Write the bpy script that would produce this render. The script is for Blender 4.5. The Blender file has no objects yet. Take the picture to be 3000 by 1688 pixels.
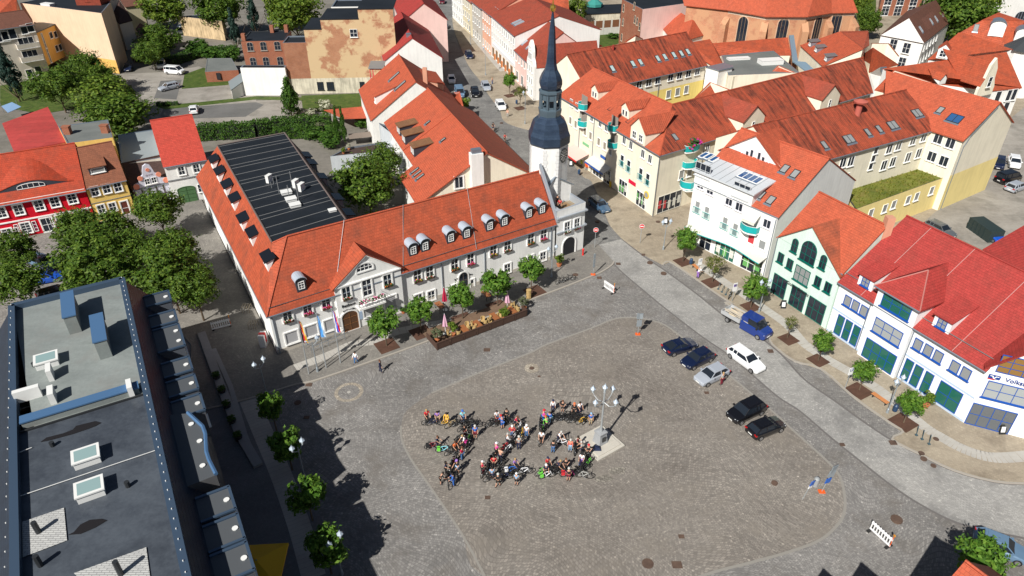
import bpy, bmesh, math, random
from mathutils import Vector, Matrix
R = math.radians
random.seed(7)
S = bpy.context.scene
COL = S.collection
# ------------------------------------------------------------------ camera, sky, sun, exposure
CAM_H = 52.0; PITCH = R(33.44); FPX = 2080.0          # height above the square, tilt, focal length in photo pixels
cd = bpy.data.cameras.new('camera'); cam = bpy.data.objects.new('camera', cd); COL.objects.link(cam)
cam.location = (0, 0, CAM_H); cam.rotation_euler = (R(90) - PITCH, 0, 0)
cd.sensor_width = 36.0; cd.lens = FPX / 3000 * 36.0; cd.clip_start = 1; cd.clip_end = 3000
S.camera = cam
SUN_EL, SUN_AZ = R(42), R(33)                          # shadows run to the upper right
w_ = bpy.data.worlds.new('World'); S.world = w_; w_.use_nodes = True
nt = w_.node_tree; bg = nt.nodes['Background']; sk = nt.nodes.new('ShaderNodeTexSky')
sk.sky_type = 'NISHITA'; sk.sun_disc = False; sk.sun_elevation = SUN_EL; sk.sun_rotation = R(180) + SUN_AZ
nt.links.new(sk.outputs[0], bg.inputs[0]); bg.inputs[1].default_value = 0.034
sl = bpy.data.lights.new('sun', 'SUN'); sl.energy = 4.8; sl.angle = R(0.5); sl.color = (1, .97, .91)
so = bpy.data.objects.new('sun', sl); COL.objects.link(so)
so.rotation_euler = Vector((math.sin(SUN_AZ) * math.cos(SUN_EL), math.cos(SUN_AZ) * math.cos(SUN_EL), -math.sin(SUN_EL))).to_track_quat('-Z', 'Y').to_euler()
so.location = (-60, -90, 120)
S.view_settings.view_transform = 'Standard'; S.view_settings.look = 'None'; S.view_settings.exposure = 0.37; S.view_settings.gamma = 1
# ------------------------------------------------------------------ surveying the photo: tile (origin, scale) + pixel + height -> point
TL = dict(A=(0,0,2.573),B=(700,0,2.573),C=(1400,0,2.573),D=(2100,0,2.573),E=(0,500,2.573),F=(700,500,2.573),G=(1400,500,2.573),
 H=(2100,500,2.573),I=(0,1000,2.1056),J=(800,1000,2.573),K=(1500,1000,2.1067),L=(2200,1000,2.106),a=(1640,80,4.025),b=(2080,0,4.829),
 c=(2520,0,4.529),d=(1640,300,3.45),e=(2000,360,4.025),f=(0,0,4.2615),g=(0,440,4.155),h=(0,800,3.15),i=(0,1240,3.234),j=(540,900,1.839),
 k=(760,400,3.4125),l=(960,860,4.282),m=(1210,1160,5.174),n=(1380,1170,5.575),o=(1560,1160,5.365),p=(1920,960,4.2625),q=(1240,840,7.156),
 r=(1180,0,3.813),s=(2560,900,3.623),u=(2300,780,4.261),v=(1960,640,4.025),w=(1520,440,4.264),x=(780,880,6.036),y=(1690,1080,4.829),
 z=(2750,300,4.024),X=(0,0,1.0))
CS, SN = math.cos(PITCH), math.sin(PITCH)
EYE = Vector((0, 0, CAM_H))
def ray(T, x, y):
    o = TL[T]; X = (o[0] + x/o[2] - 1500)/FPX; Y = -(o[1] + y/o[2] - 844)/FPX
    return Vector((X, CS + Y*SN, -SN + Y*CS))
def at(T, x, y, z=0.0):
    d = ray(T, x, y); return EYE + d*((z - CAM_H)/d.z)
def pp(T, x, y, P, N):
    d = ray(T, x, y); return EYE + d*((P - EYE).dot(N)/d.dot(N))
def vp(T, x, y, A, B):
    d = B - A; return pp(T, x, y, Vector((A.x, A.y, 0)), Vector((-d.y, d.x, 0)))
def plane(P, Q, Rr): return P, (Q-P).cross(Rr-P).normalized()
V = Vector
def V2(v): return Vector((v[0], v[1], 0))
# ------------------------------------------------------------------ materials
MATS = {}
def nodes(name):
    m = bpy.data.materials.new(name); m.use_nodes = True; t = m.node_tree
    return m, t, t.nodes['Principled BSDF']
def N(t, k, **kw):
    n = t.nodes.new(k)
    for a, v in kw.items():
        if a[0] == '_': n.inputs[int(a[1:])].default_value = v
        else: setattr(n, a, v)
    return n
def ramp(t, src, stops):
    r = t.nodes.new('ShaderNodeValToRGB'); e = r.color_ramp.elements
    while len(e) < len(stops): e.new(.5)
    for q, (p, c) in zip(e, stops): q.position = p; q.color = (*c, 1) if len(c) == 3 else c
    t.links.new(src, r.inputs[0]); return r.outputs[0]
def mix(t, fac, a, b, mode='MIX'):
    n = t.nodes.new('ShaderNodeMix'); n.data_type = 'RGBA'; n.blend_type = mode
    for s_, v in ((n.inputs[0], fac), (n.inputs[6], a), (n.inputs[7], b)):
        if hasattr(v, 'is_linked'): t.links.new(v, s_)
        else: s_.default_value = v if not isinstance(v, tuple) else ((*v, 1) if len(v) == 3 else v)
    return n.outputs[2]
def math_(t, op, a, b=0.0):
    n = t.nodes.new('ShaderNodeMath'); n.operation = op
    for s_, v in ((n.inputs[0], a), (n.inputs[1], b)):
        if hasattr(v, 'is_linked'): t.links.new(v, s_)
        else: s_.default_value = v
    return n.outputs[0]
def noise(t, vec, scale, detail=4, rough=.6):
    n = N(t, 'ShaderNodeTexNoise'); n.inputs['Scale'].default_value = scale; n.inputs['Detail'].default_value = detail; n.inputs['Roughness'].default_value = rough
    if vec is not None: t.links.new(vec, n.inputs['Vector'])
    return n.outputs[0]
def mapping(t, vec, scale=(1,1,1), rot=(0,0,0)):
    n = N(t, 'ShaderNodeMapping'); n.inputs['Scale'].default_value = scale; n.inputs['Rotation'].default_value = rot; t.links.new(vec, n.inputs[0]); return n.outputs[0]
def geo(t): return N(t, 'ShaderNodeNewGeometry').outputs['Position']
def uvs(t): return N(t, 'ShaderNodeUVMap').outputs[0]
def bump(t, b, h, s=.3, d=.1):
    n = N(t, 'ShaderNodeBump'); n.inputs['Strength'].default_value = s; n.inputs['Distance'].default_value = d
    t.links.new(h, n.inputs['Height']); t.links.new(n.outputs[0], b.inputs['Normal'])
def sc(c, k): return tuple(min(1, v*k) for v in c)
def plain(name, c, rough=.6, metal=0.0, spec=.5):
    if name in MATS: return MATS[name]
    m, t, b = nodes(name); b.inputs['Base Color'].default_value = (*c, 1); b.inputs['Roughness'].default_value = rough; b.inputs['Metallic'].default_value = metal
    b.inputs['Specular IOR Level'].default_value = spec
    MATS[name] = m; return m
def plaster(name, c, var=.075, rough=.9):
    if name in MATS: return MATS[name]
    m, t, b = nodes(name); g = geo(t)
    n1 = noise(t, g, .35, 5); n2 = noise(t, mapping(t, g, (2.2, 2.2, .25)), 1.0, 4)
    f = math_(t, 'MULTIPLY', n1, n2)
    col = ramp(t, f, [(.12, sc(c, 1-var*1.6)), (.3, c), (.5, sc(c, 1+var*.5))])
    t.links.new(col, b.inputs['Base Color']); b.inputs['Roughness'].default_value = rough; b.inputs['Specular IOR Level'].default_value = .2
    bump(t, b, noise(t, g, 9, 3), .15, .03); MATS[name] = m; return m
def tiles(name, c, dirt=(.1,.05,.035), amt=.3, row=.34, col=.3, dir_='rows', streak=0.0, rough=.75):
    """clay tile roof in uv metres: rows along the eave, or pantile channels down the slope"""
    if name in MATS: return MATS[name]
    m, t, b = nodes(name); u = uvs(t)
    br = N(t, 'ShaderNodeTexBrick'); t.links.new(u, br.inputs[0]); br.inputs['Scale'].default_value = 1
    br.inputs['Brick Width'].default_value = col; br.inputs['Row Height'].default_value = row; br.inputs['Mortar Size'].default_value = .012
    br.inputs['Color1'].default_value = (*sc(c, .88), 1); br.inputs['Color2'].default_value = (*sc(c, 1.12), 1); br.inputs['Mortar'].default_value = (*sc(c, .55), 1)
    n1 = noise(t, u, .45, 6, .65); n2 = noise(t, mapping(t, u, (1.6, .16, 1)), 1.0, 5, .6); n3 = noise(t, u, .13, 3)
    d = ramp(t, n1, [(.45, (0,0,0)), (.72, (1,1,1))]); s2 = ramp(t, n2, [(.43, (0,0,0)), (.6, (1,1,1))]); l3 = ramp(t, n3, [(.38, (0,0,0)), (.52, (1,1,1))])
    f = math_(t, 'MULTIPLY', d, amt)
    cc = mix(t, f, br.outputs[0], dirt)
    if streak: cc = mix(t, math_(t, 'MULTIPLY', math_(t, 'MULTIPLY', s2, l3), streak), cc, (.045,.018,.014))
    cc = mix(t, math_(t, 'MULTIPLY', ramp(t, noise(t, u, 1.3, 5), [(.4, (0,0,0)), (.8, (1,1,1))]), .35), cc, sc(c, 1.35))
    t.links.new(cc, b.inputs['Base Color']); b.inputs['Roughness'].default_value = rough; b.inputs['Specular IOR Level'].default_value = .25
    w = N(t, 'ShaderNodeTexWave'); w.wave_type = 'BANDS'; w.bands_direction = 'Y' if dir_ == 'rows' else 'X'; w.wave_profile = 'SAW' if dir_ == 'rows' else 'SIN'
    w.inputs['Scale'].default_value = .314/row if dir_ == 'rows' else .314/col*1.0; w.inputs['Distortion'].default_value = .25; t.links.new(u, w.inputs[0])
    bump(t, b, w.outputs['Fac'] if 'Fac' in w.outputs else w.outputs[1], .9, .05)
    MATS[name] = m; return m
def bricks(name, c, c2, mortar=(.35,.28,.22), amt=.4, patch=None):
    if name in MATS: return MATS[name]
    m, t, b = nodes(name); u = uvs(t)
    br = N(t, 'ShaderNodeTexBrick'); t.links.new(u, br.inputs[0]); br.inputs['Scale'].default_value = 1
    br.inputs['Brick Width'].default_value = .5; br.inputs['Row Height'].default_value = .16; br.inputs['Mortar Size'].default_value = .02
    br.inputs['Color1'].default_value = (*c, 1); br.inputs['Color2'].default_value = (*c2, 1); br.inputs['Mortar'].default_value = (*mortar, 1)
    g = geo(t); n1 = ramp(t, noise(t, g, .5, 6, .7), [(.42, (0,0,0)), (.62, (1,1,1))])
    cc = mix(t, math_(t, 'MULTIPLY', n1, amt), br.outputs[0], sc(c, .55))
    if patch:
        n2 = ramp(t, noise(t, g, .22, 6, .62), [(.44, (0,0,0)), (.5, (1,1,1))]); cc = mix(t, n2, cc, patch)
    t.links.new(cc, b.inputs['Base Color']); b.inputs['Roughness'].default_value = .9
    bump(t, b, br.outputs[1], .2, .02); MATS[name] = m; return m
def ground(name, c, c2, scale=.4, cob=0.0, dirt=None, cs=7.0, bumps=.35, rough=.85):
    """paving: large worn patches, fine grain, optional setts"""
    if name in MATS: return MATS[name]
    m, t, b = nodes(name); g = geo(t)
    n1 = noise(t, g, scale*.35, 5, .6); n2 = noise(t, g, scale*6, 5, .7); n0 = noise(t, mapping(t, g, (.35, 1.1, 1), (0,0,R(35))), scale*1.2, 5, .65)
    f = math_(t, 'ADD', math_(t, 'MULTIPLY', n1, .5), math_(t, 'ADD', math_(t, 'MULTIPLY', n2, .3), math_(t, 'MULTIPLY', n0, .35)))
    col = ramp(t, f, [(.42, c), (.58, tuple((a+b_)/2 for a, b_ in zip(c, c2))), (.74, c2)])
    if cob:
        ns = N(t, 'ShaderNodeTexNoise'); ns.inputs['Scale'].default_value = .09; ns.inputs['Detail'].default_value = 1; t.links.new(g, ns.inputs[0])
        sv = N(t, 'ShaderNodeVectorMath', operation='SCALE'); sv.inputs[3].default_value = 9; t.links.new(ns.outputs[1], sv.inputs[0])
        di = N(t, 'ShaderNodeVectorMath', operation='ADD'); t.links.new(mapping(t, g, (1,1,1), (0,0,R(28))), di.inputs[0]); t.links.new(sv.outputs[0], di.inputs[1])
        vo = N(t, 'ShaderNodeTexBrick'); t.links.new(di.outputs[0], vo.inputs[0]); vo.inputs['Scale'].default_value = 1; vo.inputs['Brick Width'].default_value = 1.6/cs; vo.inputs['Row Height'].default_value = 1.35/cs; vo.inputs['Mortar Size'].default_value = .17/cs; vo.inputs['Mortar Smooth'].default_value = .5
        vo.inputs['Color1'].default_value = (.62,.61,.6,1); vo.inputs['Color2'].default_value = (1.5,1.47,1.42,1); vo.inputs['Mortar'].default_value = (.5,.49,.47,1)
        wn = N(t, 'ShaderNodeTexWhiteNoise'); sn_ = N(t, 'ShaderNodeVectorMath', operation='SNAP'); sn_.inputs[1].default_value = (.16,.16,1); t.links.new(g, sn_.inputs[0]); t.links.new(sn_.outputs[0], wn.inputs[0])
        st = ramp(t, wn.outputs[0], [(0, (.8,.8,.8)), (.9, (1.05,1.05,1.05)), (.975, (1.2,1.2,1.2)), (1, (2.0,2.0,1.95))])
        k = mix(t, 1.0, vo.outputs[0], st, 'MULTIPLY'); col = mix(t, cob, col, mix(t, 1.0, col, k, 'MULTIPLY'))
        bump(t, b, vo.outputs[1], -bumps*.7, .04)
    else: bump(t, b, n2, bumps*.5, .04)
    if dirt:
        dn = ramp(t, noise(t, g, scale*.8, 6, .62), [(.5, (0,0,0)), (.68, (1,1,1))]); col = mix(t, math_(t, 'MULTIPLY', dn, .6), col, dirt)
    t.links.new(col, b.inputs['Base Color']); b.inputs['Roughness'].default_value = rough; b.inputs['Specular IOR Level'].default_value = .3
    MATS[name] = m; return m
def leafmat(name, c, c2, c3):
    if name in MATS: return MATS[name]
    m, t, b = nodes(name); g = N(t, 'ShaderNodeNewGeometry'); oi = N(t, 'ShaderNodeObjectInfo')
    k = math_(t, 'ADD', math_(t, 'MULTIPLY', g.outputs['Random Per Island'], .7), math_(t, 'MULTIPLY', noise(t, g.outputs['Position'], .9, 3), .5))
    col = ramp(t, k, [(.15, c), (.6, c2), (.98, c3)])
    t.links.new(col, b.inputs['Base Color']); b.inputs['Roughness'].default_value = .6; b.inputs['Specular IOR Level'].default_value = .25
    tr = N(t, 'ShaderNodeBsdfTranslucent'); t.links.new(col, tr.inputs[0]); mx = N(t, 'ShaderNodeMixShader'); mx.inputs[0].default_value = .3
    out = t.nodes['Material Output']; t.links.new(b.outputs[0], mx.inputs[1]); t.links.new(tr.outputs[0], mx.inputs[2]); t.links.new(mx.outputs[0], out.inputs[0])
    MATS[name] = m; return m
GLASS = plain('window_glass', (.018,.024,.036), .06); GLASS2 = plain('curtained_glass', (.26,.27,.27), .15); GLASSG = plain('green_glass', (.02,.12,.09), .08); GLASSB = plain('blue_glass', (.03,.09,.22), .08)
WHITE = plain('white_paint', (.82,.82,.8), .45); ZINC = plain('zinc_sheet', (.28,.33,.39), .4, .6); GREY = plain('grey_metal', (.3,.31,.32), .45, .5)
DARKM = plain('dark_metal', (.035,.038,.042), .45, .3); BLACKRUB = plain('black_rubber', (.015,.015,.015), .8); BROWNW = plain('brown_wood', (.11,.05,.03), .7)
RED = plain('red_paint', (.6,.02,.02), .45); YEL = plain('yellow_paint', (.75,.5,.02), .5); TURQ = plain('turquoise_metal', (.01,.36,.36), .4)
# ------------------------------------------------------------------ mesh builder
class MB:
    def __init__(s): s.v = []; s.f = []; s.m = []
    def face(s, pts, m=0):
        k = len(s.v); s.v += [tuple(p) for p in pts]; s.f.append(tuple(range(k, k+len(pts)))); s.m.append(m)
    def add(s, v, f, m=0, M=None):
        k = len(s.v); s.v += [tuple(M @ V(p)) if M else tuple(p) for p in v]; s.f += [tuple(i+k for i in q) for q in f]; s.m += [m]*len(f)
    def box(s, x0, x1, y0, y1, z0, z1, m=0, M=None):
        v = [(x,y,z) for z in (z0,z1) for (x,y) in ((x0,y0),(x1,y0),(x1,y1),(x0,y1))]
        s.add(v, [(3,2,1,0),(4,5,6,7),(0,1,5,4),(1,2,6,5),(2,3,7,6),(3,0,4,7)], m, M)
    def cyl(s, p0, p1, r0, r1=None, n=8, m=0, caps=True):
        p0, p1 = V(p0), V(p1); r1 = r0 if r1 is None else r1; d = (p1-p0).normalized(); a = d.orthogonal().normalized(); b = d.cross(a); k = len(s.v)
        for p, r in ((p0,r0),(p1,r1)):
            for i in range(n): q = 2*math.pi*i/n; s.v.append(tuple(p + (a*math.cos(q)+b*math.sin(q))*r))
        for i in range(n): s.f.append((k+i, k+(i+1)%n, k+n+(i+1)%n, k+n+i)); s.m.append(m)
        if caps: s.f += [tuple(k+n-1-i for i in range(n)), tuple(k+n+i for i in range(n))]; s.m += [m, m]
    def tube(s, pts, r, n=6, m=0):
        for a, b in zip(pts, pts[1:]): s.cyl(a, b, r, r, n, m)
    def lathe(s, prof, n=8, m=0, c=(0,0,0), a0=0.0):
        k = len(s.v)
        for r, z in prof:
            for i in range(n): q = 2*math.pi*i/n + a0; s.v.append((c[0]+r*math.cos(q), c[1]+r*math.sin(q), c[2]+z))
        for j in range(len(prof)-1):
            for i in range(n): s.f.append((k+j*n+i, k+j*n+(i+1)%n, k+(j+1)*n+(i+1)%n, k+(j+1)*n+i)); s.m.append(m)
        s.f += [tuple(k+n-1-i for i in range(n)), tuple(k+(len(prof)-1)*n+i for i in range(n))]; s.m += [m, m]
    def prism(s, pts, z0, z1, m=0, mt=None):
        k = len(pts); 
        if sum(pts[i][0]*pts[(i+1)%k][1]-pts[(i+1)%k][0]*pts[i][1] for i in range(k)) < 0: pts = pts[::-1]
        s.add([(p[0],p[1],z0) for p in pts]+[(p[0],p[1],z1) for p in pts], [tuple(range(k-1,-1,-1))]+[(i,(i+1)%k,k+(i+1)%k,k+i) for i in range(k)], m)
        s.face([(p[0],p[1],z1) for p in pts], m if mt is None else mt)
    def slab(s, pts, t=.16, m=0):
        pts = [V(p) for p in pts]; n = sum(((pts[i]-pts[0]).cross(pts[i+1]-pts[0]) for i in range(1, len(pts)-1)), V((0,0,0)))
        if n.z < 0: pts = pts[::-1]
        k = len(pts); lo = [p - V((0,0,t)) for p in pts]
        s.add(pts+lo, [tuple(range(k)), tuple(range(2*k-1,k-1,-1))]+[((i+1)%k, i, k+i, k+(i+1)%k) for i in range(k)], m)
    def build(s, name, mats, parent=None, smooth=False, origin=None):
        me = bpy.data.meshes.new(name); o_ = V((0,0,0))
        if parent is not None: o_ = V(parent['o']) if 'o' in parent else V((0,0,0))
        if origin is not None: o_ = V(origin)
        me.from_pydata([tuple(V(p)-o_) for p in s.v], [], s.f)
        mats = mats if isinstance(mats, (list, tuple)) else [mats]
        for m in mats: me.materials.append(m)
        me.polygons.foreach_set('material_index', s.m)
        if smooth: me.polygons.foreach_set('use_smooth', [True]*len(me.polygons))
        uv = me.uv_layers.new(name='UVMap').data
        for p in me.polygons:
            n = p.normal
            if abs(n.z) > .995: a, b = V((1,0,0)), V((0,1,0))
            else: a = V((-n.y, n.x, 0)).normalized(); b = n.cross(a)
            for li in p.loop_indices:
                q = me.vertices[me.loops[li].vertex_index].co; uv[li].uv = (q.dot(a), q.dot(b))
        return link(name, me, parent)
def link(name, me, parent=None, loc=None, rz=None):
    o = bpy.data.objects.new(name, me); COL.objects.link(o)
    if parent is not None: o.parent = parent
    if loc is not None: o.location = loc
    if rz is not None: o.rotation_euler = (0,0,rz)
    return o
def tag(o, label, cat, group=None, kind=None):
    o['label'] = label
    if cat: o['category'] = cat
    if group: o['group'] = group
    if kind: o['kind'] = kind
    return o
def thing(name, label, cat, loc=(0,0,0), group=None, rz=0.0):
    o = bpy.data.objects.new(name, None); COL.objects.link(o); o.location = loc; o.rotation_euler = (0,0,rz); o.empty_display_size = .5
    tag(o, label, cat, group); o['o'] = tuple(loc) if rz == 0 else (0,0,0); return o
def struct(o, label): o['kind'] = 'structure'; o['label'] = label; o['category'] = 'ground'; return o
def copy_tree(o, parent=None):
    c = o.copy(); COL.objects.link(c)
    if parent is not None: c.parent = parent
    for ch in list(o.children): copy_tree(ch, c)
    return c
def text(parent, name, s_, size, P, u, mat, up=V((0,0,1)), depth=.03, align='CENTER'):
    cu = bpy.data.curves.new(name, 'FONT'); cu.body = s_; cu.size = size; cu.align_x = align; cu.align_y = 'CENTER'; cu.extrude = depth/2
    ob = bpy.data.objects.new('tmp', cu); COL.objects.link(ob); me = bpy.data.meshes.new_from_object(ob); bpy.data.objects.remove(ob)
    me.materials.clear(); me.materials.append(mat)
    u = u.normalized(); n = u.cross(up).normalized(); M = Matrix((u, up, n)).transposed().to_4x4(); o_ = V(parent['o']) if parent is not None and 'o' in parent else V((0,0,0))
    M.translation = V(P) - o_; me.transform(M)
    return link(name, me, parent)
# ------------------------------------------------------------------ windows
WC = {}
def win_mesh(w, h, nx, ny, fm, gm, arch, sill, sur, merged, box, deep=.09):
    key = (round(w,2), round(h,2), nx, ny, fm.name, gm.name, arch, sill, sur.name if sur else None, merged, box)
    if key in WC: return WC[key]
    f = MB(); g = MB(); W_, H_ = w/2, h/2; e = .07
    def outline(k, grow=0.0):
        a, b = W_+grow, H_+grow
        if not arch: return [(-a,-b),(a,-b),(a,b),(-a,b)]
        hh = min(a, 2*b*.6) if arch == 1 else arch*b; p = [(-a,-b),(a,-b)]
        return p + [(a*math.cos(q*math.pi/10), b-hh+hh*math.sin(q*math.pi/10)) for q in range(11)]
    def ring(o, i, y0, y1, m):
        k = len(o)
        for j in range(k):
            a, b, c, d = o[j], o[(j+1)%k], i[(j+1)%k], i[j]
            f.face([(a[0],y1,a[1]),(b[0],y1,b[1]),(c[0],y1,c[1]),(d[0],y1,d[1])], m)
            f.face([(a[0],y0,a[1]),(b[0],y0,b[1]),(b[0],y1,b[1]),(a[0],y1,a[1])], m); f.face([(d[0],y0,d[1]),(d[0],y1,d[1]),(c[0],y1,c[1]),(c[0],y0,c[1])], m)
    ring(outline(0), outline(0, -e), .0, deep, 0)
    if sur: ring(outline(0, .15), outline(0, .0), .0, deep+.03, 2)
    for q in range(1, nx): x = -W_+w*q/nx; f.box(x-.03, x+.03, .0, deep-.02, -H_+e, H_-e-(.35*W_ if arch and False else 0), 0)
    for q in range(1, ny): z = -H_+h*q/ny; f.box(-W_+e, W_-e, .0, deep-.025, z-.025, z+.025, 0)
    if sill: f.box(-W_-.12, W_+.12, .0, .2, -H_-.09, -H_, 2 if sur else 0)
    if box:
        rng = random.Random(int(w*100)+box)
        f.box(-W_-.05, W_+.05, .06, .3, -H_-.1, -H_+.12, 3)
        for q in range(24): x = rng.uniform(-W_, W_); z = -H_+rng.uniform(.08,.34); y = rng.uniform(.08,.36); r_ = .055; f.box(x-r_, x+r_, y-r_, y+r_, z-r_, z+r_, 4+rng.choice((0,1,1,2)))
    (f if merged else g).face([(x, .025, z) for x, z in outline(0, -.02)], 1 if merged else 0)
    mats = [fm, gm, sur or fm, BROWNW, *FLOW[box % 4]]
    def mk(mb, n, ms):
        me = bpy.data.meshes.new(n); me.from_pydata(mb.v, [], mb.f)
        for q in ms: me.materials.append(q)
        me.polygons.foreach_set('material_index', mb.m); me.update(); bm = bmesh.new(); bm.from_mesh(me); bmesh.ops.recalc_face_normals(bm, faces=bm.faces)
        bm.to_mesh(me); bm.free(); return me
    r = (mk(f, 'window', mats), None if merged else mk(g, 'pane', [gm])); WC[key] = r; return r
LEAFG = plain('flower_leaves', (.03,.1,.02), .7)
FLOW = [[plain('red_flowers', (.5,.03,.05), .6), LEAFG, plain('pink_flowers', (.7,.12,.3), .6)], [plain('magenta_flowers', (.5,.03,.28), .6), LEAFG, plain('yellow_flowers', (.7,.5,.05), .6)],
        [plain('red_flowers', (.6,.02,.04)), LEAFG, plain('white_flowers', (.8,.75,.7), .6)], [plain('orange_flowers', (.6,.14,.04), .6), LEAFG, LEAFG]]
def win(root, P, u, w, h, nx=2, ny=1, fm=WHITE, gm=GLASS, arch=0, sill=True, sur=None, merged=False, box=0, name='window', label=None):
    """P: centre on the wall plane, u: direction along the wall, outward = towards the camera side"""
    u = V2(u).normalized(); n = V((u.y, -u.x, 0))
    me, pm = win_mesh(w, h, nx, ny, fm, gm, arch, sill, sur, merged, box)
    o_ = V(root['o']) if 'o' in root else V((0,0,0))
    rz = math.atan2(-u.y, -u.x)
    o = link(name, me, root, V(P)-o_, rz)
    if label: o['label'] = label
    if pm: link('pane', pm, o)
    return o
def facing(A, B):
    """direction along the wall such that its outward side (right hand of u) faces the camera"""
    u = V2(B - A).normalized(); n = V((u.y, -u.x, 0))
    return u if n.dot(-V2(A)) > 0 else -u
def W(root, A, B, pts, w, h, **k):
    u = facing(A, B)
    for p in pts: win(root, vp(p[0], p[1], p[2], A, B), u, w, h, **k)
def grid(root, A, B, us, zs, w, h, **k):
    """windows at distances us along A->B and heights zs"""
    u = facing(A, B); d = V2(B-A).normalized()
    for z in zs:
        for q in us: win(root, V2(A)+d*q+V((0,0,z)), u, w, h, **k)
def sky(root, pl, pts, w=.8, h=1.2, fm=DARKM, gm=GLASS2, nx=1, name='skylight'):
    P, Nn = pl; Nn = Nn if Nn.z > 0 else -Nn
    a = V((-Nn.y, Nn.x, 0)).normalized(); b = Nn.cross(a)
    if b.z < 0: b = -b; a = -a
    for p in pts:
        c = pp(p[0], p[1], p[2], P, Nn); f = MB(); e = .09
        def bx(x0, x1, y0, y1, z1, m): f.add([tuple(c+a*x+b*y+Nn*z) for z in (-.05, z1) for x, y in ((x0,y0),(x1,y0),(x1,y1),(x0,y1))], [(3,2,1,0),(4,5,6,7),(0,1,5,4),(1,2,6,5),(2,3,7,6),(3,0,4,7)], m)
        bx(-w/2, w/2, -h/2, -h/2+e, .13, 0); bx(-w/2, w/2, h/2-e, h/2, .13, 0); bx(-w/2, -w/2+e, -h/2+e, h/2-e, .13, 0); bx(w/2-e, w/2, -h/2+e, h/2-e, .13, 0)
        for q in range(1, nx): bx(-w/2+w*q/nx-e/2, -w/2+w*q/nx+e/2, -h/2+e, h/2-e, .125, 0)
        bx(-w/2-.1, w/2+.1, -h/2-.3, -h/2-.002, .05, 2)
        o = f.build(name, [fm, gm, ZINC], root)
        g = MB(); g.face([c+a*x+b*y+Nn*.09 for x, y in ((-w/2+e,-h/2+e),(w/2-e,-h/2+e),(w/2-e,h/2-e),(-w/2+e,h/2-e))]); q = g.build('pane', gm, o, origin=root['o'])
# ------------------------------------------------------------------ house bodies
def gutter(root, A, B, r=.09): 
    m = MB(); m.cyl(A, B, r, r, 6); m.build('gutter', ZINC, root)
def house(name, label, cat, A, B, depth, he, hr, wm, rm, flip=1, over=.35, hip=(0,0), z0=0.0, rf=.5, heb=None, group=None, root=None, side=.12, base=None, n=None, gut=True):
    A, B = V2(A), V2(B); u = (B-A).normalized(); L = (B-A).length; heb = he if heb is None else heb
    nn = V((-u.y, u.x, 0)); nn = nn if nn.dot(A+B) > 0 else -nn
    nn = nn*flip
    if n is not None: nn = n
    if root is None: root = thing(name, label, cat, tuple((A+B)/2+nn*depth/2), group)
    Z = lambda p, z: V((p.x, p.y, z)); D, C_ = A+nn*depth, B+nn*depth
    ra, rb = Z(A+nn*depth*rf+u*hip[0], hr), Z(B+nn*depth*rf-u*hip[1], hr)
    w = MB(); t_ = .12
    w.face([Z(A,z0),Z(B,z0),Z(B,he-t_),Z(A,he-t_)]); w.face([Z(C_,z0),Z(D,z0),Z(D,heb-t_),Z(C_,heb-t_)])
    for (p, q, r_, hp) in ((D,A,ra,hip[0]),(B,C_,rb,hip[1])):
        zp = heb-t_ if p in (D,) else he-t_; zq = he-t_ if q in (A,) else heb-t_
        w.face([Z(p,z0),Z(q,z0),Z(q,zq)]+([] if hp else [Z((p+q)/2 if rf == .5 else V2(r_),hr-t_)])+[Z(p,zp)])
    w.build('wall', wm, root)
    sf = (hr-he)/(depth*rf); sb = (hr-heb)/(depth*(1-rf)); m = MB(); ea = u*(-side if not hip[0] else 0); eb = u*(side if not hip[1] else 0)
    def low(p, s, sgn): q = p + nn*sgn*over; return V((q.x, q.y, p.z - s*over))
    fa, fb = low(Z(A,he), sf, -1), low(Z(B,he), sf, -1); da, db = low(Z(D,heb), sb, 1), low(Z(C_,heb), sb, 1)
    if hip[0]: sh = (hr-he)/hip[0]; fa += -u*over; da += -u*over
    else: fa += ea; da += ea
    if hip[1]: fb += u*over; db += u*over
    else: fb += eb; db += eb
    r0, r1 = ra+ea, rb+eb
    m.slab([fa, fb, r1, r0]); m.slab([db, da, r0, r1])
    if hip[0]: m.slab([da, fa, r0])
    if hip[1]: m.slab([fb, db, r1])
    m.build('roof', rm, root)
    m = MB(); m.cyl(r0, r1, .13, .13, 6)
    if hip[0]: m.cyl(r0, fa, .12, .12, 6); m.cyl(r0, da, .12, .12, 6)
    if hip[1]: m.cyl(r1, fb, .12, .12, 6); m.cyl(r1, db, .12, .12, 6)
    m.build('ridge', rm, root)
    if gut: gutter(root, fa-V((0,0,.1)), fb-V((0,0,.1)))
    if base: bm_ = MB(); [bm_.face([Z(p-o2*.03,z0),Z(q-o2*.03,z0),Z(q-o2*.03,base[0]),Z(p-o2*.03,base[0])]) for p, q, o2 in ((A,B,nn),)]; bm_.build('plinth', base[1], root)
    pf = plane(fa, fb, r0); pb = plane(da, db, r0)
    return dict(root=root, A=A, B=B, C=C_, D=D, u=u, n=nn, pf=pf, pb=pb, sf=sf, sb=sb, fa=fa, fb=fb, da=da, db=db, r0=r0, r1=r1, he=he, hr=hr)
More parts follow.
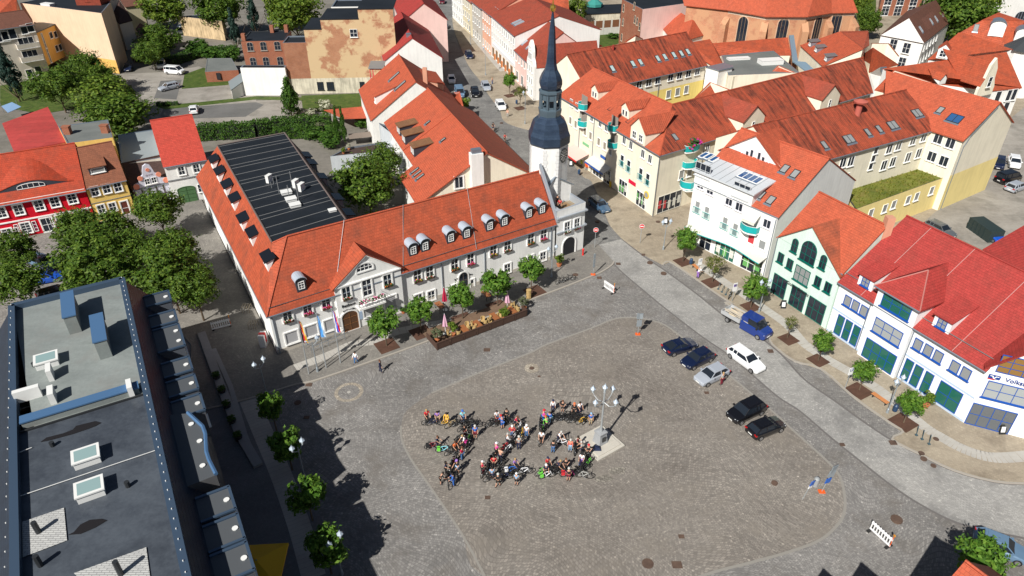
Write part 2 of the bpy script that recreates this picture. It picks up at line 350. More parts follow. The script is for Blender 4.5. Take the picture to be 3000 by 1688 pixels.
def flatbox(name, label, pts, h, wm, rm, cat='building', z0=0.0, par=.25, root=None, pm=None, group=None):
    """flat roofed block: walls, parapet rim, roof sheet"""
    pts = [V2(p) for p in pts]; k = len(pts)
    if sum(pts[i].x*pts[(i+1)%k].y-pts[(i+1)%k].x*pts[i].y for i in range(k)) < 0: pts = pts[::-1]
    c = sum(pts, V((0,0,0)))/k
    if root is None: root = thing(name, label, cat, tuple(c), group)
    w = MB()
    inn = [p + (c-p).normalized()*.35 for p in pts]
    for i in range(k):
        a, b, ia, ib = pts[i], pts[(i+1)%k], inn[i], inn[(i+1)%k]; Zt = h+par
        w.face([(a.x,a.y,z0),(b.x,b.y,z0),(b.x,b.y,Zt),(a.x,a.y,Zt)])
    w.build('wall', wm, root); q = MB()
    for i in range(k):
        a, b, ia, ib = pts[i], pts[(i+1)%k], inn[i], inn[(i+1)%k]; Zt = h+par
        q.face([(a.x,a.y,Zt),(b.x,b.y,Zt),(ib.x,ib.y,Zt),(ia.x,ia.y,Zt)]); q.face([(ia.x,ia.y,Zt),(ib.x,ib.y,Zt),(ib.x,ib.y,h),(ia.x,ia.y,h)])
    q.build('parapet', pm or ZINC, root)
    q = MB(); q.face([(p.x,p.y,h) for p in inn]); q.build('roof', rm, root); return root
def dormer(root, P, out, w, h, st, kind, wallm, roofm, winargs=None, rh=None, shed=.2, over=.15, front=None):
    """P: foot of the dormer front on the roof plane; out: horizontal direction it looks; st: tan of the roof slope"""
    out = V2(out).normalized(); r = V((-out.y, out.x, 0)); up = V((0,0,1)); q = lambda x, y, z: P + r*x - out*y + up*z
    b = MB(); hw = w/2; d = h/st
    if kind == 'shed': d = h/(st-shed); tb = h+shed*d
    else: tb = h
    b.face([q(-hw,0,-.1),q(hw,0,-.1),q(hw,0,h),q(-hw,0,h)]); 
    for s_ in (-1,1): b.face([q(s_*hw,0,-.1),q(s_*hw,0,h),q(s_*hw,d,tb)])
    t = MB(); o = over
    if kind == 'shed': t.slab([q(-hw-o,-.25,h-.05+.12),q(hw+o,-.25,h-.05+.12),q(hw+o,d+.1,tb+.12),q(-hw-o,d+.1,tb+.12)], .12)
    elif kind == 'gable':
        rh = rh or hw*.9; dr = (h+rh)/st; b.face([q(-hw,0,h),q(hw,0,h),q(0,0,h+rh)]); k = rh/hw
        for s_ in (-1,1): t.slab([q(s_*(hw+o),-.2,h-k*o+.1),q(0,-.2,h+rh+.1),q(0,dr,h+rh+.1),q(s_*(hw+o),max(d-k*o/st,.1),h-k*o+.1)], .1)
    else:
        rh = rh or hw*.85; n_ = 8; pr = [(-(hw+o)*math.cos(math.pi*i/n_), rh*math.sin(math.pi*i/n_)) for i in range(n_+1)]
        b.face([q(x/(hw+o)*hw,0,h+z) for x, z in pr])
        for (x0,z0_),(x1,z1_) in zip(pr, pr[1:]): t.slab([q(x0,-.22,h+z0_+.06),q(x1,-.22,h+z1_+.06),q(x1,(h+z1_)/st,h+z1_+.06),q(x0,(h+z0_)/st,h+z0_+.06)], .08)
    o1 = b.build('dormer', wallm, root)
    t.build('roof', roofm, o1, origin=root['o'])
    if winargs:
        ww, wh = winargs.pop('size'); wz = winargs.pop('z', h/2); rep = winargs.pop('xs', (0,)); frame = dict(winargs)
        for x in rep: win_on(o1, root, q(x, -.0, wz), out, ww, wh, **frame)
        winargs['size'] = (ww, wh); winargs['xs'] = rep; winargs['z'] = wz
    return o1
def win_on(par, root, P, out, w, h, **k):
    u = V((-out.y, out.x, 0)); 
    me, _ = win_mesh(w, h, k.get('nx',2), k.get('ny',1), k.get('fm',WHITE), k.get('gm',GLASS), k.get('arch',0), k.get('sill',True), k.get('sur',None), True, 0)
    o = link('window', me, par, P - V(root['o']), math.atan2(-u.y, -u.x) + 0); return o
def sheet(name, pts, z, mat, label=None, kind='structure', th=None):
    m = MB()
    if th: m.prism([(p.x, p.y) for p in pts], z-th, z)
    else:
        a = sum(pts[i].x*pts[(i+1)%len(pts)].y-pts[(i+1)%len(pts)].x*pts[i].y for i in range(len(pts)))
        pts = pts if a > 0 else pts[::-1]; m.face([(p.x, p.y, z) for p in pts])
    o = m.build(name, mat)
    if kind == 'structure': o['kind'] = 'structure'; o['label'] = label or name.replace('_', ' '); 
    return o
def strip(mb, pts, w, z, h, m=0):
    """ribbon of width w and height h along a polyline"""
    pts = [V2(p) for p in pts]; L, Rr = [], []
    for i, p in enumerate(pts):
        d = (pts[min(i+1, len(pts)-1)] - pts[max(i-1, 0)]).normalized(); n = V((-d.y, d.x, 0)); L.append(p+n*w/2); Rr.append(p-n*w/2)
    for i in range(len(pts)-1):
        a, b, c, d = L[i], L[i+1], Rr[i+1], Rr[i]
        mb.add([(q.x,q.y,zz) for zz in (z, z+h) for q in (d, c, b, a)], [(4,5,6,7),(0,1,5,4),(1,2,6,5),(2,3,7,6),(3,0,4,7)], m)
def smooth(pts, n=6):
    out = []
    for i in range(len(pts)-1):
        p0, p1, p2, p3 = pts[max(i-1,0)], pts[i], pts[i+1], pts[min(i+2,len(pts)-1)]
        for k in range(n):
            t = k/n; out.append(.5*((2*p1)+(p2-p0)*t+(2*p0-5*p1+4*p2-p3)*t*t+(3*p1-p0-3*p2+p3)*t*t*t))
    return out+[pts[-1]]
def up(p, z): return V((p.x, p.y, z))
# ================================================================== THE SETTING: ground, square, road, pavements
COB = ground('square_setts', (.165,.158,.152), (.275,.265,.255), .35, .55, dirt=(.13,.115,.1), cs=6.5)
COBB = ground('field_setts', (.172,.153,.136), (.28,.257,.23), .3, .55, dirt=(.215,.19,.16), cs=6.5)
COBR = ground('strip_setts', (.18,.165,.145), (.32,.3,.26), .5, .9, cs=3.6)
ROADM = ground('road_setts', (.24,.235,.228), (.38,.37,.35), .35, .35, dirt=(.14,.135,.13), cs=7.0)
PAVE = ground('pavement_tan', (.26,.215,.16), (.4,.345,.265), .45, .2, dirt=(.16,.13,.095), cs=6)
PAVG = ground('pavement_grey', (.15,.14,.13), (.25,.235,.21), .5, .3, cs=6)
ASPH = ground('street_setts', (.12,.118,.115), (.25,.245,.235), .5, .3, dirt=(.1,.1,.1), cs=4)
DUST = ground('dusty_ground', (.13,.12,.105), (.24,.22,.19), .25, 0, dirt=(.1,.1,.07))
GRAV = ground('courtyard_gravel', (.21,.19,.165), (.36,.335,.3), .35, 0, dirt=(.15,.14,.12))
LAWN = ground('lawn', (.022,.05,.006), (.085,.13,.02), 1.6, 0, dirt=(.13,.13,.04), bumps=1.2)
SLAB = ground('concrete_slabs', (.34,.32,.29), (.47,.45,.41), .6, 0, bumps=.1)
KERB = plain('kerb_stone', (.33,.3,.26), .85); PIT = ground('pit_mulch', (.06,.03,.02), (.12,.06,.04), 2)
gm_ = MB(); gm_.face([(-900,-200,-.06),(900,-200,-.06),(900,1500,-.06),(-900,1500,-.06)]); struct(gm_.build('ground', DUST), 'grey dusty ground of the town, reaching the horizon')
P_ = lambda s_, *q: [at(s_, x, y) for x, y in q]
KN = P_('X',(560,1210),(720,1172),(866,1128),(917,1118)) + P_('J',(640,190),(1170,0)) + P_('G',(375,985),(640,885),(890,785),(960,750),(1010,715),(1025,690))
sheet('town_square', KN + P_('G',(905,560),(1085,515),(1400,640)) + P_('X',(2250,840),(2700,1130),(3400,1480),(3400,2600),(-200,2600),(300,1500)), .0, COB, 'wide cobbled market square')
RL = P_('G',(905,560),(1060,740),(1250,905),(1420,1045),(1680,1245),(1930,1420)) + P_('L',(150,330),(300,430),(500,600),(700,760),(860,885),(1050,1010),(1300,1130),(1685,1215))
RR = P_('G',(1085,515),(1250,645),(1420,760),(1650,930),(1930,1150)) + P_('H',(120,1075),(270,1210),(480,1380)) + P_('L',(330,235),(520,370),(700,500),(865,608),(1040,700),(1250,800),(1500,868),(1685,882))
sheet('road', smooth(RL) + P_('X',(3500,1640),(3500,1420)) + smooth(RR)[::-1], .004, ROADM, 'pale sett-paved road curving along the east side of the square')
SR = P_('r',(600,-80),(560,150),(560,280),(600,420),(660,560),(710,690),(770,790),(860,900),(950,1050),(1080,1230),(1170,1380)) + P_('C',(560,1040),(690,1200),(790,1330)) + P_('G',(860,90),(960,330),(1000,420),(1085,515))
sheet('street', smooth(SR) + P_('G',(905,560),(780,620),(560,300)) + P_('C',(300,1449),(100,1100)) + P_('r',(560,1100),(430,700),(330,350),(300,0),(280,-80)), .003, ASPH, 'narrow street running north beside the tower')
KE = P_('G',(1085,515),(1240,632),(1395,712),(1445,690),(1600,790),(1800,930),(1930,1015)) + P_('H',(60,995),(250,1130),(385,1245)) + P_('L',(130,20),(270,125),(430,172),(640,352),(850,500),(938,562),(870,606),(1040,698),(1250,798),(1500,866),(1685,880))
sheet('east_pavement', smooth(SR)[:-1] + KE + P_('X',(3500,1410),(3500,500),(2600,-100),(1440,-100)), .09, PAVE, 'tan paved footway along the shops', th=.13)
sheet('town_hall_pavement', KN + P_('G',(905,560),(800,560),(780,640)) + [V((10.3,89.1,0)), V((-27.3,64.7,0)), V((-34,76,0)), V((-52,107,0)), V((-66,116,0))] + P_('X',(300,720),(560,1010)), .1, PAVG, 'grey paved footway around the town hall', th=.14)
sheet('west_square', P_('E',(-400,620),(0,580),(560,420),(1000,330),(1560,240),(1700,600),(1500,1449),(600,1449),(-400,1300)), -.01, ground('west_setts', (.17,.16,.15), (.3,.28,.26), .4, .5, cs=5), 'small paved square shaded by trees')
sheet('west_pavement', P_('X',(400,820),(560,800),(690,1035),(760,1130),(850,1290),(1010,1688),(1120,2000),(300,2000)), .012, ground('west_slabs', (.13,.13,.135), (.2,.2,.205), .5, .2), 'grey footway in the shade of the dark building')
def ribbon(name, pts, w, z, h, mat, label): m = MB(); strip(m, pts, w, z, h); o = m.build(name, mat); o['kind'] = 'structure'; o['label'] = label; return o
ribbon('kerb', smooth(KN), .22, .0, .125, KERB, 'pale kerb stones edging the town hall footway')
ribbon('kerb', smooth(KE[2:], 3), .2, .0, .115, KERB, 'pale kerb stones edging the east footway')
ribbon('road_edge', smooth(RL), .22, .0, .012, plain('gutter_stone', (.13,.12,.115), .9), 'dark gutter stones on the square side of the road')
ribbon('road_edge', smooth(RR), .25, .0, .012, plain('gutter_stone', (.13,.12,.115), .9), 'dark gutter stones on the footway side of the road')
FB = P_('J',(1195,390),(1560,235),(1930,90)) + P_('G',(520,1310),(850,1190),(1000,1128),(1100,1108),(1230,1115),(1380,1150),(1480,1212),(1560,1275)) + P_('p',(500,260),(1000,660)) + P_('L',(130,430),(250,540),(460,730),(540,820),(575,930),(575,1060),(510,1160),(400,1240),(200,1310),(0,1365)) + P_('K',(1170,1449),(700,1640)) + P_('X',(1420,1688)) + P_('J',(1420,1449),(1180,1090),(1040,890),(970,740),(965,640),(1010,520),(1195,390))
sheet('parking_field', smooth(FB, 4)[:-1], .004, COBB, 'browner cobbled field inside the pale border line')
ribbon('field_border', smooth(P_('J',(1195,390),(1560,235),(1930,90)) + P_('G',(520,1310),(850,1190),(1000,1128),(1100,1108),(1230,1115),(1380,1150),(1480,1212),(1560,1275)) + P_('p',(500,260),(1000,660)) + P_('L',(130,430),(250,540),(460,730),(540,820),(575,930),(575,1060),(510,1160),(400,1240),(200,1310),(0,1365)) + P_('K',(1170,1449),(700,1640)), 5), .24, .0, .014, plain('border_stone', (.25,.235,.21), .9), 'pale stone line bordering the parking field')
ribbon('field_border', smooth(P_('J',(965,640),(970,740),(1040,890),(1180,1090),(1420,1449)) + P_('X',(1420,1688)), 5), .2, .0, .014, plain('border_stone', (.25,.235,.21), .9), 'pale stone line on the west side of the field')
# ring of pale stones, centre stone, worn repair patches
def disc(mb, c, r0, r1, z, n=40):
    for i in range(n):
        a, b = 2*math.pi*i/n, 2*math.pi*(i+1)/n
        pts = [(c.x+r*math.cos(q), c.y+r*math.sin(q), z) for r, q in (((r0,a),(r1,a),(r1,b),(r0,b)) if r0 else ((r1,a),(r1,b),(0,a)))]
        if not r0: pts = [(c.x, c.y, z)] + pts[:2]
        mb.face(pts)
RINGM = ground('ring_setts', (.27,.235,.19), (.4,.36,.3), .8, .6, cs=6)
rc = at('x',0,0)*0 + at('X',1022,1149); m = MB(); disc(m, rc, 1.15, 1.56, .006)
tag(m.build('stone_ring', RINGM), 'ring of pale setts laid in the cobbles west of the field', 'paving'); m = MB(); disc(m, rc, 0, .2, .012, 16); tag(m.build('centre_stone', SLAB), 'round white stone at the centre of the sett ring', 'paving')
c_ = at('K',122,166); m = MB(); disc(m, c_, .3, .85, .008); o = m.build('stone_collar', RINGM); tag(o, 'pale worn stone collar around a drain in the field', 'paving')
for x, y, l in ((560,850,'pale worn repair patch beside the lamp plinth'),(660,800,'second pale worn patch in the setts south of the lamp')):
    c_ = at('K',x,y); m = MB(); rr = random.Random(x); m.face([(c_.x+1.0*math.cos(q*.6)*rr.uniform(.6,1.3), c_.y+.5*math.sin(q*.6)*rr.uniform(.6,1.2), .009) for q in range(10)]); o = m.build('worn_patch', COBR); o['kind'] = 'structure'; o['label'] = l
# grass and courtyards north-west
def area(name, T, q, z, mat, label): return sheet(name, P_(T, *q), z, mat, label)
area('courtyard', 'A', ((880,560),(1240,540),(1500,500),(1930,640),(1930,760),(2600,720),(2700,900),(1930,960),(1440,950),(1150,900),(1000,700)), -.03, GRAV, 'pale gravel courtyard with parking bays')
area('asphalt_bay', 'A', ((1160,740),(1210,610),(1370,600),(1330,750)), -.024, ground('bay', (.1,.1,.095), (.17,.165,.16), .4), 'dark asphalt parking bay')
area('asphalt_bay', 'A', ((1210,870),(1230,820),(1930,770),(1990,790),(1850,880),(1240,900)), -.024, ground('bay', (.1,.1,.095), (.17,.165,.16), .4), 'row of grey parking bays behind the hedge')
area('lawn', 'A', ((1370,670),(1390,560),(1530,510),(1760,560),(1720,640)), -.02, LAWN, 'rough green lawn by the small brick shed')
area('lawn', 'A', ((1160,800),(1500,770),(1930,725),(2330,735),(2310,760),(1930,750),(1250,825)), -.018, LAWN, 'narrow grass strip between the parking rows')
area('lawn', 'B', ((470,720),(990,700),(960,840),(640,850),(480,820)), -.02, LAWN, 'bright lawn below the brick fire wall')
area('lawn', 'A', ((880,650),(990,640),(1010,700),(960,760),(300,860),(0,800),(0,620),(300,560)), -.02, LAWN, 'grass beneath the garden trees')
area('lawn', 'C', ((740,380),(810,270),(1060,250),(1070,330),(900,380)), .11, LAWN, 'grass plot beside the brick mill')
area('lawn', 'D', ((1060,0),(1200,0),(1200,60),(1060,120)), .11, LAWN, 'grass beside the church')
area('yard', 'C', ((660,330),(850,270),(960,360),(740,390)), .1, GRAV, 'pale yard behind the street houses')
area('car_park', 'D', ((1900,1449),(1960,1100),(2330,800),(2330,1449)), .1, GRAV, 'pale car park east of the cream gable')
area('car_park', 'H', ((1560,390),(1900,100),(2330,0),(2330,460),(2000,600)), .104, GRAV, 'pale yard behind the red roofs')
# slab bands
def band(name, pts, w, label, z=.096, gap=.9):
    pts = smooth([V2(p) for p in pts], 5); m = MB(); acc = 0; cur = [pts[0]]
    for a, b in zip(pts, pts[1:]):
        L = (b-a).length; k = max(1, round(L/gap)); n = V((-(b-a).y, (b-a).x, 0)).normalized()*w/2
        for i in range(k):
            p, q = a+(b-a)*((i+.02)/k), a+(b-a)*((i+.98)/k); m.face([(p.x-n.x,p.y-n.y,z),(q.x-n.x,q.y-n.y,z),(q.x+n.x,q.y+n.y,z),(p.x+n.x,p.y+n.y,z)])
    o = m.build(name, SLAB); o['kind'] = 'structure'; o['label'] = label
band('slab_band', P_('v',(330,540),(600,720),(900,920),(1150,1090),(1400,1270)) + P_('L',(330,20),(480,120),(640,210),(800,310),(960,440),(1080,540),(1180,600),(1300,665),(1450,715),(1600,720),(1900,690)), 1.35, 'pale concrete slab band along the east footway')
band('slab_band', P_('x',(515,1205),(900,1060),(1200,940)) + P_('l',(330,640),(640,600),(900,480)) + P_('q',(1150,640)), 1.3, 'pale slab band in front of the town hall', z=.106)
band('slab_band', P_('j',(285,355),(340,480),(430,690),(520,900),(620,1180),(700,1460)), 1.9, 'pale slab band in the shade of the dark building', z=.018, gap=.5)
band('slab_band', P_('r',(800,430),(960,620),(1120,800)), 1.6, 'pale slab band beside the long white house')
# tree pits
def pit(T, x, y, s_=2.2, rz=33, label=None, z=None):
    c = at(T, x, y); m = MB(); M = Matrix.Rotation(R(rz), 4, 'Z'); z = z or .101
    m.face([tuple(M @ V((a*s_/2, b*s_/2, 0)) + V((c.x, c.y, z))) for a, b in ((-1,-1),(1,-1),(1,1),(-1,1))]); o = m.build('tree_pit', PIT); o['kind'] = 'structure'; o['label'] = label or 'square pit of brown mulch around a street tree'
for a in (('G',1545,692,2.1,-62),('G',1760,850,2.1,-62),('v',960,1050,2.0,-62),('u',40,920,1.9,-62),('u',410,1185,1.9,-60),('L',665,310,2.2,-60),('L',938,505,2.2,-60),('C',240,725,2.2,-60),('C',318,820,2.2,-60)): pit(*a)
for a in (('F',1115,1325,2.4,33),('F',1375,1225,2.4,33),('q',840,700,2.4,33),('q',1560,430,2.4,33),('G',430,915,2.4,33)): pit(*a, z=.112)
# manhole covers and drains in view
IRON = ground('rusty_iron', (.07,.045,.035), (.14,.09,.065), 3)
def manhole(T, x, y, r=.38, label='', sq=False, z=.02):
    c = at(T, x, y); m = MB()
    if sq: m.box(c.x-r, c.x+r, c.y-r*.8, c.y+r*.8, -.01, z, 0)
    else: m.cyl((c.x,c.y,-.01),(c.x,c.y,z), r, r, 16); m.cyl((c.x,c.y,z),(c.x,c.y,z+.006), r*.8, r*.8, 16)
    tag(m.build('manhole_cover' if not sq else 'drain_cover', IRON), label, 'manhole cover' if not sq else 'drain cover', 'covers and drains in the paving')
for a in (('K',838,1372,.5,'large round rusty cover near the lower edge of the square'),('K',1018,1380,.42,'square drain cover next to the large round cover',1),('L',898,1102,.5,'round rusty cover above the white barrier'),
 ('L',145,877,.3,'dark round cover left of the leaning road signs'),('K',1045,1205,.25,'small rusty square drain in the middle of the lower square',1),('J',1612,65,.38,'square drain cover right of the timber terrace',1),
 ('J',1617,1178,.25,'small square drain below the group of cyclists',1),('J',185,463,.38,'round rusty cover in the tree shadow west of the ring'),('J',252,575,.3,'square drain in the tree shadow below the round cover',1),('J',270,328,.35,'dark drain on the kerb left of the stone ring',1),
 ('K',122,166,.28,'round cover inside the pale stone collar'),('K',167,217,.16,'small square valve below the stone collar',1),('G',1297,697,.4,'round rusty cover in the road near the first street tree'),('G',1400,778,.4,'second round rusty cover further down the road'),
 ('G',1058,705,.3,'square drain at the road edge by the traffic sign',1),('G',1248,637,.25,'square drain at the far road edge',1),('G',915,810,.3,'square drain on the kerb behind the white barrier',1),('G',1358,390,.38,'round pale cover on the footway at the corner shop'),('p',640,815,.25,'small square drain below the silver car',1),
 ('p',1440,300,.3,'rectangular drain beside the delivery truck',1),('L',120,62,.3,'drain at the kerb beside the driveway',1),('L',875,628,.33,'rectangular drain at the end of the sett strip',1),('L',1050,695,.3,'round cover at the bend of the kerb'),('L',1065,728,.3,'second round cover at the bend of the kerb'),('L',1125,770,.25,'small dark cover on the road at the bend'),('L',1140,607,.28,'round cover beside the bicycle stands'),('L',563,640,.22,'small dark valve in the road',1),('G',900,388,.35,'round cover in the shade beside the gate'),('C',178,930,.35,'round cover in the street near the cyclists'),('L',893,250,.25,'round cover by the bank wall'),('G',735,790,.4,'round pale cover behind the parked bicycles')):
    manhole(a[0], a[1], a[2], a[3], a[4], len(a) > 5, .025 if a[0] not in ('G','L','C') else .115)
# ================================================================== TOWN HALL with gate annex, hall wing and tower
TILE = tiles('orange_tiles', (.4,.08,.036), amt=.6, row=.36, col=.3)
TILE2 = tiles('clean_orange_tiles', (.43,.09,.044), amt=.3, row=.3, col=.28)
PANT = tiles('weathered_pantiles', (.38,.075,.036), amt=.6, row=.4, col=.34, dir_='cols', streak=.85)
PANTC = tiles('pantiles', (.43,.088,.042), amt=.35, row=.4, col=.34, dir_='cols', streak=.25)
RROOF = tiles('red_smooth_tiles', (.34,.042,.036), amt=.3, row=.3, col=.3)
DTILE = tiles('dark_red_tiles', (.3,.06,.035), amt=.5, row=.3, col=.28)
BTILE = tiles('brown_tiles', (.15,.065,.045), amt=.5, row=.3, col=.3)
BIT = ground('bitumen_roof', (.006,.009,.013), (.016,.02,.027), .5, 0, bumps=.2, rough=.7)
WALLW = plaster('white_render', (.8,.79,.76)); WALLC = plaster('cream_render', (.8,.74,.6)); WALLG = plaster('grey_white_render', (.85,.845,.82))
PLINTH = plaster('stone_plinth', (.5,.46,.4))
SUR = plaster('white_surround', (.86,.85,.83))
FL, FR, FE = V((-27.24,64.73,0)), V((10.25,89.05,0)), V((5.95,86.25,0))
tu = (FR-FL).normalized(); tn = V((-tu.y, tu.x, 0)); to = -tn
th = thing('town_hall', 'long white town hall under orange tiles with zinc dormers and pedimented entrance', 'town hall', tuple((FL+FR)/2+tn*5))
EV, RZ, FZ = 6.0, 11.87, 11.15
Lf = V((-48.66,101.46,0)); lu = (Lf-FL).normalized(); lin = V((-lu.y, lu.x, 0)); lin = lin if lin.dot(tu) > 0 else -lin
rl = at('F',360,495,RZ); rr = V((3.67,89.77,RZ)); fa = at('A',1640,1100,FZ); fb = at('F',250,545,FZ); fc = at('F',805,372,FZ); fd = at('B',345,1005,FZ)

wl = MB(); bk = tn*8.6
re_ = fd + lin*3.2; re2 = fc + lin*3.2
for a, b in ((FL,FE),(FE,FE+bk),(FE+bk,up(re2,0)),(up(re2,0),up(re_,0)),(up(re_,0),Lf),(Lf,FL)): wl.face([up(a,0),up(b,0),up(b,EV-.1),up(a,EV-.1)])
wl.face([up(Lf,EV-.1), up(re_,EV-.1), fd-V((0,0,.2)), fa-V((0,0,.2))]); wl.face([up(FE,EV-.1), up(FE+bk,EV-.1), rr-V((0,0,.1))])
wl.build('wall', WALLG, th)
rf = MB(); ov = .35; sfr = (RZ-EV)/4.3
eL = FL + to*ov - lin*ov; eR = FE + to*ov; eF = Lf - lin*ov + lu*.2
eL, eR, eF = up(eL, EV-.35), up(eR, EV-.35), up(eF, EV-.35)
rf.slab([eL, eR, rr, rl], .18); rf.slab([eF, eL, fb, fa], .18); rf.slab([eL, rl, fb], .18)
rf.slab([up(fc,FZ), rl, fb], .1); rf.slab([rl, rr, up(rr+tn*4.6, EV), up(V2(fc)+tn*4.0+tu*1.0, EV+2)], .15)
rf.build('roof', TILE, th)
tpf = plane(eL, eR, rr); tpl = plane(eF, eL, fb)
ro = MB(); ro.slab([up(fd,FZ), up(fc,FZ), up(re2,EV), up(re_,EV)], .15); ro.build('shaded_roof_slope', tiles('shade_dark_tiles', (.05,.055,.06), amt=.2), th)  # slope away from the sun: its shade is put into the tile colour
fl = MB(); fl.face([up(p, FZ+.05) for p in (fa, fb, fc, fd)]); fl.build('flat_roof', BIT, th)
sm = MB()
for q in range(17):
    f_ = (q+.3+.25*math.sin(q*2.1))/17.3; a = fa.lerp(fb, f_); b = fd.lerp(fc, f_); sm.cyl(up(a,FZ+.06), up(b,FZ+.06), .045, .045, 4)
sm.build('roof_seams', plain('seam_grey', (.22,.22,.22), .6), th)
rm_ = MB()
for a, b in ((fa,fb),(fd,fc),(fa,fd)): rm_.cyl(up(a,FZ+.08), up(b,FZ+.08), .12, .12, 6)
rm_.build('roof_edge', plain('edge_brown', (.13,.1,.09), .6), th)
rg = MB(); rg.cyl(rl, rr, .14, .14, 6); rg.cyl(rl, eL, .13, .13, 6); rg.cyl(rl, fb, .1, .1, 6); rg.build('ridge', TILE2, th)
gutter(th, eL-V((0,0,.1)), eR-V((0,0,.1))); gutter(th, eF-V((0,0,.1)), eL-V((0,0,.1)))
sn = MB()
for k_ in (.55, .8): sn.cyl(eL.lerp(rl,.09)+V((0,0,.2+.0*k_)), eR.lerp(rr,.09)+V((0,0,.2)), .035, .035, 5)
sn.build('snow_guard', GREY, th)
pl_ = MB()
for a, b in ((FL, FE),): pl_.face([up(a+to*.05,0), up(b+to*.05,0), up(b+to*.05,.6), up(a+to*.05,.6)]); pl_.face([up(a+to*.05,.6), up(b+to*.05,.6), up(b,.62), up(a,.62)])
pl_.build('plinth', PLINTH, th)
pb_ = MB()
for T, x, y in (('F',1207,760),('F',1522,670),('F',1848,570),('G',555,380)):
    p = vp(T, x, y, FL, FR); p = V((p.x, p.y, 0)) + to*.09; pb_.cyl(up(p,.1), up(p,EV-.3), .055, .055, 6)
p = FL + to*.08; pb_.cyl(up(p+tu*.25,.1), up(p+tu*.25,EV-.3), .055, .055, 6)
pb_.build('downpipe', ZINC, th)
# pedimented centre bay
pa, pb2 = vp('F',702,835,FL,FR), vp('F',1205,690,FL,FR); ax = vp('F',945,612,FL,FR); hx = 6.75
prj = to*.35; bay = MB(); A_, B_ = V2(pa)+prj, V2(pb2)+prj; ap = V2(ax)+prj; ap = (A_+B_)/2; AZ = 9.9
bay.face([up(A_,0),up(B_,0),up(B_,hx),up(ap,AZ),up(A_,hx)]); 
for s_ in (A_, B_): bay.face([up(s_,0),up(s_-prj,0),up(s_-prj,hx),up(s_,hx)])
bay.build('entrance_bay', WALLG, th)
k = (AZ-hx)/((B_-A_).length/2); rp = MB()
for s_, d_ in ((A_,-tu),(B_,tu)):
    e0 = up(s_+d_*.4+to*.25, hx-k*.4+.1); a0 = up(ap+to*.25, AZ+.1)
    Pn = tpf; hit = lambda p: p + tn*((Pn[0]-p).dot(Pn[1])/tn.dot(Pn[1])+.1)
    rp.slab([e0, a0, hit(a0), hit(e0)], .14)
rp.build('pediment_roof', TILE, th)
cn = MB()
for s_ in (A_, B_):
    a0, b0 = up(s_+to*.12, hx-.05), up(ap+to*.12, AZ-.05); cn.cyl(a0, b0, .14, .14, 4)
cn.cyl(up(A_+to*.08,hx-.15), up(B_+to*.08,hx-.15), .12, .12, 4); cn.build('cornice', SUR, th)
for x, y in ((365,1090),(515,1035),(655,990)): win(th, vp('F',x,y,FL,FR), facing(FL,FR), 1.05, 1.65, 2, 2, sur=SUR, box=1+(x%4))
for x, y, b in ((810,920,2),(1120,825,3)): win(th, vp('F',x,y,A_,B_), facing(FL,FR), 1.05, 1.65, 2, 2, sur=SUR, box=b)
for i, (T, x, y) in enumerate((('F',1345,790),('F',1437,762),('F',1625,705),('F',1745,665),('G',115,598),('G',222,563),('G',398,512),('G',495,478))): win(th, vp(T,x,y,FL,FR), facing(FL,FR), 1.05, 1.65, 2, 2, sur=SUR, box=1+i%4)
BLIND = plain('grey_blind', (.42,.42,.43), .5)
for T, x, y in (('F',400,1255),('F',547,1205),('F',690,1160)): win(th, vp(T,x,y,FL,FR), facing(FL,FR), 1.5, 1.6, 1, 1, gm=BLIND, fm=SUR, sur=SUR)
for T, x, y in (('F',985,1050),('F',1140,992)): win(th, vp(T,x,y,A_,B_), facing(FL,FR), 1.6, 1.75, 1, 1, gm=BLIND, fm=SUR, sur=SUR)
for T, x, y in (('F',1355,965),('F',1450,940),('G',222,735),('G',490,645),('G',395,672)): win(th, vp(T,x,y,FL,FR), facing(FL,FR), 1.0, 1.4, 2, 2, sur=SUR)
win(th, vp('F',965,880,A_,B_), facing(FL,FR), 1.15, 2.3, 2, 3, sur=SUR, sill=False, name='balcony_door')
win(th, vp('F',945,728,A_,B_)+V((0,0,.05)), facing(FL,FR), 2.0, .95, 4, 2, arch=1.0, sur=SUR, sill=False)
OAK = plain('oak_door', (.2,.085,.03), .55)
d_ = vp('F',840,1140,A_,B_); win(th, V((d_.x,d_.y,1.55)), facing(FL,FR), 2.0, 2.8, 2, 3, fm=OAK, gm=plain('oak_panel', (.1,.045,.02), .5), arch=.55, sur=SUR, sill=False, name='entrance_door')
d_ = vp('F',1692,845,FL,FR); win(th, V((d_.x,d_.y,1.55)), facing(FL,FR), 1.35, 2.5, 2, 2, fm=plain('arch_door',(.12,.1,.09),.5), arch=.6, sur=SUR, sill=False, name='cellar_door')
for x, y in ((1625,890),(1758,850)): win(th, vp('F',x,y,FL,FR), facing(FL,FR), .55, 1.3, 1, 1, fm=SUR, sur=SUR, sill=False)
u_ = tu
def sign_line(root, s_, T, x, y, A, B, size, mat, dz=0.0, depth=.05, off=.06, name='lettering'):
    P = vp(T,x,y,A,B); u = V2(B-A).normalized(); n = V((u.y,-u.x,0)); 
    if n.dot(-V2(A)) < 0: u = -u; n = -n
    return text(root, name, s_, size, P + n*off + V((0,0,dz)), u, mat, depth=depth)
INK = plain('black_letters', (.012,.012,.014), .5)
sign_line(th, 'Rathaus', 'F', 827, 1020, A_, B_, .55, INK, .18); sign_line(th, 'cabaein', 'F', 827, 1048, A_, B_, .5, INK, .0)
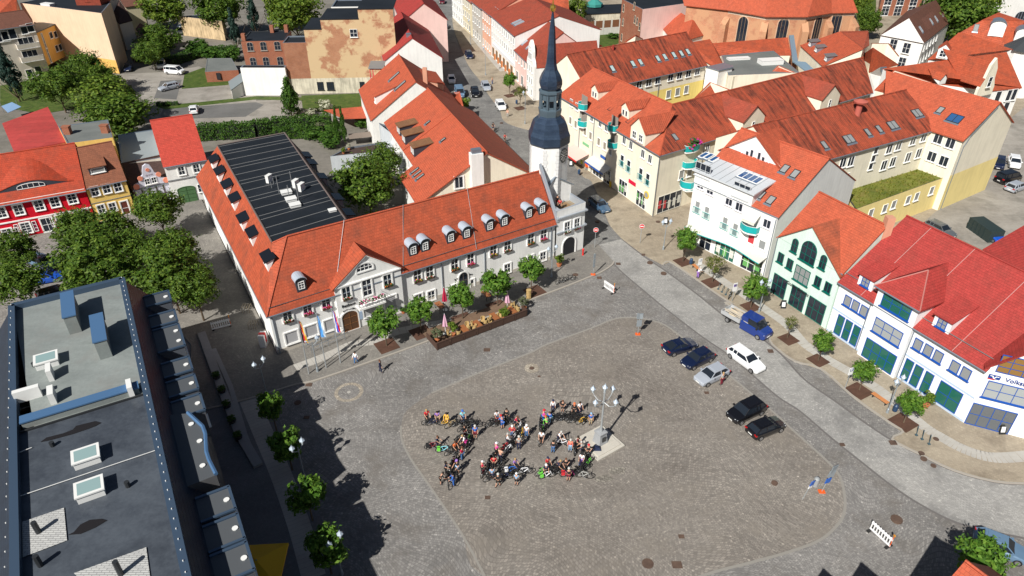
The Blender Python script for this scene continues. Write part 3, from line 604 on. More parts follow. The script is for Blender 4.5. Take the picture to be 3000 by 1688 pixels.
for i, ch in enumerate('Ratskeller'):
    q = (i-4.5)/4.5; P = vp('F',1692,792,FL,FR) + tu*q*1.25 + V((0,0,.1-.28*q*q)) + to*.06
    text(th, 'lettering', ch, .42, P, (tu + V((0,0,-.35*q))).normalized(), INK, depth=.05, up=(V((0,0,1))+tu*.35*q).normalized())
# notice boards by the doors
for T, x, y, w_2, h_2, c in (('F',915,1090,.5,1.1,(.35,.45,.6)),('F',765,1140,.5,1.3,(.55,.55,.55)),('F',1828,840,.6,.9,(.05,.05,.05))):
    m = MB(); P = vp(T,x,y,A_ if x < 1200 else FL,B_ if x < 1200 else FR); m.add([tuple(P+tu*a+to*b+V((0,0,cc))) for cc in (-h_2/2,h_2/2) for a, b in ((-w_2/2,.02),(-w_2/2,.1),(w_2/2,.1),(w_2/2,.02))], [(3,2,1,0),(4,5,6,7),(0,1,5,4),(1,2,6,5),(2,3,7,6),(3,0,4,7)]); m.build('notice_board', plain('board%d' % x, c, .5), th)
# balcony
bc = vp('F',980,965,A_,B_); bz = bc.z - .35; bm_ = MB()
def obox(mb, C, u, n, x0, x1, y0, y1, z0, z1, m=0): mb.add([tuple(V2(C)+u*a+n*b+V((0,0,cc))) for cc in (z0,z1) for a, b in ((x0,y0),(x1,y0),(x1,y1),(x0,y1))], [(3,2,1,0),(4,5,6,7),(0,1,5,4),(1,2,6,5),(2,3,7,6),(3,0,4,7)], m)
obox(bm_, bc, tu, to, -1.7, 1.7, 0, 1.1, bz-.25, bz); bal = bm_.build('balcony', SUR, th)
rl_ = MB(); fw = MB(); rng = random.Random(3)
for z in (.25, .6, .95):
    for a, b in (((-1.65,.02),(-1.65,1.05)),((-1.65,1.05),(1.65,1.05)),((1.65,1.05),(1.65,.02))): rl_.cyl(V2(bc)+tu*a[0]+to*a[1]+V((0,0,bz+z)), V2(bc)+tu*b[0]+to*b[1]+V((0,0,bz+z)), .025, .025, 5)
for q in range(9): p = V2(bc)+tu*(-1.65+3.3*q/8)+to*1.05; rl_.cyl(up(p,bz), up(p,bz+.95), .02, .02, 5)
rl_.build('railing', GREY, bal, origin=th['o'])
for q in range(120):
    p = V2(bc)+tu*rng.uniform(-1.7,1.7)+to*rng.choice((1.0,1.15)); z = bz+.75+rng.uniform(-.1,.35); r_ = .06; obox(fw, p, tu, to, -r_, r_, -r_, r_, z-r_, z+r_, rng.randrange(4))
fw.build('flower_boxes', [LEAFG, LEAFG, FLOW[0][2], FLOW[2][2]], bal, origin=th['o'])
# zinc dormers on the front slope
ROOFZ = plain('dormer_zinc', (.42,.49,.57), .4, .15); SLATE = plain('dormer_slate', (.035,.045,.06), .5)
wa = dict(size=(.72,1.0), z=.75, nx=2, ny=3, sill=False)
for T, x, y in (('F',478,905),('F',1318,640),('F',1408,608),('F',1600,545),('F',1720,512),('G',92,455),('G',202,420),('G',385,360),('G',485,328)):
    dormer(th, pp(T,x,y,*tpf), to, 1.15, 1.35, sfr, 'barrel', SLATE, ROOFZ, wa, rh=.5, over=.12)
# dark shed dormers on both long slopes of the hall
sl_ = (FZ-EV)/3.3; PANEL = plain('black_panel', (.008,.01,.014), .35)
for x, y in ((623,487),(640,522),(661,562),(683,603),(708,662),(735,705),(779,778)):
    P = pp('X',x,y+6,*tpl); dormer(th, P, -lin, 2.3, 1.25, sl_, 'shed', SUR, PANEL, None, shed=.35, over=.12)
rpl = plane(up(fd,FZ), up(fc,FZ), up(re_,EV))
for f_ in (.1,.2,.38,.62,.78): P = up(fd,FZ).lerp(up(fc,FZ),f_).lerp(up(re_,EV).lerp(up(re2,EV),f_), .8); dormer(th, P, lin, 2.0, 1.2, (FZ-EV)/3.2, 'shed', plain('shade_render',(.3,.32,.34),.8), plain('dark_glass_roof', (.03,.04,.045), .15), None, shed=.3)  # dormer fronts in a darker copy, their shade put into the colour
# plant on the flat roof
def roofbox(root, T, x, y, z, w, d, h, mat, name='vent', rz=33):
    c = at(T,x,y,z); m = MB(); M = Matrix.Translation(c) @ Matrix.Rotation(R(rz),4,'Z'); m.box(-w/2,w/2,-d/2,d/2,0,h,0,M); m.box(-w/2-.05,w/2+.05,-d/2-.05,d/2+.05,h,h+.05,0,M); return m.build(name, mat, root)
ACW = plain('vent_white', (.72,.72,.7), .5)
for x, y in ((270,568),(317,637),(357,695)): roofbox(th,'k',x,y,FZ+.05,1.3,1.0,.3,ACW,'roof_light',28)
roofbox(th,'k',730,745,FZ+.05,.9,.7,.2,ACW,'roof_light',28)
for x, y in ((102,455),(368,505),(425,540)): roofbox(th,'k',x,y,FZ+.05,.9,.45,1.0,ACW,'air_conditioner',70)
m = MB()
for x, y, h_ in ((125,520,.9),(198,565,2.4),(330,500,2.2),(297,600,1.6),(395,650,2.2),(145,480,.9),(180,470,.8)): p = at('k',x,y,FZ); m.cyl(p, p+V((0,0,h_)), .05, .05, 5)
m.build('roof_mast', GREY, th)
m = MB()
for f_ in (.2,.42,.68): a, b = eL.lerp(eR,f_), rl.lerp(rr,f_); m.cyl(a+V((0,0,.22)), b+V((0,0,.22)), .03, .03, 4)
m.build('lightning_wire', GREY, th)
# ------------------------------------------------ gate annex with roof terrace
ga = thing('gate_house', 'white gate house with arched passage and walled roof terrace beside the tower', 'gate house', tuple((FE+FR)/2+tn*4))
PZ, TZ = 7.56, 6.55; A2, B2 = FE+tu*.05+to*.25, FR+to*.02; B3 = at('w',690,515,PZ); B3 = FR + tn*((V2(B3)-FR).dot(tn)); A3 = FE + tu*.05 + tn*((B3-FR).dot(tn))
m = MB()
for a, b in ((A2,B2),(B2,B3),(B3,A3)): m.face([up(a,0),up(b,0),up(b,PZ),up(a,PZ)])
m.build('wall', WALLG, ga)
ti = .35; ia, ib, ic, id_ = A2+tu*ti*2.2+tn*ti, B2-tu*ti+tn*ti, B3-tu*ti-tn*ti, A3+tu*ti*2.2-tn*ti; m = MB()
for o_, p_, q_, r_ in ((A2,B2,ib,ia),(B2,B3,ic,ib),(A3,A2,ia,id_)): m.face([up(o_,PZ),up(p_,PZ),up(q_,PZ),up(r_,PZ)]); m.face([up(r_,PZ),up(q_,PZ),up(q_,TZ),up(r_,TZ)])
m.build('parapet', plain('zinc_cap', (.46,.5,.55), .4, .4), ga)
m = MB(); m.face([up(p,TZ) for p in (ia,ib,ic,id_)]); m.build('terrace', ground('terrace_boards', (.2,.15,.1), (.33,.27,.19), 1, 0), ga)
m = MB(); c_ = (ib+ic)/2 - tu*1.7; M = Matrix.Translation(up(c_,TZ+.02)) @ Matrix.Rotation(math.atan2(tu.y,tu.x),4,'Z'); [m.box(-.9,.9,y-.09,y+.09,0,.03,0,M) for y in [q*.24-1.2 for q in range(11)]]; m.build('deck', plain('deck_wood', (.3,.19,.1), .8), ga)
m = MB()
for z, d in ((4.05,.16),(6.35,.2)): obox(m, A2, tu, to, 0, (B2-A2).length+.15, -.02, d, z, z+.2); obox(m, B2, tn, tu, -.1, 5, -.02, d, z, z+.2)
m.build('cornice', plain('zinc_cap', (.46,.5,.55), .4, .4), ga)
for x, y, b in ((603,960,2),(725,915,4)): win(ga, vp('w',x,y,A2,B2), facing(A2,B2), 1.0, 1.65, 2, 2, sur=SUR, box=b)
P = vp('w',622,1235,A2,B2); win(ga, V((P.x,P.y,1.45)), facing(A2,B2), 2.3, 2.9, 1, 1, fm=SUR, gm=plain('painted_darkness', (.012,.012,.016), .9), arch=.75, sur=SUR, sill=False, name='archway')  # closed near-black panel; the dark of the open passage is painted on
m = MB(); s_ = .55
for a, b in ((eR+V((0,0,.3)), rr+V((0,0,.5))),): 
    a0 = a - tu*.1; b0 = b; m.add([tuple(p) for p in (a0, a0+tu*.4, b0+tu*.4, b0, a0+V((0,0,s_)), a0+tu*.4+V((0,0,s_)), b0+tu*.4+V((0,0,s_)), b0+V((0,0,s_)))], [(3,2,1,0),(4,5,6,7),(0,1,5,4),(1,2,6,5),(2,3,7,6),(3,0,4,7)])
    a1 = up(FE, EV); m.face([up(FE+tu*.3,5.6), up(FE+tu*.3+tn*4.4,5.6), b0+tu*.3]); 
m.build('fire_wall', plain('zinc_cap', (.46,.5,.55), .4, .4), ga)
# small gabled stair house between terrace and tower
ga0, ga1 = vp('w',385,480,A3,B3), vp('w',690,480,A3,B3); gap_ = vp('w',478,328,A3,B3)
q0, q1 = V2(A3)+tu*.4, V2(B3)+tu*.1; gz = 9.0; L_ = (q1-q0).length
m = MB(); apx = V2(q0)+tu*L_*.38; AZ2 = max(gap_.z, gz+1.6); e1, e0 = gz-.1, gz-.3
d2 = 3.0
for z in (0,): m.face([up(q0,5),up(q1,5),up(q1,e1),up(apx,AZ2),up(q0,e0)])
m.face([up(q1,0),up(q1+tn*d2,0),up(q1+tn*d2,e1),up(q1,e1)]); m.face([up(q0,0),up(q0+tn*d2,0),up(q0+tn*d2,e0),up(q0,e0)])
m.build('stair_house', WALLG, ga); m = MB()
for q, e_, s in ((q0,e0,-1),(q1,e1,1)): k = (AZ2-e_)/abs((q-apx).dot(tu)); m.slab([up(q+tu*s*.35+to*.2, e_-k*.35+.12), up(apx+to*.2,AZ2+.12), up(apx+tn*d2,AZ2+.12), up(q+tu*s*.35+tn*d2, e_-k*.35+.12)], .14)
m.build('stair_house_roof', ZINC, ga); win(ga, vp('w',470,530,q0,q1), facing(q0,q1), .5, .9, 1, 1, sur=SUR)
# ------------------------------------------------ clock tower
tc = V((5.1,92.9,0)); tw = thing('clock_tower', 'white octagonal tower with dark slate onion dome, open lantern, needle spire and clock', 'tower', tuple(tc))
TL['t'] = (1540,0,2.683)
dirx = V((1,0,0))
def tz(y): return vp('t',184+(1050-y)*.034,y,tc,tc+dirx).z
dep = lambda z: tc.y*CS + (CAM_H-z)*SN
def tr(hw, y): return hw/2.683/FPX*dep(tz(y))*1.03
SLATEB = tiles('tower_slate', (.025,.04,.07), dirt=(.06,.09,.135), amt=.6, row=.35, col=.5, rough=.3); LEAD = plain('lantern_lead', (.12,.17,.21), .35, .4); GOLD = plain('gilding', (.75,.5,.1), .25, .9)
A0 = R(-17)
def lat(name, pr, mat, a0=A0, n=8, par=None): m = MB(); m.lathe([(tr(h_,y), tz(y)) for h_, y in pr][::1], n, 0, tc, a0); return m.build(name, mat, par or tw, origin=tw['o'])
m = MB(); rw = tr(149,1110); m.lathe([(rw*1.03,0),(rw*1.0,tz(1108)+.2)], 8, 0, tc, A0); tower_wall = m.build('wall', WALLW, tw)
QU = plaster('quoin_render', (.72,.72,.71)); m = MB()
for k_ in range(8):
    a = A0+k_*math.pi/4; z = 8.0; j = 0
    while z < tz(1120)-.5:
        l = .55 if j % 2 else .38
        for s_ in (-1,1):
            d = V((math.cos(a+s_*5*math.pi/8), math.sin(a+s_*5*math.pi/8), 0)); nrm = V((math.cos(a+s_*math.pi/8), math.sin(a+s_*math.pi/8), 0)); c0 = tc+V((math.cos(a),math.sin(a),0))*rw*1.015
            m.face([up(c0+nrm*.035,z),up(c0+d*l+nrm*.035,z),up(c0+d*l+nrm*.035,z+.42),up(c0+nrm*.035,z+.42)])
        z += .52; j += 1
m.build('quoins', QU, tw)
lat('bell_roof', [(156,1112),(163,1100),(164,1045),(150,1012),(141,975),(127,942),(95,915),(84,900)], SLATEB)
lat('lower_cornice', [(84,902),(92,858),(92,848),(80,842)], LEAD)
m = MB(); rl2 = tr(78,790)
for k_ in range(8):
    a = A0+k_*math.pi/4; p = tc+V((math.cos(a),math.sin(a),0))*rl2; m.cyl(up(p,tz(845)), up(p,tz(732)), .17, .17, 6)
    a2 = a+math.pi/4; q = tc+V((math.cos(a2),math.sin(a2),0))*rl2; z0, z1 = tz(845), tz(732)
    m.face([up(p,z1-.75),up(q,z1-.75),up(q,z1),up(p,z1)]); m.face([up(p,z0),up(q,z0),up(q,z0+.35),up(p,z0+.35)])
    for f0, f1 in ((0,.22),(.78,1)): m.face([up(p.lerp(q,f0),z0),up(p.lerp(q,f1),z0),up(p.lerp(q,f1),z1),up(p.lerp(q,f0),z1)])
m.build('lantern', LEAD, tw); m = MB(); m.lathe([(.5,tz(845)),(.42,tz(732))], 8, 0, tc); m.build('lantern_core', plain('lantern_core',(.14,.17,.19),.6), tw)
lat('upper_cornice', [(80,735),(92,722),(92,706),(70,698)], LEAD)
lat('onion_dome', [(70,700),(84,682),(91,655),(90,622),(76,585),(52,545),(40,495),(34,410),(29,310),(24,240),(13,140),(7,96)], SLATEB)
lat('spire_tip', [(9,135),(6,95),(3,72)], plain('lead_tip',(.5,.53,.55),.4,.4))
m = MB(); zb = tz(62); m.lathe([(.08,-.5),(.3,-.35),(.38,0),(.3,.3),(.08,.42),(.03,1.4),(.02,2.0)], 10, 0, V((tc.x,tc.y,zb))); m.build('finial', GOLD, tw)
def clock(ang):
    n = V((math.cos(ang), math.sin(ang), 0)); u = V((-n.y, n.x, 0)); C0 = tc + n*(rw*math.cos(math.pi/8)+.06); zc = tz(1175)-.2; r_ = .8; f = MB()
    P = lambda x, z, d=0.0: up(C0+u*x+n*d, zc+z)
    f.face([P(r_*1.0*math.cos(q*math.pi/16), r_*1.18*math.sin(q*math.pi/16), .02) for q in range(32)], 0)
    for q in range(32):
        a, b = q*math.pi/16, (q+1)*math.pi/16
        f.face([P(r*math.cos(t_), r*1.18*math.sin(t_), .05) for r, t_ in ((r_,a),(r_*1.1,a),(r_*1.1,b),(r_,b))], 0); f.face([P(r*math.cos(t_), r*1.18*math.sin(t_), .04) for r, t_ in ((.3,a),(.36,a),(.36,b),(.3,b))], 1)
    for h_ in range(12):
        a = math.pi/2-h_*math.pi/6; d = V((math.cos(a),math.sin(a),0)); e = V((-d.y,d.x,0))*.055; f.face([P((d*r+e*s).x,(d*r+e*s).y*1.18,.045) for r, s in ((.48,-1),(.72,-1),(.72,1),(.48,1))], 1)
    for a, l, w_2 in ((R(152),.48,.04),(R(215),.66,.03)): d = V((math.cos(a),math.sin(a),0)); e = V((-d.y,d.x,0))*w_2; f.face([P((d*r+e*s).x,(d*r+e*s).y*1.18,.07) for r, s in ((-.12,-1),(l,-1),(l,1),(-.12,1))], 1)
    f.build('clock_face', [plain('clock_black',(.012,.014,.02),.4), plain('clock_white',(.85,.84,.8),.4)], tw)
for k_ in (0,4): clock(A0-math.pi/8-k_*math.pi/4)
# ================================================================== EAST SIDE: shops round the square
def poly_roof(root, faces, mat, th=.16, name='roof'):
    m = MB(); [m.slab(f, th) for f in faces]; return m.build(name, mat, root)
def wallrun(root, segs, mat, name='wall'):
    m = MB()
    for a, b, z0, z1 in segs:
        z1 = z1 if isinstance(z1, tuple) else (z1, z1); m.face([up(a,z0), up(b,z0), up(b,z1[1]), up(a,z1[0])])
    return m.build(name, mat, root)
def pipe(root, pts, mat=ZINC, r=.06):
    for a in pts: m = MB(); m.tube(a, r); m.build('downpipe', mat, root)
def balcony(root, P, u, n, w=1.7, d=.9, z=None, mat=TURQ, h=1.0, curved=True, par=None):
    """curved panel balcony, P at floor level on the wall plane"""
    m = MB(); k = 8; pts = [(-w/2+w*i/k, d*(.55+.45*math.sin(math.pi*i/k)) if curved else d) for i in range(k+1)]; pts = [(-w/2,0)]+pts+[(w/2,0)]
    Q = lambda a, z_: P+u*a[0]+n*a[1]+V((0,0,z_))
    m.face([Q(a,0) for a in pts], 1); m.face([Q(a,-.15) for a in pts][::-1], 1)
    for a, b in zip(pts, pts[1:]): m.face([Q(a,-.15),Q(b,-.15),Q(b,0),Q(a,0)], 1); m.face([Q(a,.08),Q(b,.08),Q(b,h),Q(a,h)], 0); m.cyl(Q(a,h+.02), Q(b,h+.02), .03, .03, 5, 1)
    o = m.build('balcony', [mat, SUR], root); return o
def frenchrail(root, P, u, n, w=1.5, h=.95, mat=TURQ):
    m = MB()
    for z in (.05, h): m.cyl(P-u*w/2+n*.18+V((0,0,z)), P+u*w/2+n*.18+V((0,0,z)), .028, .028, 5)
    for q in range(8): a = P-u*w/2+u*w*q/7+n*.18; m.cyl(a+V((0,0,.05)), a+V((0,0,h)), .018, .018, 4)
    m.build('window_rail', mat, root)
VWIN = plain('violet_frame', (.75,.73,.78), .4); GFR = plain('green_frame', (.0,.12,.09), .4); BFR = plain('blue_frame', (.01,.08,.36), .4)
def plate(root, T, x, y, A, B, w, h, mat, name='sign_board', off=.08, dz=0):
    P = vp(T,x,y,A,B); u = facing(A,B); n = V((u.y,-u.x,0)); m = MB(); obox(m, P, u, n, -w/2, w/2, off-.05, off+.03, P.z-h/2+dz, P.z+h/2+dz); return m.build(name, mat, root)
# ---------------------------------------------- corner house with two wings
c0, cB, cC = V((22,99,0)), V((8.6,126.3,0)), V((66.3,129.2,0)); hE = 10.6; J = at('a',1325,910,14.4); jl = at('a',95,348,14.4); jr = at('D',1105,432,14.4)
ch = thing('corner_house', 'cream corner shop house with turquoise balconies and a long streaked pantile wing', 'shop house', tuple(c0+V((3,8,0))))
ul, ur = (cB-c0).normalized(), (cC-c0).normalized(); nl, nr = V((ul.y,-ul.x,0)), V((-ur.y,ur.x,0)); nl = nl if nl.x > 0 else -nl; nr = nr if nr.y > 0 else -nr
def setz(v, z): return V((v.x, v.y, z))
bl, br_ = cB+nl*13.5, cC+nr*12.5; jl2, jr2 = V2(cB)+nl*6.8, jr
wallrun(ch, [(c0,cB,0,hE-.1),(c0,cC,0,hE-.4),(cB,bl,0,hE-.1),(cC,br_,0,hE-.4)], WALLC)
m = MB(); m.face([up(cC,hE-.4),up(br_,hE-.4),up(jr,14.2)]); m.build('gable', WALLC, ch)
eo = lambda p, n, z: setz(p-n*.4, z-.22)
cw = setz(c0-nl*.4-nr*.4, hE-.22); hr2 = 10.2
poly_roof(ch, [[cw, J, up(jl2,14.4), eo(cB,nl,hE)], [up(bl+nl*.3,hE-.2), up(jl2,14.4), J, up(c0+nl*14+nr*14.5,hE-.2)]], TILE2)
poly_roof(ch, [[cw, eo(cC,nr,hr2), jr, J], [up(br_,hr2), up(c0+nl*14+nr*14.5,hE-.2), J, jr]], PANT, name='streaked_roof')
m = MB(); m.cyl(J, cw, .14, .14, 6); m.cyl(J, up(jl2,14.4), .14, .14, 6); m.cyl(J, jr, .14, .14, 6); m.build('ridge', TILE2, ch)
gutter(ch, cw-V((0,0,.1)), eo(cB,nl,hE)-V((0,0,.1))); gutter(ch, cw-V((0,0,.1)), eo(cC,nr,hr2)-V((0,0,.1)))
cpl, cpr = plane(cw, eo(cB,nl,hE), J), plane(cw, J, eo(cC,nr,hr2)); sll = (14.4-hE)/6.9; slr = (14.4-hr2)/7.0
D2 = dict(nx=2, ny=1)
W(ch, c0, cB, [('a',x,y) for x,y in ((140,890),(203,935),(380,1065),(480,1130),(552,1180),(763,1330),(842,1390))] + [('d',655,385),('d',720,435),('d',842,520),('d',915,570)][:0] + [('d',842,520),('d',915,572)], .95, 1.35, **D2)
W(ch, c0, cB, [('a',128,1100),('a',190,1145),('a',300,1230),('a',365,1280),('a',462,1350),('a',532,1400)], .95, 1.4, gm=plain('beige_blind',(.3,.26,.2),.6), nx=1)
W(ch, c0, cB, [('d',515,490)], .95, 1.4, nx=1, gm=GLASS2)
uu = facing(c0, cB); nn = V((uu.y,-uu.x,0))
for x, y in ((632,590),(698,645),(820,725),(890,780)):
    P = vp('d',x,y,c0,cB); win(ch, P, uu, 1.0, 2.0, 1, 2, fm=WHITE, gm=GLASS); frenchrail(ch, P-V((0,0,1.0)), uu, nn)
POST = [plain('poster_red',(.5,.04,.05),.5), plain('poster_green',(.12,.35,.1),.5), plain('poster_pale',(.6,.6,.55),.5)]
def shopfront(root, T, x, y, A, B, w, h, nx=3, fm=WHITE, gm=GLASS, z=None, name='shop_window', posters=0, ny=2):
    P = vp(T,x,y,A,B); P = V((P.x,P.y,h/2+.2 if z is None else z)); u = facing(A,B); win(root, P, u, w, h, nx, ny, fm=fm, gm=gm, sill=False, name=name); n = V((u.y,-u.x,0))
    if posters:
        m = MB(); rg_ = random.Random(x)
        for q in range(posters): a = -w/2+w*(q+.5)/posters; b = rg_.uniform(-.3,.3); obox(m, P, u, n, a-w*.28/posters, a+w*.28/posters, .03, .05, P.z+b-h*.25, P.z+b+h*.2, rg_.randrange(3))
        m.build('poster', POST, root)
shopfront(ch,'d',640,860,c0,cB,2.4,2.5,3,posters=3); shopfront(ch,'d',822,985,c0,cB,2.6,2.6,3,posters=4)
shopfront(ch,'d',480,735,c0,cB,2.2,2.5,2,posters=1); shopfront(ch,'d',385,670,c0,cB,3.0,2.4,3)
shopfront(ch,'d',1105,1010,c0,cC,5.2,3.0,4,fm=plain('pale_frame',(.6,.58,.52),.5),posters=5)
plate(ch,'d',735,812,c0,cB,1.9,.6,plain('sign_red',(.65,.01,.05),.4))
plate(ch,'d',440,555,c0,cB,1.6,.5,plain('sign_blue',(.02,.1,.4),.4)); plate(ch,'d',520,830,c0,cB,.5,1.2,YEL,'letter_box',.2)
P = vp('d',880,935,c0,cB); m = MB(); m.cyl(P+nn*.05, P+nn*.12, .6, .6, 16); m.cyl(P+nn*.12, P+nn*.14, .42, .42, 16, 1); m.build('round_sign', [YEL, plain('sign_grey',(.3,.3,.28),.5)], ch)
plate(ch,'d',265,425,c0,cB,2.0,.45,plain('sign_green',(.2,.5,.25),.4))
for x, y in ((243,195),(240,165+60),): pass
for T, x, y in (('a',290,920),('a',283,1120),('a',645,1170),('a',640,1370)):
    P = vp(T,x,y,c0,cB); balcony(ch, P-V((0,0,.55)), uu, nn, 2.0, 1.1)
    m = MB(); obox(m, P, uu, nn, -.95, .95, .005, .012, P.z-.5, P.z+1.7); m.build('recess_shade_panel', plain('recess_shade',(.25,.22,.19),.9), ch)  # thin dark panel on the flat wall paints the shade of a recess
ud = facing(c0,cC); nd = V((ud.y,-ud.x,0))
for T, x, y in (('d',1300,610),('d',1310,835)): balcony(ch, vp(T,x,y,c0,cC)-V((0,0,.5)), ud, nd, 2.6, 1.2)
P = vp('d',1325,455,c0,cC); balcony(ch, P-V((0,0,.4)), ud, nd, 2.9, .9)
W(ch, c0, cC, [('d',1228,730),('d',1310,700)], 1.1, 1.6, gm=GLASS2, nx=1); W(ch, c0, cC, [('d',1490,465)], .9, 1.4, nx=2)
m = MB(); rg_ = random.Random(5)
for q in range(70): p = P+nd*rg_.uniform(.1,1.0)+ud*rg_.uniform(-1.2,1.2)+V((0,0,rg_.uniform(.2,1.6))); m.box(p.x-.12,p.x+.12,p.y-.12,p.y+.12,p.z-.1,p.z+.1,rg_.choice((0,0,0,1,2)))
m.build('balcony_plants', [LEAFG, FLOW[0][0], FLOW[1][0]], ch)
wd = dict(size=(.6,1.0), z=.85, nx=1, ny=1, xs=(-.42,.42), sill=False)
dormer(ch, pp('a',408,850,*cpl), nn, 2.2, 1.7, sll, 'gable', WALLC, PANTC, wd, rh=.9); dormer(ch, pp('a',765,1070,*cpl), nn, 2.2, 1.7, sll, 'gable', WALLC, PANTC, wd, rh=.9)
wd = dict(size=(1.0,1.15), z=.85, nx=2, ny=2, xs=(-.85,.85)); dormer(ch, pp('a',935,1345,*cpl)+nn*.35, nn, 3.9, 1.9, sll, 'gable', WALLC, PANTC, wd, rh=1.9)
wd = dict(size=(.7,1.5), z=1.1, nx=1, ny=3, sill=False)
dormer(ch, pp('D',262,1000,*cpr), -nr, 5.2, 2.3, slr, 'gable', WALLC, DTILE, wd, rh=2.1); dormer(ch, pp('D',838,830,*cpr), -nr, 5.2, 2.3, slr, 'gable', WALLC, DTILE, wd, rh=2.1)
sky(ch, cpl, [('a',200,655),('a',250,690),('a',497,850),('a',612,960),('a',828,1105)], .85, 1.35)
sky(ch, cpr, [('a',1358,1298),('a',1890,1158),('a',1985,1130),('D',450,825),('D',1075,652),('D',975,680)], .85, 1.35); sky(ch, cpr, [('a',1692,1210),('D',632,775)], 1.7, 1.3, nx=2)
pipe(ch, [[up(c0-nr*.1-nl*.1,.1), up(c0-nr*.1-nl*.1,hE-.3)], [vp('d',1465,390,c0,cC)+nd*.1, up(vp('d',1465,390,c0,cC)+nd*.1,0)]])
for x, y in ((190,500),(360,90)): p = vp('d',x,y,c0,cB)+nn*.1; pipe(ch, [[up(p,.1), up(p,hE-.3)]])
# awnings over the shops: own things
def awning(name, label, A, B, T, pts, z0, z1, out, mat, group=None, edge=None):
    a, b = vp(T,*pts[0],A,B), vp(T,*pts[1],A,B); u = V2(b-a).normalized(); n = V((u.y,-u.x,0)); n = n if n.dot(-V2(a)) > 0 else -n
    a, b = setz(a,z1), setz(b,z1); o = thing(name, label, 'awning', tuple((a+b)/2), group); m = MB(); m.slab([a,b,setz(b+n*out,z0),setz(a+n*out,z0)], .06); m.build('canopy', mat, o); m = MB()
    m.face([setz(a+n*out,z0-.35),setz(b+n*out,z0-.35),setz(b+n*out,z0),setz(a+n*out,z0)]); m.build('valance', edge or mat, o)
    for p in (a,b): m = MB(); m.cyl(p+V((0,0,-.4)), setz(p+n*out,z0-.1), .03, .03, 5); m.build('arm', GREY, o)
    return o
awning('shop_awning','grey shop awning with blue edge over the shaded shop front',c0,cB,'d',((330,590),(520,690)),2.7,3.4,1.6,plain('awning_grey',(.55,.54,.52),.8),edge=plain('sign_blue',(.02,.1,.4),.4))
awning('shop_awning','pale pink striped awning over the fruit and bag stall by the tower',c0,cB,'d',((150,440),(300,500)),2.4,3.2,2.6,plain('awning_pink',(.7,.45,.4),.8),edge=RED)
# yellow rear wing
yA, yB = at('a',800,635,9), at('a',1725,430,9); yu = (V2(yB)-V2(yA)).normalized(); yA = V2(yA)-yu*10
yl = plaster('yellow_render', (.85,.68,.22)); 
hy = house('courtyard_wing','long courtyard wing with streaked dark pantiles over pale and yellow walls','house',yA,yB,13.6,9,14.1,WALLC,PANT,over=.4)
y0, y1 = hy['A']-hy['n']*.03, hy['B']-hy['n']*.03; m = MB(); zt = vp('a',1480,670,y0,y1).z; m.face([up(y0,0),up(y1,0),up(y1,zt),up(y0,zt)]); m.build('yellow_wall', yl, hy['root'])
W(hy['root'], y0, y1, [('a',x,y) for x,y in ((935,675),(1047,652),(1155,625),(1305,590),(1410,568),(1515,545),(1620,520))], 1.5, 1.5, nx=2)
W(hy['root'], y0, y1, [('a',x,y) for x,y in ((1280,790),(1387,762),(1490,735))], 1.3, 1.7, nx=1, gm=GLASS2)
sky(hy['root'], hy['pf'], [('a',x,y) for x,y in ((620,488),(862,432),(950,412),(1155,370),(1238,350),(1345,328),(1432,310),(1510,290))], .95, 1.5, gm=plain('sky_glass',(.4,.5,.5),.1))
p = y0+yu*18.5-hy['n']*.1; pipe(hy['root'], [[up(p,0),up(p,8.6)]])
rgc = MB(); p = pp('a',630,270,*hy['pf']); rgc.cyl(p, p+V((0,0,1)), .2, .2, 8); rgc.build('vent_pipe', RROOF, hy['root'])
e_ = thing('stair_tower', 'white rounded stair tower at the end of the yellow courtyard wing', 'stair tower', tuple(V2(yB)))
m = MB(); q0 = V2(yB)-hy['n']*.2; m.prism([tuple((q0+yu*a-hy['n']*b)[:2]) for a, b in ((0,0),(5.2,0),(5.2,2.6),(4.4,3.2),(.3,3.2))], 0, 8.2); m.build('wall', WALLW, e_); m = MB(); m.prism([tuple((q0+yu*a-hy['n']*b)[:2]) for a, b in ((-.1,0),(5.3,0),(5.3,2.7),(4.5,3.35),(.2,3.35))], 8.2, 8.45); m.build('roof_edge', ZINC, e_)
# ---------------------------------------------- white house with penthouse
wA, wB = V((25.6,91.5,0)), V((34.0,80.75,0))
hw = house('balcony_house','tall white house with zinc penthouse, turquoise balconies and orange roof facing the square','shop house',wA,wB,18.4,9.5,15.2,WALLW,TILE2,over=.02)
wr, wn = hw['root'], hw['n']; wu = (wB-wA).normalized(); uu = facing(wA,wB); nn = V((uu.y,-uu.x,0))
Wp = lambda s_, d_, z: setz(wA+wu*s_+wn*d_, z)
m = MB(); L1 = 9.6
for a, b in (((0,-.06),(L1,-.06)),((L1,-.06),(L1,6)),((0,6),(0,-.06))): m.face([Wp(*a,9.2),Wp(*b,9.2),Wp(*b,12.0 if b[1]>1 else 11.35),Wp(*a,12.0 if a[1]>1 else 11.35)])
pent = m.build('penthouse', WALLW, wr); m = MB(); m.slab([Wp(-.35,-.45,11.4),Wp(L1+.35,-.45,11.4),Wp(L1+.35,6.2,12.35),Wp(-.35,6.2,12.35)], .2); m.build('metal_roof', plain('pale_metal_sheet',(.62,.65,.68),.4,.2), wr)
ppl = plane(Wp(0,0,11.42),Wp(5,0,11.42),Wp(0,6,12.3)); sky(wr, ppl, [('e',250,385),('e',310,400),('e',370,430)], .75, 1.7, gm=GLASSB, fm=WHITE); sky(wr, ppl, [('e',800,650)], 3.2, 1.8, gm=GLASSB, fm=WHITE, nx=4)
m = MB()
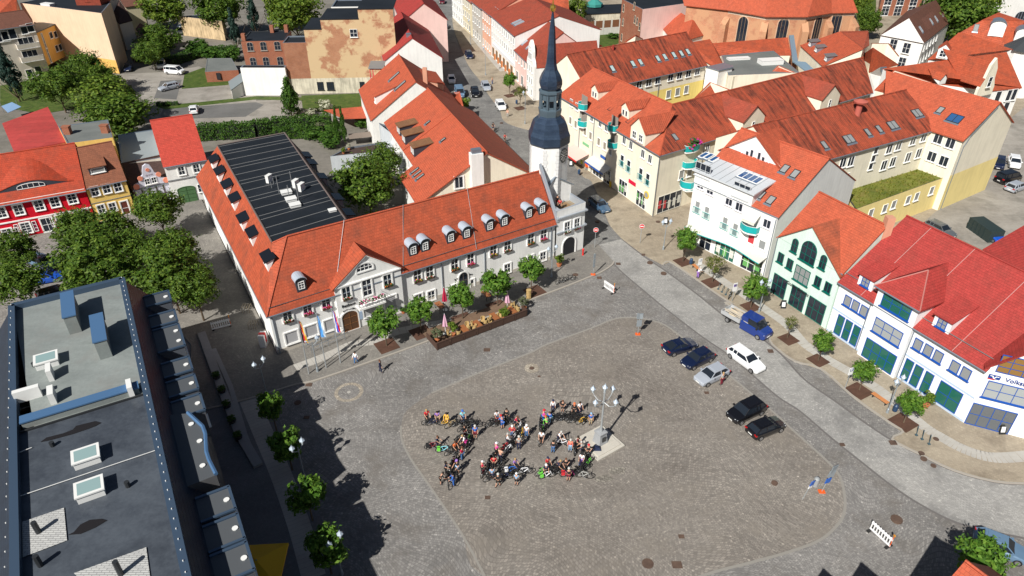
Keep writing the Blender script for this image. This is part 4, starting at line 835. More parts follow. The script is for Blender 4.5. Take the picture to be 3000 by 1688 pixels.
for q in range(1,9): a = Wp(-.3+(L1+.6)*q/9,-.4,11.43); b = Wp(-.3+(L1+.6)*q/9,6.1,12.37); m.cyl(a,b,.025,.025,4)
m.build('sheet_seams', GREY, wr)
gA, gC, gB = Wp(-1.0,6.0,12.4), Wp(4.6,6.0,16.3), Wp(L1+1.2,6.0,12.0); m = MB(); m.face([setz(gA,11),setz(gB,11),gB,gC,gA]); m.build('gable', WALLW, wr)
gd = 5.5; poly_roof(wr, [[gA-wn*.3+V((0,0,.05)), gC-wn*.3+V((0,0,.12)), gC+wn*gd, gA+wn*gd], [gB-wn*.3-V((0,0,.6))+wu*.7, gC-wn*.3+V((0,0,.12)), gC+wn*gd*.9, gB+wn*2.5+V((0,0,-.6))+wu*.7]], PANTC, name='cross_roof')
for x, h_ in ((3.0,.7),(3.7,1.2),(4.4,1.6),(5.6,1.6),(6.3,1.2),(7.0,.7)): win(wr, Wp(x,5.97,12.6+h_*.5), uu, .55, h_, 1, 1, fm=VWIN, sill=False)
W(wr, wA, wB, [('e',240,560)], 2.6, 2.0, nx=3, ny=2, fm=plain('silver_frame',(.5,.52,.54),.4), gm=GLASS); W(wr, wA, wB, [('e',695,805)], 2.6, 2.1, nx=3, ny=2, fm=plain('silver_frame',(.5,.52,.54),.4))
W(wr, wA, wB, [('e',x,y) for x,y in ((215,730),(328,795),(550,925),(668,990),(997,1190))], 1.15, 1.25, nx=2, fm=VWIN)
for x, y in ((175,995),(285,1060),(500,1185),(620,1260)): P = vp('e',x,y,wA,wB); win(wr, P, uu, .85, 1.9, 1, 2, sill=False, gm=GLASS2); frenchrail(wr, P-V((0,0,.95)), uu, nn, 1.35)
W(wr, wA, wB, [('v',972,245)], 1.05, 1.35, nx=1, gm=plain('poster_red',(.5,.04,.05),.5)); W(wr, wA, wB, [('v',1100,312)], 1.05, 1.35, nx=1, gm=GLASS2)
P = vp('v',975,85,wA,wB); balcony(wr, P-V((0,0,.6)), uu, nn, 2.6, 1.3)
awning('balcony_awning','cream striped awning over the turquoise balcony of the white house',wA,wB,'e',((780,1010),(925,1090)),P.z+1.1,P.z+2.1,1.2,plain('awning_cream',(.72,.68,.58),.8))
P = vp('e',70,700,wA,wB); balcony(wr, P-V((0,0,.6)), uu, nn, 2.0, 1.2)
shopfront(wr,'v',650,430,wA,wB,3.4,2.6,4,gm=GLASSG,posters=3); shopfront(wr,'v',965,580,wA,wB,3.4,2.6,3,posters=2); shopfront(wr,'v',430,290,wA,wB,2.0,2.6,2)
# the wavy glass canopy
a, b = wA+wu*.7, vp('v',1150,490,wA,wB); m = MB(); K_ = 28; zc = 3.1
prof = [(V2(a).lerp(V2(b),q/K_), 0.75+.4*math.sin(q/K_*math.pi*2.2+.6)) for q in range(K_+1)]
for (p, o1), (q, o2) in zip(prof, prof[1:]): m.slab([setz(p,zc+.35),setz(q,zc+.35),setz(q+nn*(o2+.6),zc),setz(p+nn*(o1+.6),zc)], .08)
m.build('wavy_canopy', plain('canopy_pale',(.58,.57,.52),.4), wr); m = MB(); m.tube([setz(p+nn*(o1+.62),zc-.02) for p, o1 in prof], .06); m.build('canopy_edge', TURQ, wr)
sky(wr, hw['pf'], [('e',1205,545),('e',1325,605),('e',920,850),('e',1040,915)], .95, 1.35)
p = wB+nn*.1-wu*.1; pipe(wr, [[up(p,.1),up(p,9.2)]])
# ---------------------------------------------- mint house
mA, mB_ = V((33.7,78.4,0)), V((38.25,69.6,0)); MINT = plaster('mint_render', (.62,.76,.68))
hm = house('mint_house','mint green gabled house with arched windows and dark green shop fronts','shop house',mA,mB_,11.0,8.0,13.0,MINT,TILE2,over=-.03)
mr, mn = hm['root'], hm['n']; mu = (mB_-mA).normalized(); uu = facing(mA,mB_); nn = V((uu.y,-uu.x,0)); Mp = lambda s_, d_, z: setz(mA+mu*s_+mn*d_, z); Lm = (mB_-mA).length
m = MB(); m.face([Mp(.1,-.05,0),Mp(Lm,-.05,0),Mp(Lm,-.05,7.7),Mp(Lm*.47,-.05,11.7),Mp(.1,-.05,8.0)]); m.build('front_gable', MINT, mr)
hitm = lambda p: p + mn*((hm['pf'][0]-p).dot(hm['pf'][1])/mn.dot(hm['pf'][1]))
a0 = Mp(Lm*.47,-.35,11.85); 
for s_, e_ in ((0,Mp(-.1,-.35,8.0)),(1,Mp(Lm+.15,-.35,7.75))): poly_roof(mr, [[e_, a0, a0+mn*4.6, e_+mn*.75]], TILE2 if s_ == 0 else tiles('worn_tiles',(.4,.1,.05),amt=.8), name='gable_roof')
W(mr, mA-mn*.06, mB_-mn*.06, [('H',590,565),('H',803,690)], .95, 1.9, nx=2, ny=2, fm=GFR, arch=.5); W(mr, mA-mn*.06, mB_-mn*.06, [('H',695,615)], 2.3, 2.9, nx=3, ny=3, fm=GFR, arch=.8)
W(mr, mA-mn*.06, mB_-mn*.06, [('H',483,658),('H',552,705),('H',762,838),('H',838,882)], .95, 1.4, nx=2, fm=GFR); W(mr, mA-mn*.06, mB_-mn*.06, [('H',642,790)], 2.3, 2.1, nx=3, ny=2, fm=GFR, gm=GLASS2)
shopfront(mr,'H',467,885,mA-mn*.06,mB_-mn*.06,2.3,2.9,3,fm=GFR); shopfront(mr,'H',605,975,mA-mn*.06,mB_-mn*.06,2.3,2.9,3,fm=GFR); shopfront(mr,'H',742,1065,mA-mn*.06,mB_-mn*.06,2.6,2.9,3,fm=GFR)
text(mr, 'lettering', 'Goldener', .62, vp('H',590,870,mA,mB_)+nn*.2, mu, INK); text(mr, 'lettering', 'Schnitt', .62, vp('H',660,915,mA,mB_)+nn*.2, mu, INK)
p = mA+nn*.12; pipe(mr, [[up(p,.1),up(p,7.8)]])
m = MB(); p = hm['r1']+mn*.3-mu*.2; m.box(p.x-.45,p.x+.45,p.y-.45,p.y+.45,11,14.0); m.build('chimney', plaster('pink_render',(.6,.3,.2)), mr)
# ---------------------------------------------- bank
bA, bB = V((38.3,69.4,0)), V((46.5,53.5,0)); BW = plaster('bright_render', (.84,.84,.84), .06)
hb = house('bank_house','long white bank with smooth red roof, blue window frames and hipped bay','bank',bA,bB,17.0,7.4,13.6,BW,RROOF,over=.45,base=(.35,plain('pale_blue_base',(.45,.55,.68),.8)))
kr, kn = hb['root'], hb['n']; ku = (bB-bA).normalized(); uu = facing(bA,bB); nn = V((uu.y,-uu.x,0)); Kp = lambda P_, d_=0, z=None: P_+kn*d_
bz = 9.75; e1, e2 = at('H',1205,850,bz), at('H',1555,1040,bz); s1 = (V2(e1)-bA).dot(ku); s2 = (V2(e2)-bA).dot(ku); Q = lambda s_, d_, z: setz(bA+ku*s_+kn*d_, z)
s1 += .3; s2 -= .3; m = MB()
for a, b in (((s1,-.5),(s2,-.5)),((s2,-.5),(s2,3)),((s1,3),(s1,-.5))): m.face([Q(*a,0),Q(*b,0),Q(*b,bz-.15),Q(*a,bz-.15)])
m.build('bay', BW, kr); a1 = at('H',1565,730,11.7); a1s, a1d = (V2(a1)-bA).dot(ku), (V2(a1)-bA).dot(kn); sm_ = (s1+s2)/2; ap1 = Q(sm_,3.0,11.9); ap2 = Q(sm_,6.6,12.0)
f1, f2, f3, f4 = Q(s1-.35,-.95,bz-.2), Q(s2+.35,-.95,bz-.2), Q(s2+.35,3.2,bz-.2), Q(s1-.35,3.2,bz-.2)
poly_roof(kr, [[f1,f2,ap1],[f2,f3,ap2,ap1],[f4,f1,ap1,ap2]], RROOF, name='bay_roof'); m = MB(); [m.cyl(ap1,f,.08,.08,5) for f in (f1,f2)]; m.build('bay_ridge', plain('ridge_grey_red',(.4,.15,.13),.6), kr); gutter(kr, f1-V((0,0,.1)), f2-V((0,0,.1)))
qa, qb = Q(s1,-.5,0), Q(s2,-.5,0)
CUR = plain('curtain_pane',(.34,.36,.36),.2)
W(kr, qa, qb, [('H',1355,1020)], 3.5, 1.9, nx=3, ny=2, fm=BFR, gm=GLASSG); W(kr, qa, qb, [('H',1287,1215)], 3.5, 1.9, nx=3, ny=2, fm=BFR, gm=CUR)
shopfront(kr,'u',1175,1110,qa,qb,4.0,2.6,4,fm=BFR,gm=GLASSG,z=1.6)
W(kr, bA, bB, [('u',783,435),('u',882,495),('u',985,560),('s',470,398),('s',578,460),('s',685,525),('s',862,635),('s',978,705)], .95, 1.35, nx=1, fm=BFR, gm=GLASS2)
for T, x, y in (('u',670,765),('u',765,832),('u',868,890),('s',345,690),('s',445,750),('s',560,810)): shopfront(kr,T,x,y,bA,bB,.95,2.7,1,fm=BFR,gm=GLASSG,z=1.75,name='tall_window')
shopfront(kr,'s',782,970,bA,bB,2.5,2.7,2,fm=BFR,gm=GLASSG,z=1.75,name='tall_window')
m = MB(); obox(m, bA, ku, -kn, 0, (bB-bA).length, 0, .04, 3.3, 3.5); m.build('blue_band', plain('band_blue',(.45,.55,.7),.7), kr)
wd = dict(size=(1.0,1.1), z=.75, nx=2, ny=2, fm=BFR, gm=GLASS2); 
for T, x, y in (('u',985,270),('s',700,240)): dormer(kr, pp(T,x,y,*hb['pf']), -kn, 1.9, 1.45, hb['sf'], 'shed', BW, RROOF, wd, shed=.3, over=.15)
for T, x, y in (('u',1095,430),('s',455,210)): p = vp(T,x,y,bA,bB)+nn*.12; pipe(kr, [[up(p,.2),up(p,7.2)]])
m = MB()
for f_ in (.18,.47,.8): m.cyl(hb['fa'].lerp(hb['fb'],f_)+V((0,0,.06)), hb['r0'].lerp(hb['r1'],f_)+V((0,0,.06)), .03, .03, 4)
m.build('lightning_wire', plain('wire_pink',(.5,.3,.28),.6), kr); m = MB(); m.cyl(hb['fa'].lerp(hb['r0'],.12)+V((0,0,.2)), hb['fb'].lerp(hb['r1'],.12)+V((0,0,.2)), .04, .04, 5); m.build('snow_guard', GREY, kr)
# corner part with the sign
gC2 = V((51.2,51.6,0)); gu = (V((50.6,51.6,0))-bB).normalized(); gn = V((-gu.y,gu.x,0)); gn = gn if gn.y > 0 else -gn; L2 = 8.0; Gp = lambda s_, d_, z: setz(bB+gu*s_+gn*d_, z)
hk = house('bank_corner','white corner wing of the bank with blue glazed gable and bank sign','bank',Gp(0,0,0),Gp(L2,0,0),14.0,7.6,7.61,BW,RROOF,gut=False,over=0,side=0)
ck = hk['root']; apz = 11.8; m = MB(); m.face([Gp(0,-.03,0),Gp(L2,-.03,0),Gp(L2,-.03,7.6),Gp(L2/2,-.03,apz),Gp(0,-.03,7.6)]); m.build('gable', BW, ck); A0_ = Gp(L2/2,-.4,apz+.12)
poly_roof(ck, [[Gp(-.4,-.4,7.45),A0_,A0_+gn*14,Gp(-.4,14,7.45)],[Gp(L2+.4,-.4,7.45),A0_,A0_+gn*14,Gp(L2+.4,14,7.45)]], RROOF, name='gable_roof')
GA, GB = Gp(0,-.03,0), Gp(L2,-.03,0); P0 = Gp(L2/2,-.03,7.9); uu = facing(GA,GB); nn = V((uu.y,-uu.x,0))
win(ck, Gp(3.3,-.03,8.2), uu, 5.4, 2.1, 5, 3, fm=BFR, gm=plain('amber_interior',(.25,.14,.04),.2), sill=False, name='gable_glazing'); win(ck, Gp(2.35,-.03,4.9), uu, 3.8, 2.1, 3, 2, fm=BFR, gm=CUR, name='curtained_window')
win(ck, Gp(2.05,-.03,1.5), uu, 3.9, 2.8, 4, 2, fm=BFR, gm=plain('lobby_glass',(.12,.13,.14),.1), sill=False, name='glass_entrance')
win(ck, Gp(6.3,-.03,4.9), uu, 2.6, 2.1, 2, 2, fm=BFR, gm=CUR); text(ck, 'lettering', 'Volksbank', .66, Gp(3.05,-.12,6.5), gu, plain('sign_navy',(.01,.05,.25),.4), depth=.08)
m = MB(); P = Gp(.75,-.1,6.5); obox(m, P, gu, -gn, -.5, .5, 0, .05, 6.3, 6.75, 0); m.face([P+gu*a-gn*.07+V((0,0,b)) for a, b in ((-.38,.17),(-.12,.17),(-.02,-.06),(.1,.17),(.38,.17),(.38,.08),(.17,.08),(.04,-.16),(-.07,-.16),(-.2,.08),(-.38,.08))], 1); obox(m, P, gu, -gn, -.5, .1, 0, .05, 6.18, 6.27, 2); m.build('bank_emblem', [plain('sign_navy',(.01,.05,.25),.4), WHITE, RED], ck)
# red roofs behind the bank
# ---------------------------------------------- cream complex with the green roof
xh, xr = 12.0, 16.0; x0, x1 = at('D',910,1165,xh), at('D',1640,965,xh); x2 = at('D',1860,1050,xh); xu = (V2(x1)-V2(x0)).normalized(); xn = V((-xu.y,xu.x,0)); 
hx_ = house('cream_block','large cream block under streaked pantiles with roof windows and a red vent','apartment house',V2(x0)-xu*10.5,V2(x1)+xu*.5,13.5,xh,xr,WALLC,PANT,over=.35)
xR = hx_['root']; sky(xR, hx_['pf'], [('D',x,y) for x,y in ((995,1050),(1325,945),(1508,855))], 1.9, 1.5, nx=2); sky(xR, hx_['pf'], [('D',1222,975),('D',1137,1000),('D',810,1095)], .9, 1.4)
W(xR, V2(x0), V2(x1), [('D',x,y) for x,y in ((1010,1215),(1300,1120),(1370,1095),(1480,1055),(1560,1030),(1258,1245),(1325,1220),(1440,1185),(1520,1155),(970,1345),(950,1225))], 1.35, 1.6, nx=2)
W(xR, V2(x0), V2(x1), [('D',1200,1130),('D',1180,1190),('D',1160,1250)], 1.0, 1.3, nx=1)
m = MB(); p = pp('D',1060,860,*hx_['pf']); m.lathe([(.45,-.5),(.45,1.6),(.95,1.75),(1.05,2.0),(.2,2.3)], 12, 0, p); m.build('roof_vent', plaster('vent_red',(.45,.12,.09)), xR)
gA3, gB3 = V2(x2), V2(at('z',865,225,xh)); gdir = (gB3-gA3).normalized(); Lg = (gB3-gA3).length; gin = V((-gdir.y,gdir.x,0)); gin = gin if gin.x < 0 else -gin
wg = thing('gable_block','cream gabled end block with yellow lower wall beside the car park','apartment house',tuple((gA3+gB3)/2+gin*5)); gz_ = 16.4
Y = lambda s_, d_, z: setz(gA3+gdir*s_+gin*d_, z); dn = 13.0
m = MB(); m.face([Y(0,0,0),Y(Lg,0,0),Y(Lg,0,xh),Y(Lg/2,0,gz_),Y(0,0,xh)]); m.face([Y(0,0,0),Y(0,dn,0),Y(0,dn,xh),Y(0,0,xh)]); m.face([Y(Lg,0,0),Y(Lg,dn,0),Y(Lg,dn,xh),Y(Lg,0,xh)]); m.build('wall', WALLC, wg)
YEL2 = plaster('pale_yellow_render', (.83,.68,.3)); m = MB(); zt = vp('z',300,800,gA3,gB3).z; m.face([Y(-.02,-.04,-.05),Y(Lg+.02,-.04,-.05),Y(Lg+.02,-.04,zt),Y(-.02,-.04,zt)]); m.build('yellow_wall', YEL2, wg)
Pa = Y(Lg/2,-.25,gz_+.1); poly_roof(wg, [[Y(-.35,-.25,xh-.15),Pa,Pa+gin*(dn+6),Y(-.35,dn,xh-.15)],[Y(Lg+.35,-.25,xh-.15),Pa,Pa+gin*(dn+6),Y(Lg+.35,dn,xh-.15)]], TILE2)
gpl = plane(Y(-.35,-.25,xh-.15),Pa,Pa+gin*dn); sky(wg, gpl, [('D',1795,895)], 2.1, 1.6, nx=2, gm=GLASSB); sky(wg, gpl, [('D',1685,832)], .9, 1.3)
pipe(wg, [[Y(.6,-.15,.1),Y(.6,-.15,xh-1.2),Y(1.6,-.15,xh+.2),Y(Lg/2,-.15,gz_-.6)]]); W(wg, gA3, gA3+gin*dn, [('D',1670,1045),('D',1762,1080),('D',1622,1180),('D',1712,1215)], 1.4, 1.6, nx=2)
gz5 = 5.4; gp = [at('H',925,120,gz5), at('D',1530,1210,gz5), at('D',1775,1315,gz5), at('H',1045,290,gz5), at('H',925,440,gz5)]
gr = flatbox('grass_roof_wing','low yellow wing with a grass-grown roof in front of the cream block',[gp[0],gp[1],gp[2],gp[3]],gz5-.15,YEL2,ground('grass_roof',(.06,.09,.01),(.22,.22,.04),.7,0,dirt=(.2,.13,.05),bumps=1.5),par=.1,pm=DARKM)
q0, q1 = V2(gp[3]), V2(gp[2]); W(gr, q0, q1, [('H',x,y) for x,y in ((1265,285),(1332,255),(1440,220),(1505,195),(1618,150),(1160,320))], 1.15, 1.4, nx=1, gm=GLASS2)
m = MB(); rg_ = random.Random(9)
for q in range(900):
    a, b = rg_.random(), rg_.random(); p = V2(gp[0]).lerp(V2(gp[1]),a).lerp(V2(gp[3]).lerp(V2(gp[2]),a),.03+b*.94); h_ = rg_.uniform(.1,.35); w_2 = .12; an = rg_.uniform(0,3.1); d = V((math.cos(an),math.sin(an),0))*w_2; z = gz5-.15
    m.face([setz(p-d,z),setz(p+d,z),setz(p+d*.3+V((rg_.uniform(-.1,.1),rg_.uniform(-.1,.1),0)),z+h_)])
o = m.build('roof_grass', leafmat('dry_grass',(.08,.1,.01),(.14,.16,.02),(.3,.26,.06)), gr); o['kind'] = 'stuff'
# ================================================================== NORTH: the street, the rear houses, the church quarter
def rh(name, label, cat, pts, faces, wm, rm, group=None, z0=0.0, th=.15, walls=True, skip=''):
    """house from roof faces: named points given as tile, x, y, z (or on the vertical plane through two earlier points)"""
    Q = {}
    for k, p in pts.items():
        Q[k] = p if isinstance(p, Vector) else at(*p) if len(p) == 4 else vp(p[1], p[2], p[3], Q[p[4]], Q[p[5]])
    c = sum(Q.values(), V((0,0,0)))/len(Q); o = thing(name, label, cat, (c.x, c.y, 0), group); cnt = {}
    for f in faces:
        for a, b in zip(f, f[1:]+f[0]): cnt[frozenset((a,b))] = cnt.get(frozenset((a,b)), 0)+1
    if walls:
        m = MB(); cc = V2(c)
        for f in faces:
            for a, b in zip(f, f[1:]+f[0]):
                if cnt[frozenset((a,b))] == 1 and (a+b not in skip and b+a not in skip):
                    p, q = [x + (cc-V2(x)).normalized()*.25 - V((0,0,.12)) for x in (Q[a], Q[b])]; m.face([up(p,z0), up(q,z0), q, p])
        m.build('wall', wm, o)
    m = MB(); [m.slab([Q[k] for k in f], th) for f in faces]; m.build('roof', rm, o); return o, Q
def fac(T, b0, b1): a, b = at(T,*b0), at(T,*b1); return V2(a), V2(b)
SALM = plaster('salmon_render', (.72,.4,.28)); PINK = plaster('pink_pale_render', (.78,.55,.5)); GRYR = plaster('grey_render', (.5,.47,.42)); CREAM2 = plaster('old_cream', (.68,.6,.42))
STEEL = plain('skylight_steel', (.45,.5,.55), .3, .4)
sA = V((-5.36,189.4,0)); sB = V((.73,168.4,0)); sd = (sB-sA).normalized()
hl = house('street_house','long white three-storey street house with violet-red roof and small windows','house',sA,sB,21,10.5,14.2,WALLW,DTILE,group='houses along the street'); hr_ = hl['root']; L_ = (sB-sA).length
grid(hr_, sA, sB, [1.2+i*1.95 for i in range(11)], (8.9,5.9), .75, 1.5, nx=1)
for i in range(6): win(hr_, sA+sd*(2+3.4*i)+V((0,0,1.6)), facing(sA,sB), 1.9, 2.3, 2, 1, fm=plain('ochre_frame',(.5,.3,.15),.6), sill=False, name='shop_window'); m = MB(); obox(m, sA+sd*(3.7+3.4*i), sd, -hl['n'], -.35,.35,0,.3,0,1.5); m.build('tiled_pier', plaster('orange_pier',(.5,.18,.06)), hr_)
m = MB(); obox(m, sA, sd, -hl['n'], 2, L_, 0, .25, 3.2, 4.0); m.build('fascia', plain('pale_fascia',(.7,.72,.75),.5), hr_)
sky(hr_, hl['pf'], [('r',1082,65),('r',1110,85),('r',1275,245),('r',1302,262)], 1.2, 2.4, gm=STEEL, fm=STEEL)
pA = sB; pB = V((3.55,158.6,0)); hp = house('street_house','pale pink street house with a steep red roof beside the curved gable','house',pA,pB,16,7.4,13.0,PINK,DTILE,group='houses along the street')
grid(hp['root'], pA, pB, (1.2,3.4,5.6,7.8), (5.8,), .8, 1.5, nx=1); grid(hp['root'], pA, pB, (2,6), (1.8,), 1.8, 2.2, nx=2); sky(hp['root'], hp['pf'], [('C',355,320),('C',388,350)], .9, 1.5, gm=STEEL, fm=STEEL)
gA_, gB_ = V((3.55,158.6,0)), V((4.97,153.75,0)); gd_ = (gB_-gA_).normalized(); Lq = (gB_-gA_).length; gi = V((-gd_.y,gd_.x,0)); gi = gi if gi.y*1 > 0 else -gi
cg = thing('curved_gable_house','narrow white house with a curved white baroque gable facing the street','house',tuple((gA_+gB_)/2+gi*5),'houses along the street')
pr = [(0,0),(Lq,0),(Lq,7.6),(Lq*.93,8.4),(Lq*.82,9.0),(Lq*.8,10.4),(Lq*.72,11.6),(Lq*.5,12.6),(Lq*.28,11.6),(Lq*.2,10.4),(Lq*.18,9.0),(Lq*.07,8.4),(0,7.6)]
m = MB(); f_ = [setz(gA_+gd_*a,z)-gi*.3 for a, z in pr]; b_ = [p+gi*.6 for p in f_]; m.face(f_); m.face(b_[::-1]); [m.face([f_[i],f_[(i+1)%13],b_[(i+1)%13],b_[i]]) for i in range(13)]; m.build('gable_wall', WALLW, cg)
Pg = lambda s_, d_, z: setz(gA_+gd_*s_+gi*d_, z); poly_roof(cg, [[Pg(0,.3,7.2),Pg(Lq/2,.3,11.4),Pg(Lq/2,15,11.4),Pg(0,15,7.2)],[Pg(Lq,.3,7.2),Pg(Lq/2,.3,11.4),Pg(Lq/2,15,11.4),Pg(Lq,15,7.2)]], DTILE)
wallrun(cg, [(Pg(0,0,0),Pg(0,15,0),0,7.2),(Pg(Lq,0,0),Pg(Lq,15,0),0,7.2)], WALLW, 'side_wall')
for z, xs in ((9.2,(1.7,2.5,3.3)),(6.6,(1.0,2.5,4.0)),(4.0,(1.0,2.5,4.0)),(1.6,(1.2,3.8))): [win(cg, Pg(x,-.3,z), facing(gA_,gB_), .7, 1.5, 1, 1) for x in xs]
win(cg, Pg(Lq/2,-.3,11.0), facing(gA_,gB_), .7, .9, 1, 1, arch=.8)
# further up the street
N0 = sA; seq = [(9.4,'narrow salmon-pink street house','salmon',SALM,DTILE,10.3),(10.5,'grey plain street house behind the salmon one','grey',GRYR,DTILE,10.0),(11,'cream yellow street house','cream',CREAM2,TILE,9.5),(14,'white street house at the upper picture edge','white',WALLW,TILE,9.0)]
p = sA
for w_2, lab, nm, wm_, rm2, he_ in seq:
    q = p - sd*w_2 + (V((-.25,0,0)) if nm != 'salmon' else V((0,0,0))); h_ = house('street_house', lab, 'house', q, p, 16, he_, he_+4, wm_, rm2, group='houses along the street'); k = int(w_2/2.3)
    grid(h_['root'], q, p, [1.2+i*2.2 for i in range(k)], (he_-1.7,he_-4.6,1.7), .95, 1.6, nx=1, gm=GLASS2 if nm == 'salmon' else GLASS); p = q
# west side of the street
h1 = house('street_house','white gabled house with smooth bright red roof on the west side of the street','house',V((-27.5,155.2,0)),V((-33.2,180.2,0)),12.4,8.5,12.9,WALLW,RROOF,n=V((.978,.21,0)).normalized(),group='houses along the street')
roofbox(h1['root'],'B',1280,280,12.3,1.0,1.2,.7,ZINC,'roof_hatch',12)
p1, p2 = at('B',1160,60,14), at('B',1430,170,9); house('street_house','pale pink house with a tall blind gable behind the bright red roof','house',V((-27.0,182,0)),V((-32,203,0)),11,10.5,14.5,PINK,RROOF,n=V((.978,.21,0)).normalized(),group='houses along the street')
h2 = house('rear_house','orange house with sloping roof lights between the tower house and the white gable','house',V((-25.6,125.3,0)),V((-31.0,143,0)),17.0,6.2,12.4,WALLW,TILE2,n=V((.957,.29,0)).normalized(),over=.3)
sky(h2['root'], h2['pf'], [('B',1172,578),('B',1218,645)], 1.0, 2.6); m = MB(); p = at('B',1405,600,11); m.box(p.x-.4,p.x+.4,p.y-.4,p.y+.4,8,13.2); m.build('chimney', plaster('pink_render',(.6,.3,.2)), h2['root'])
dormer(h2['root'], pp('B',1030,780,*h2['pf']), -h2['n'], 1.6, 1.5, h2['sf'], 'shed', WALLW, TILE2, dict(size=(1,1),z=.7), shed=.4)
dormer(h2['root'], V((-14.6,141.5,7.2)), h2['n'], 8.0, 1.6, h2['sf'], 'shed', SALM, TILE2, None, shed=.3)
# the big orange house behind the hall
Rf, Rn = V((-15.0,124.7,12)), V((-3.7,95.9,12)); dd = (V2(Rn)-V2(Rf)).normalized(); n3 = V((-.93,-.366,0)); P3 = lambda s_, d_, z: setz(V2(Rf)+dd*s_+n3*d_, z); LL = (V2(Rn)-V2(Rf)).length
o3 = thing('orange_roof_house','large white house with broad plain orange roof between hall garden and street','house',tuple(P3(15,0,0)))
wallrun(o3, [(P3(0,8,0),P3(20.5,8,0),0,7.1),(P3(20.5,8,0),P3(20.5,10.3,0),0,6.3),(P3(20.5,10.3,0),P3(LL,10.3,0),0,5.9),(P3(0,-8,0),P3(LL,-8,0),0,7)], WALLW)
m = MB(); m.face([P3(LL,10.3,0),P3(LL,-8,0),P3(LL,-8,7),setz(V2(Rn),11.9),P3(LL,10.3,5.9)]); m.build('gable', WALLC, o3); m = MB(); m.face([P3(0,8,0),P3(0,-8,0),P3(0,-8,7),setz(V2(Rf),11.9),P3(0,8,7)]); m.build('gable', WALLC, o3)
poly_roof(o3, [[Rf+V((0,0,.1)),P3(-.0,8.4,7.0),P3(20.4,8.4,7.0),P3(20.4,0,12.1)],[P3(20.4,0,12.1),P3(20.4,10.8,5.65),P3(LL+.3,10.8,5.65),P3(LL+.3,0,12.1)],[Rf+V((0,0,.1)),P3(LL+.3,0,12.1),P3(LL+.3,-8.5,6.8),P3(0,-8.5,6.8)]], TILE2)
op = plane(P3(0,0,12.1),P3(LL,0,12.1),P3(LL,10.8,5.65)); m = MB(); m.cyl(P3(0,0,12.2),P3(LL+.3,0,12.2),.14,.14,6); m.cyl(P3(14,0,12.15),P3(14,8.4,7.1),.07,.07,5); m.build('ridge', TILE2, o3)
for x, y, w_2 in ((1205,1010,2.2),(1245,1075,2.2),(1310,1165,2.2)): dormer(o3, pp('B',x,y,*op), n3, w_2, 1.5, .6, 'shed', SLATE, tiles('copper_dormer',(.2,.1,.05),amt=.3), dict(size=(.6,1.0),z=.75,nx=1,xs=(-.5,.5),sill=False), shed=.12)
sky(o3, op, [('B',1328,1288),('B',1347,1310),('B',1368,1335)], .6, 1.5); sky(o3, op, [('B',1425,925),('B',1540,1055)], .6, 1.0)
win(o3, vp('B',1658,1375,P3(LL,10,0),P3(LL,-8,0)), facing(P3(LL,10,0),P3(LL,-8,0)), 1.3, 1.8, 2, 1, sur=SUR)
m = MB(); p = vp('B',1785,1300,P3(LL,10,0),P3(LL,-8,0)); obox(m, p, n3, dd, -.9,.9,-.2,1.0,0,12.4); m.build('chimney_stack', WALLW, o3); m = MB(); obox(m, p, n3, dd, -.7,.7,0,.8,12.4,13.0); m.build('chimney_cap', ZINC, o3)
grid(o3, P3(0,8,0), P3(20.5,8,0), (4,8,12,16), (5.4,2.4), .9, 1.5)
rh('annex_roof','small orange roof tucked below the town hall ridge','annex',dict(a=('C',45,1392,5),b=('C',175,1222,6.5),c=('C',262,1330,5),d=('C',330,1230,5)),['abc','bcd'],WALLC,TILE2)
rh('link_house','low brown-tiled link roof between the two orange houses','house',dict(a=('B',1155,770,7),b=('B',1340,745,7),c=('B',1500,900,5),d=('B',1200,905,5)),['abcd'],WALLW,DTILE)
rh('link_house','small orange tiled roof at the street edge below the parked van','house',dict(a=('B',1530,712,6),b=('B',1665,690,6),c=('B',1700,830,4),d=('B',1560,800,4)),['abcd'],WALLW,TILE)
flatbox('courtyard_block','tall grey-white courtyard block with a brick chimney',[at('B',1055,935,6),at('B',1170,975,6),at('B',1175,1130,3.5),at('B',1075,1050,3.5)],6,plaster('bluish_render',(.55,.58,.6)),BIT)
q = flatbox('courtyard_wing','low white courtyard wing with brown roof sheet',[at('B',690,1190,3.2),at('B',1130,1145,3.2),at('B',1065,1085,3.2),at('B',820,1120,3.2)],3.2,plaster('bluish_render',(.55,.58,.6)),ground('brown_sheet',(.05,.03,.025),(.08,.055,.045),1))
tc_ = thing('garden_terrace','wooden roof terrace with pale lounger frame behind the cypresses','terrace',tuple(V2(at('B',910,1010,0)))); m = MB(); m.face([at('B',825,1010,1.5),at('B',1000,990,1.5),at('B',1010,1030,1.5),at('B',830,1050,1.5)]); m.build('deck', plain('grey_boards',(.2,.16,.13),.9), tc_); m = MB(); m.slab([at('B',640,830,2.6),at('B',960,800,2.6),at('B',975,890,2.6),at('B',790,895,2.6)],.1); m.build('lean_to_roof', TILE2, tc_)
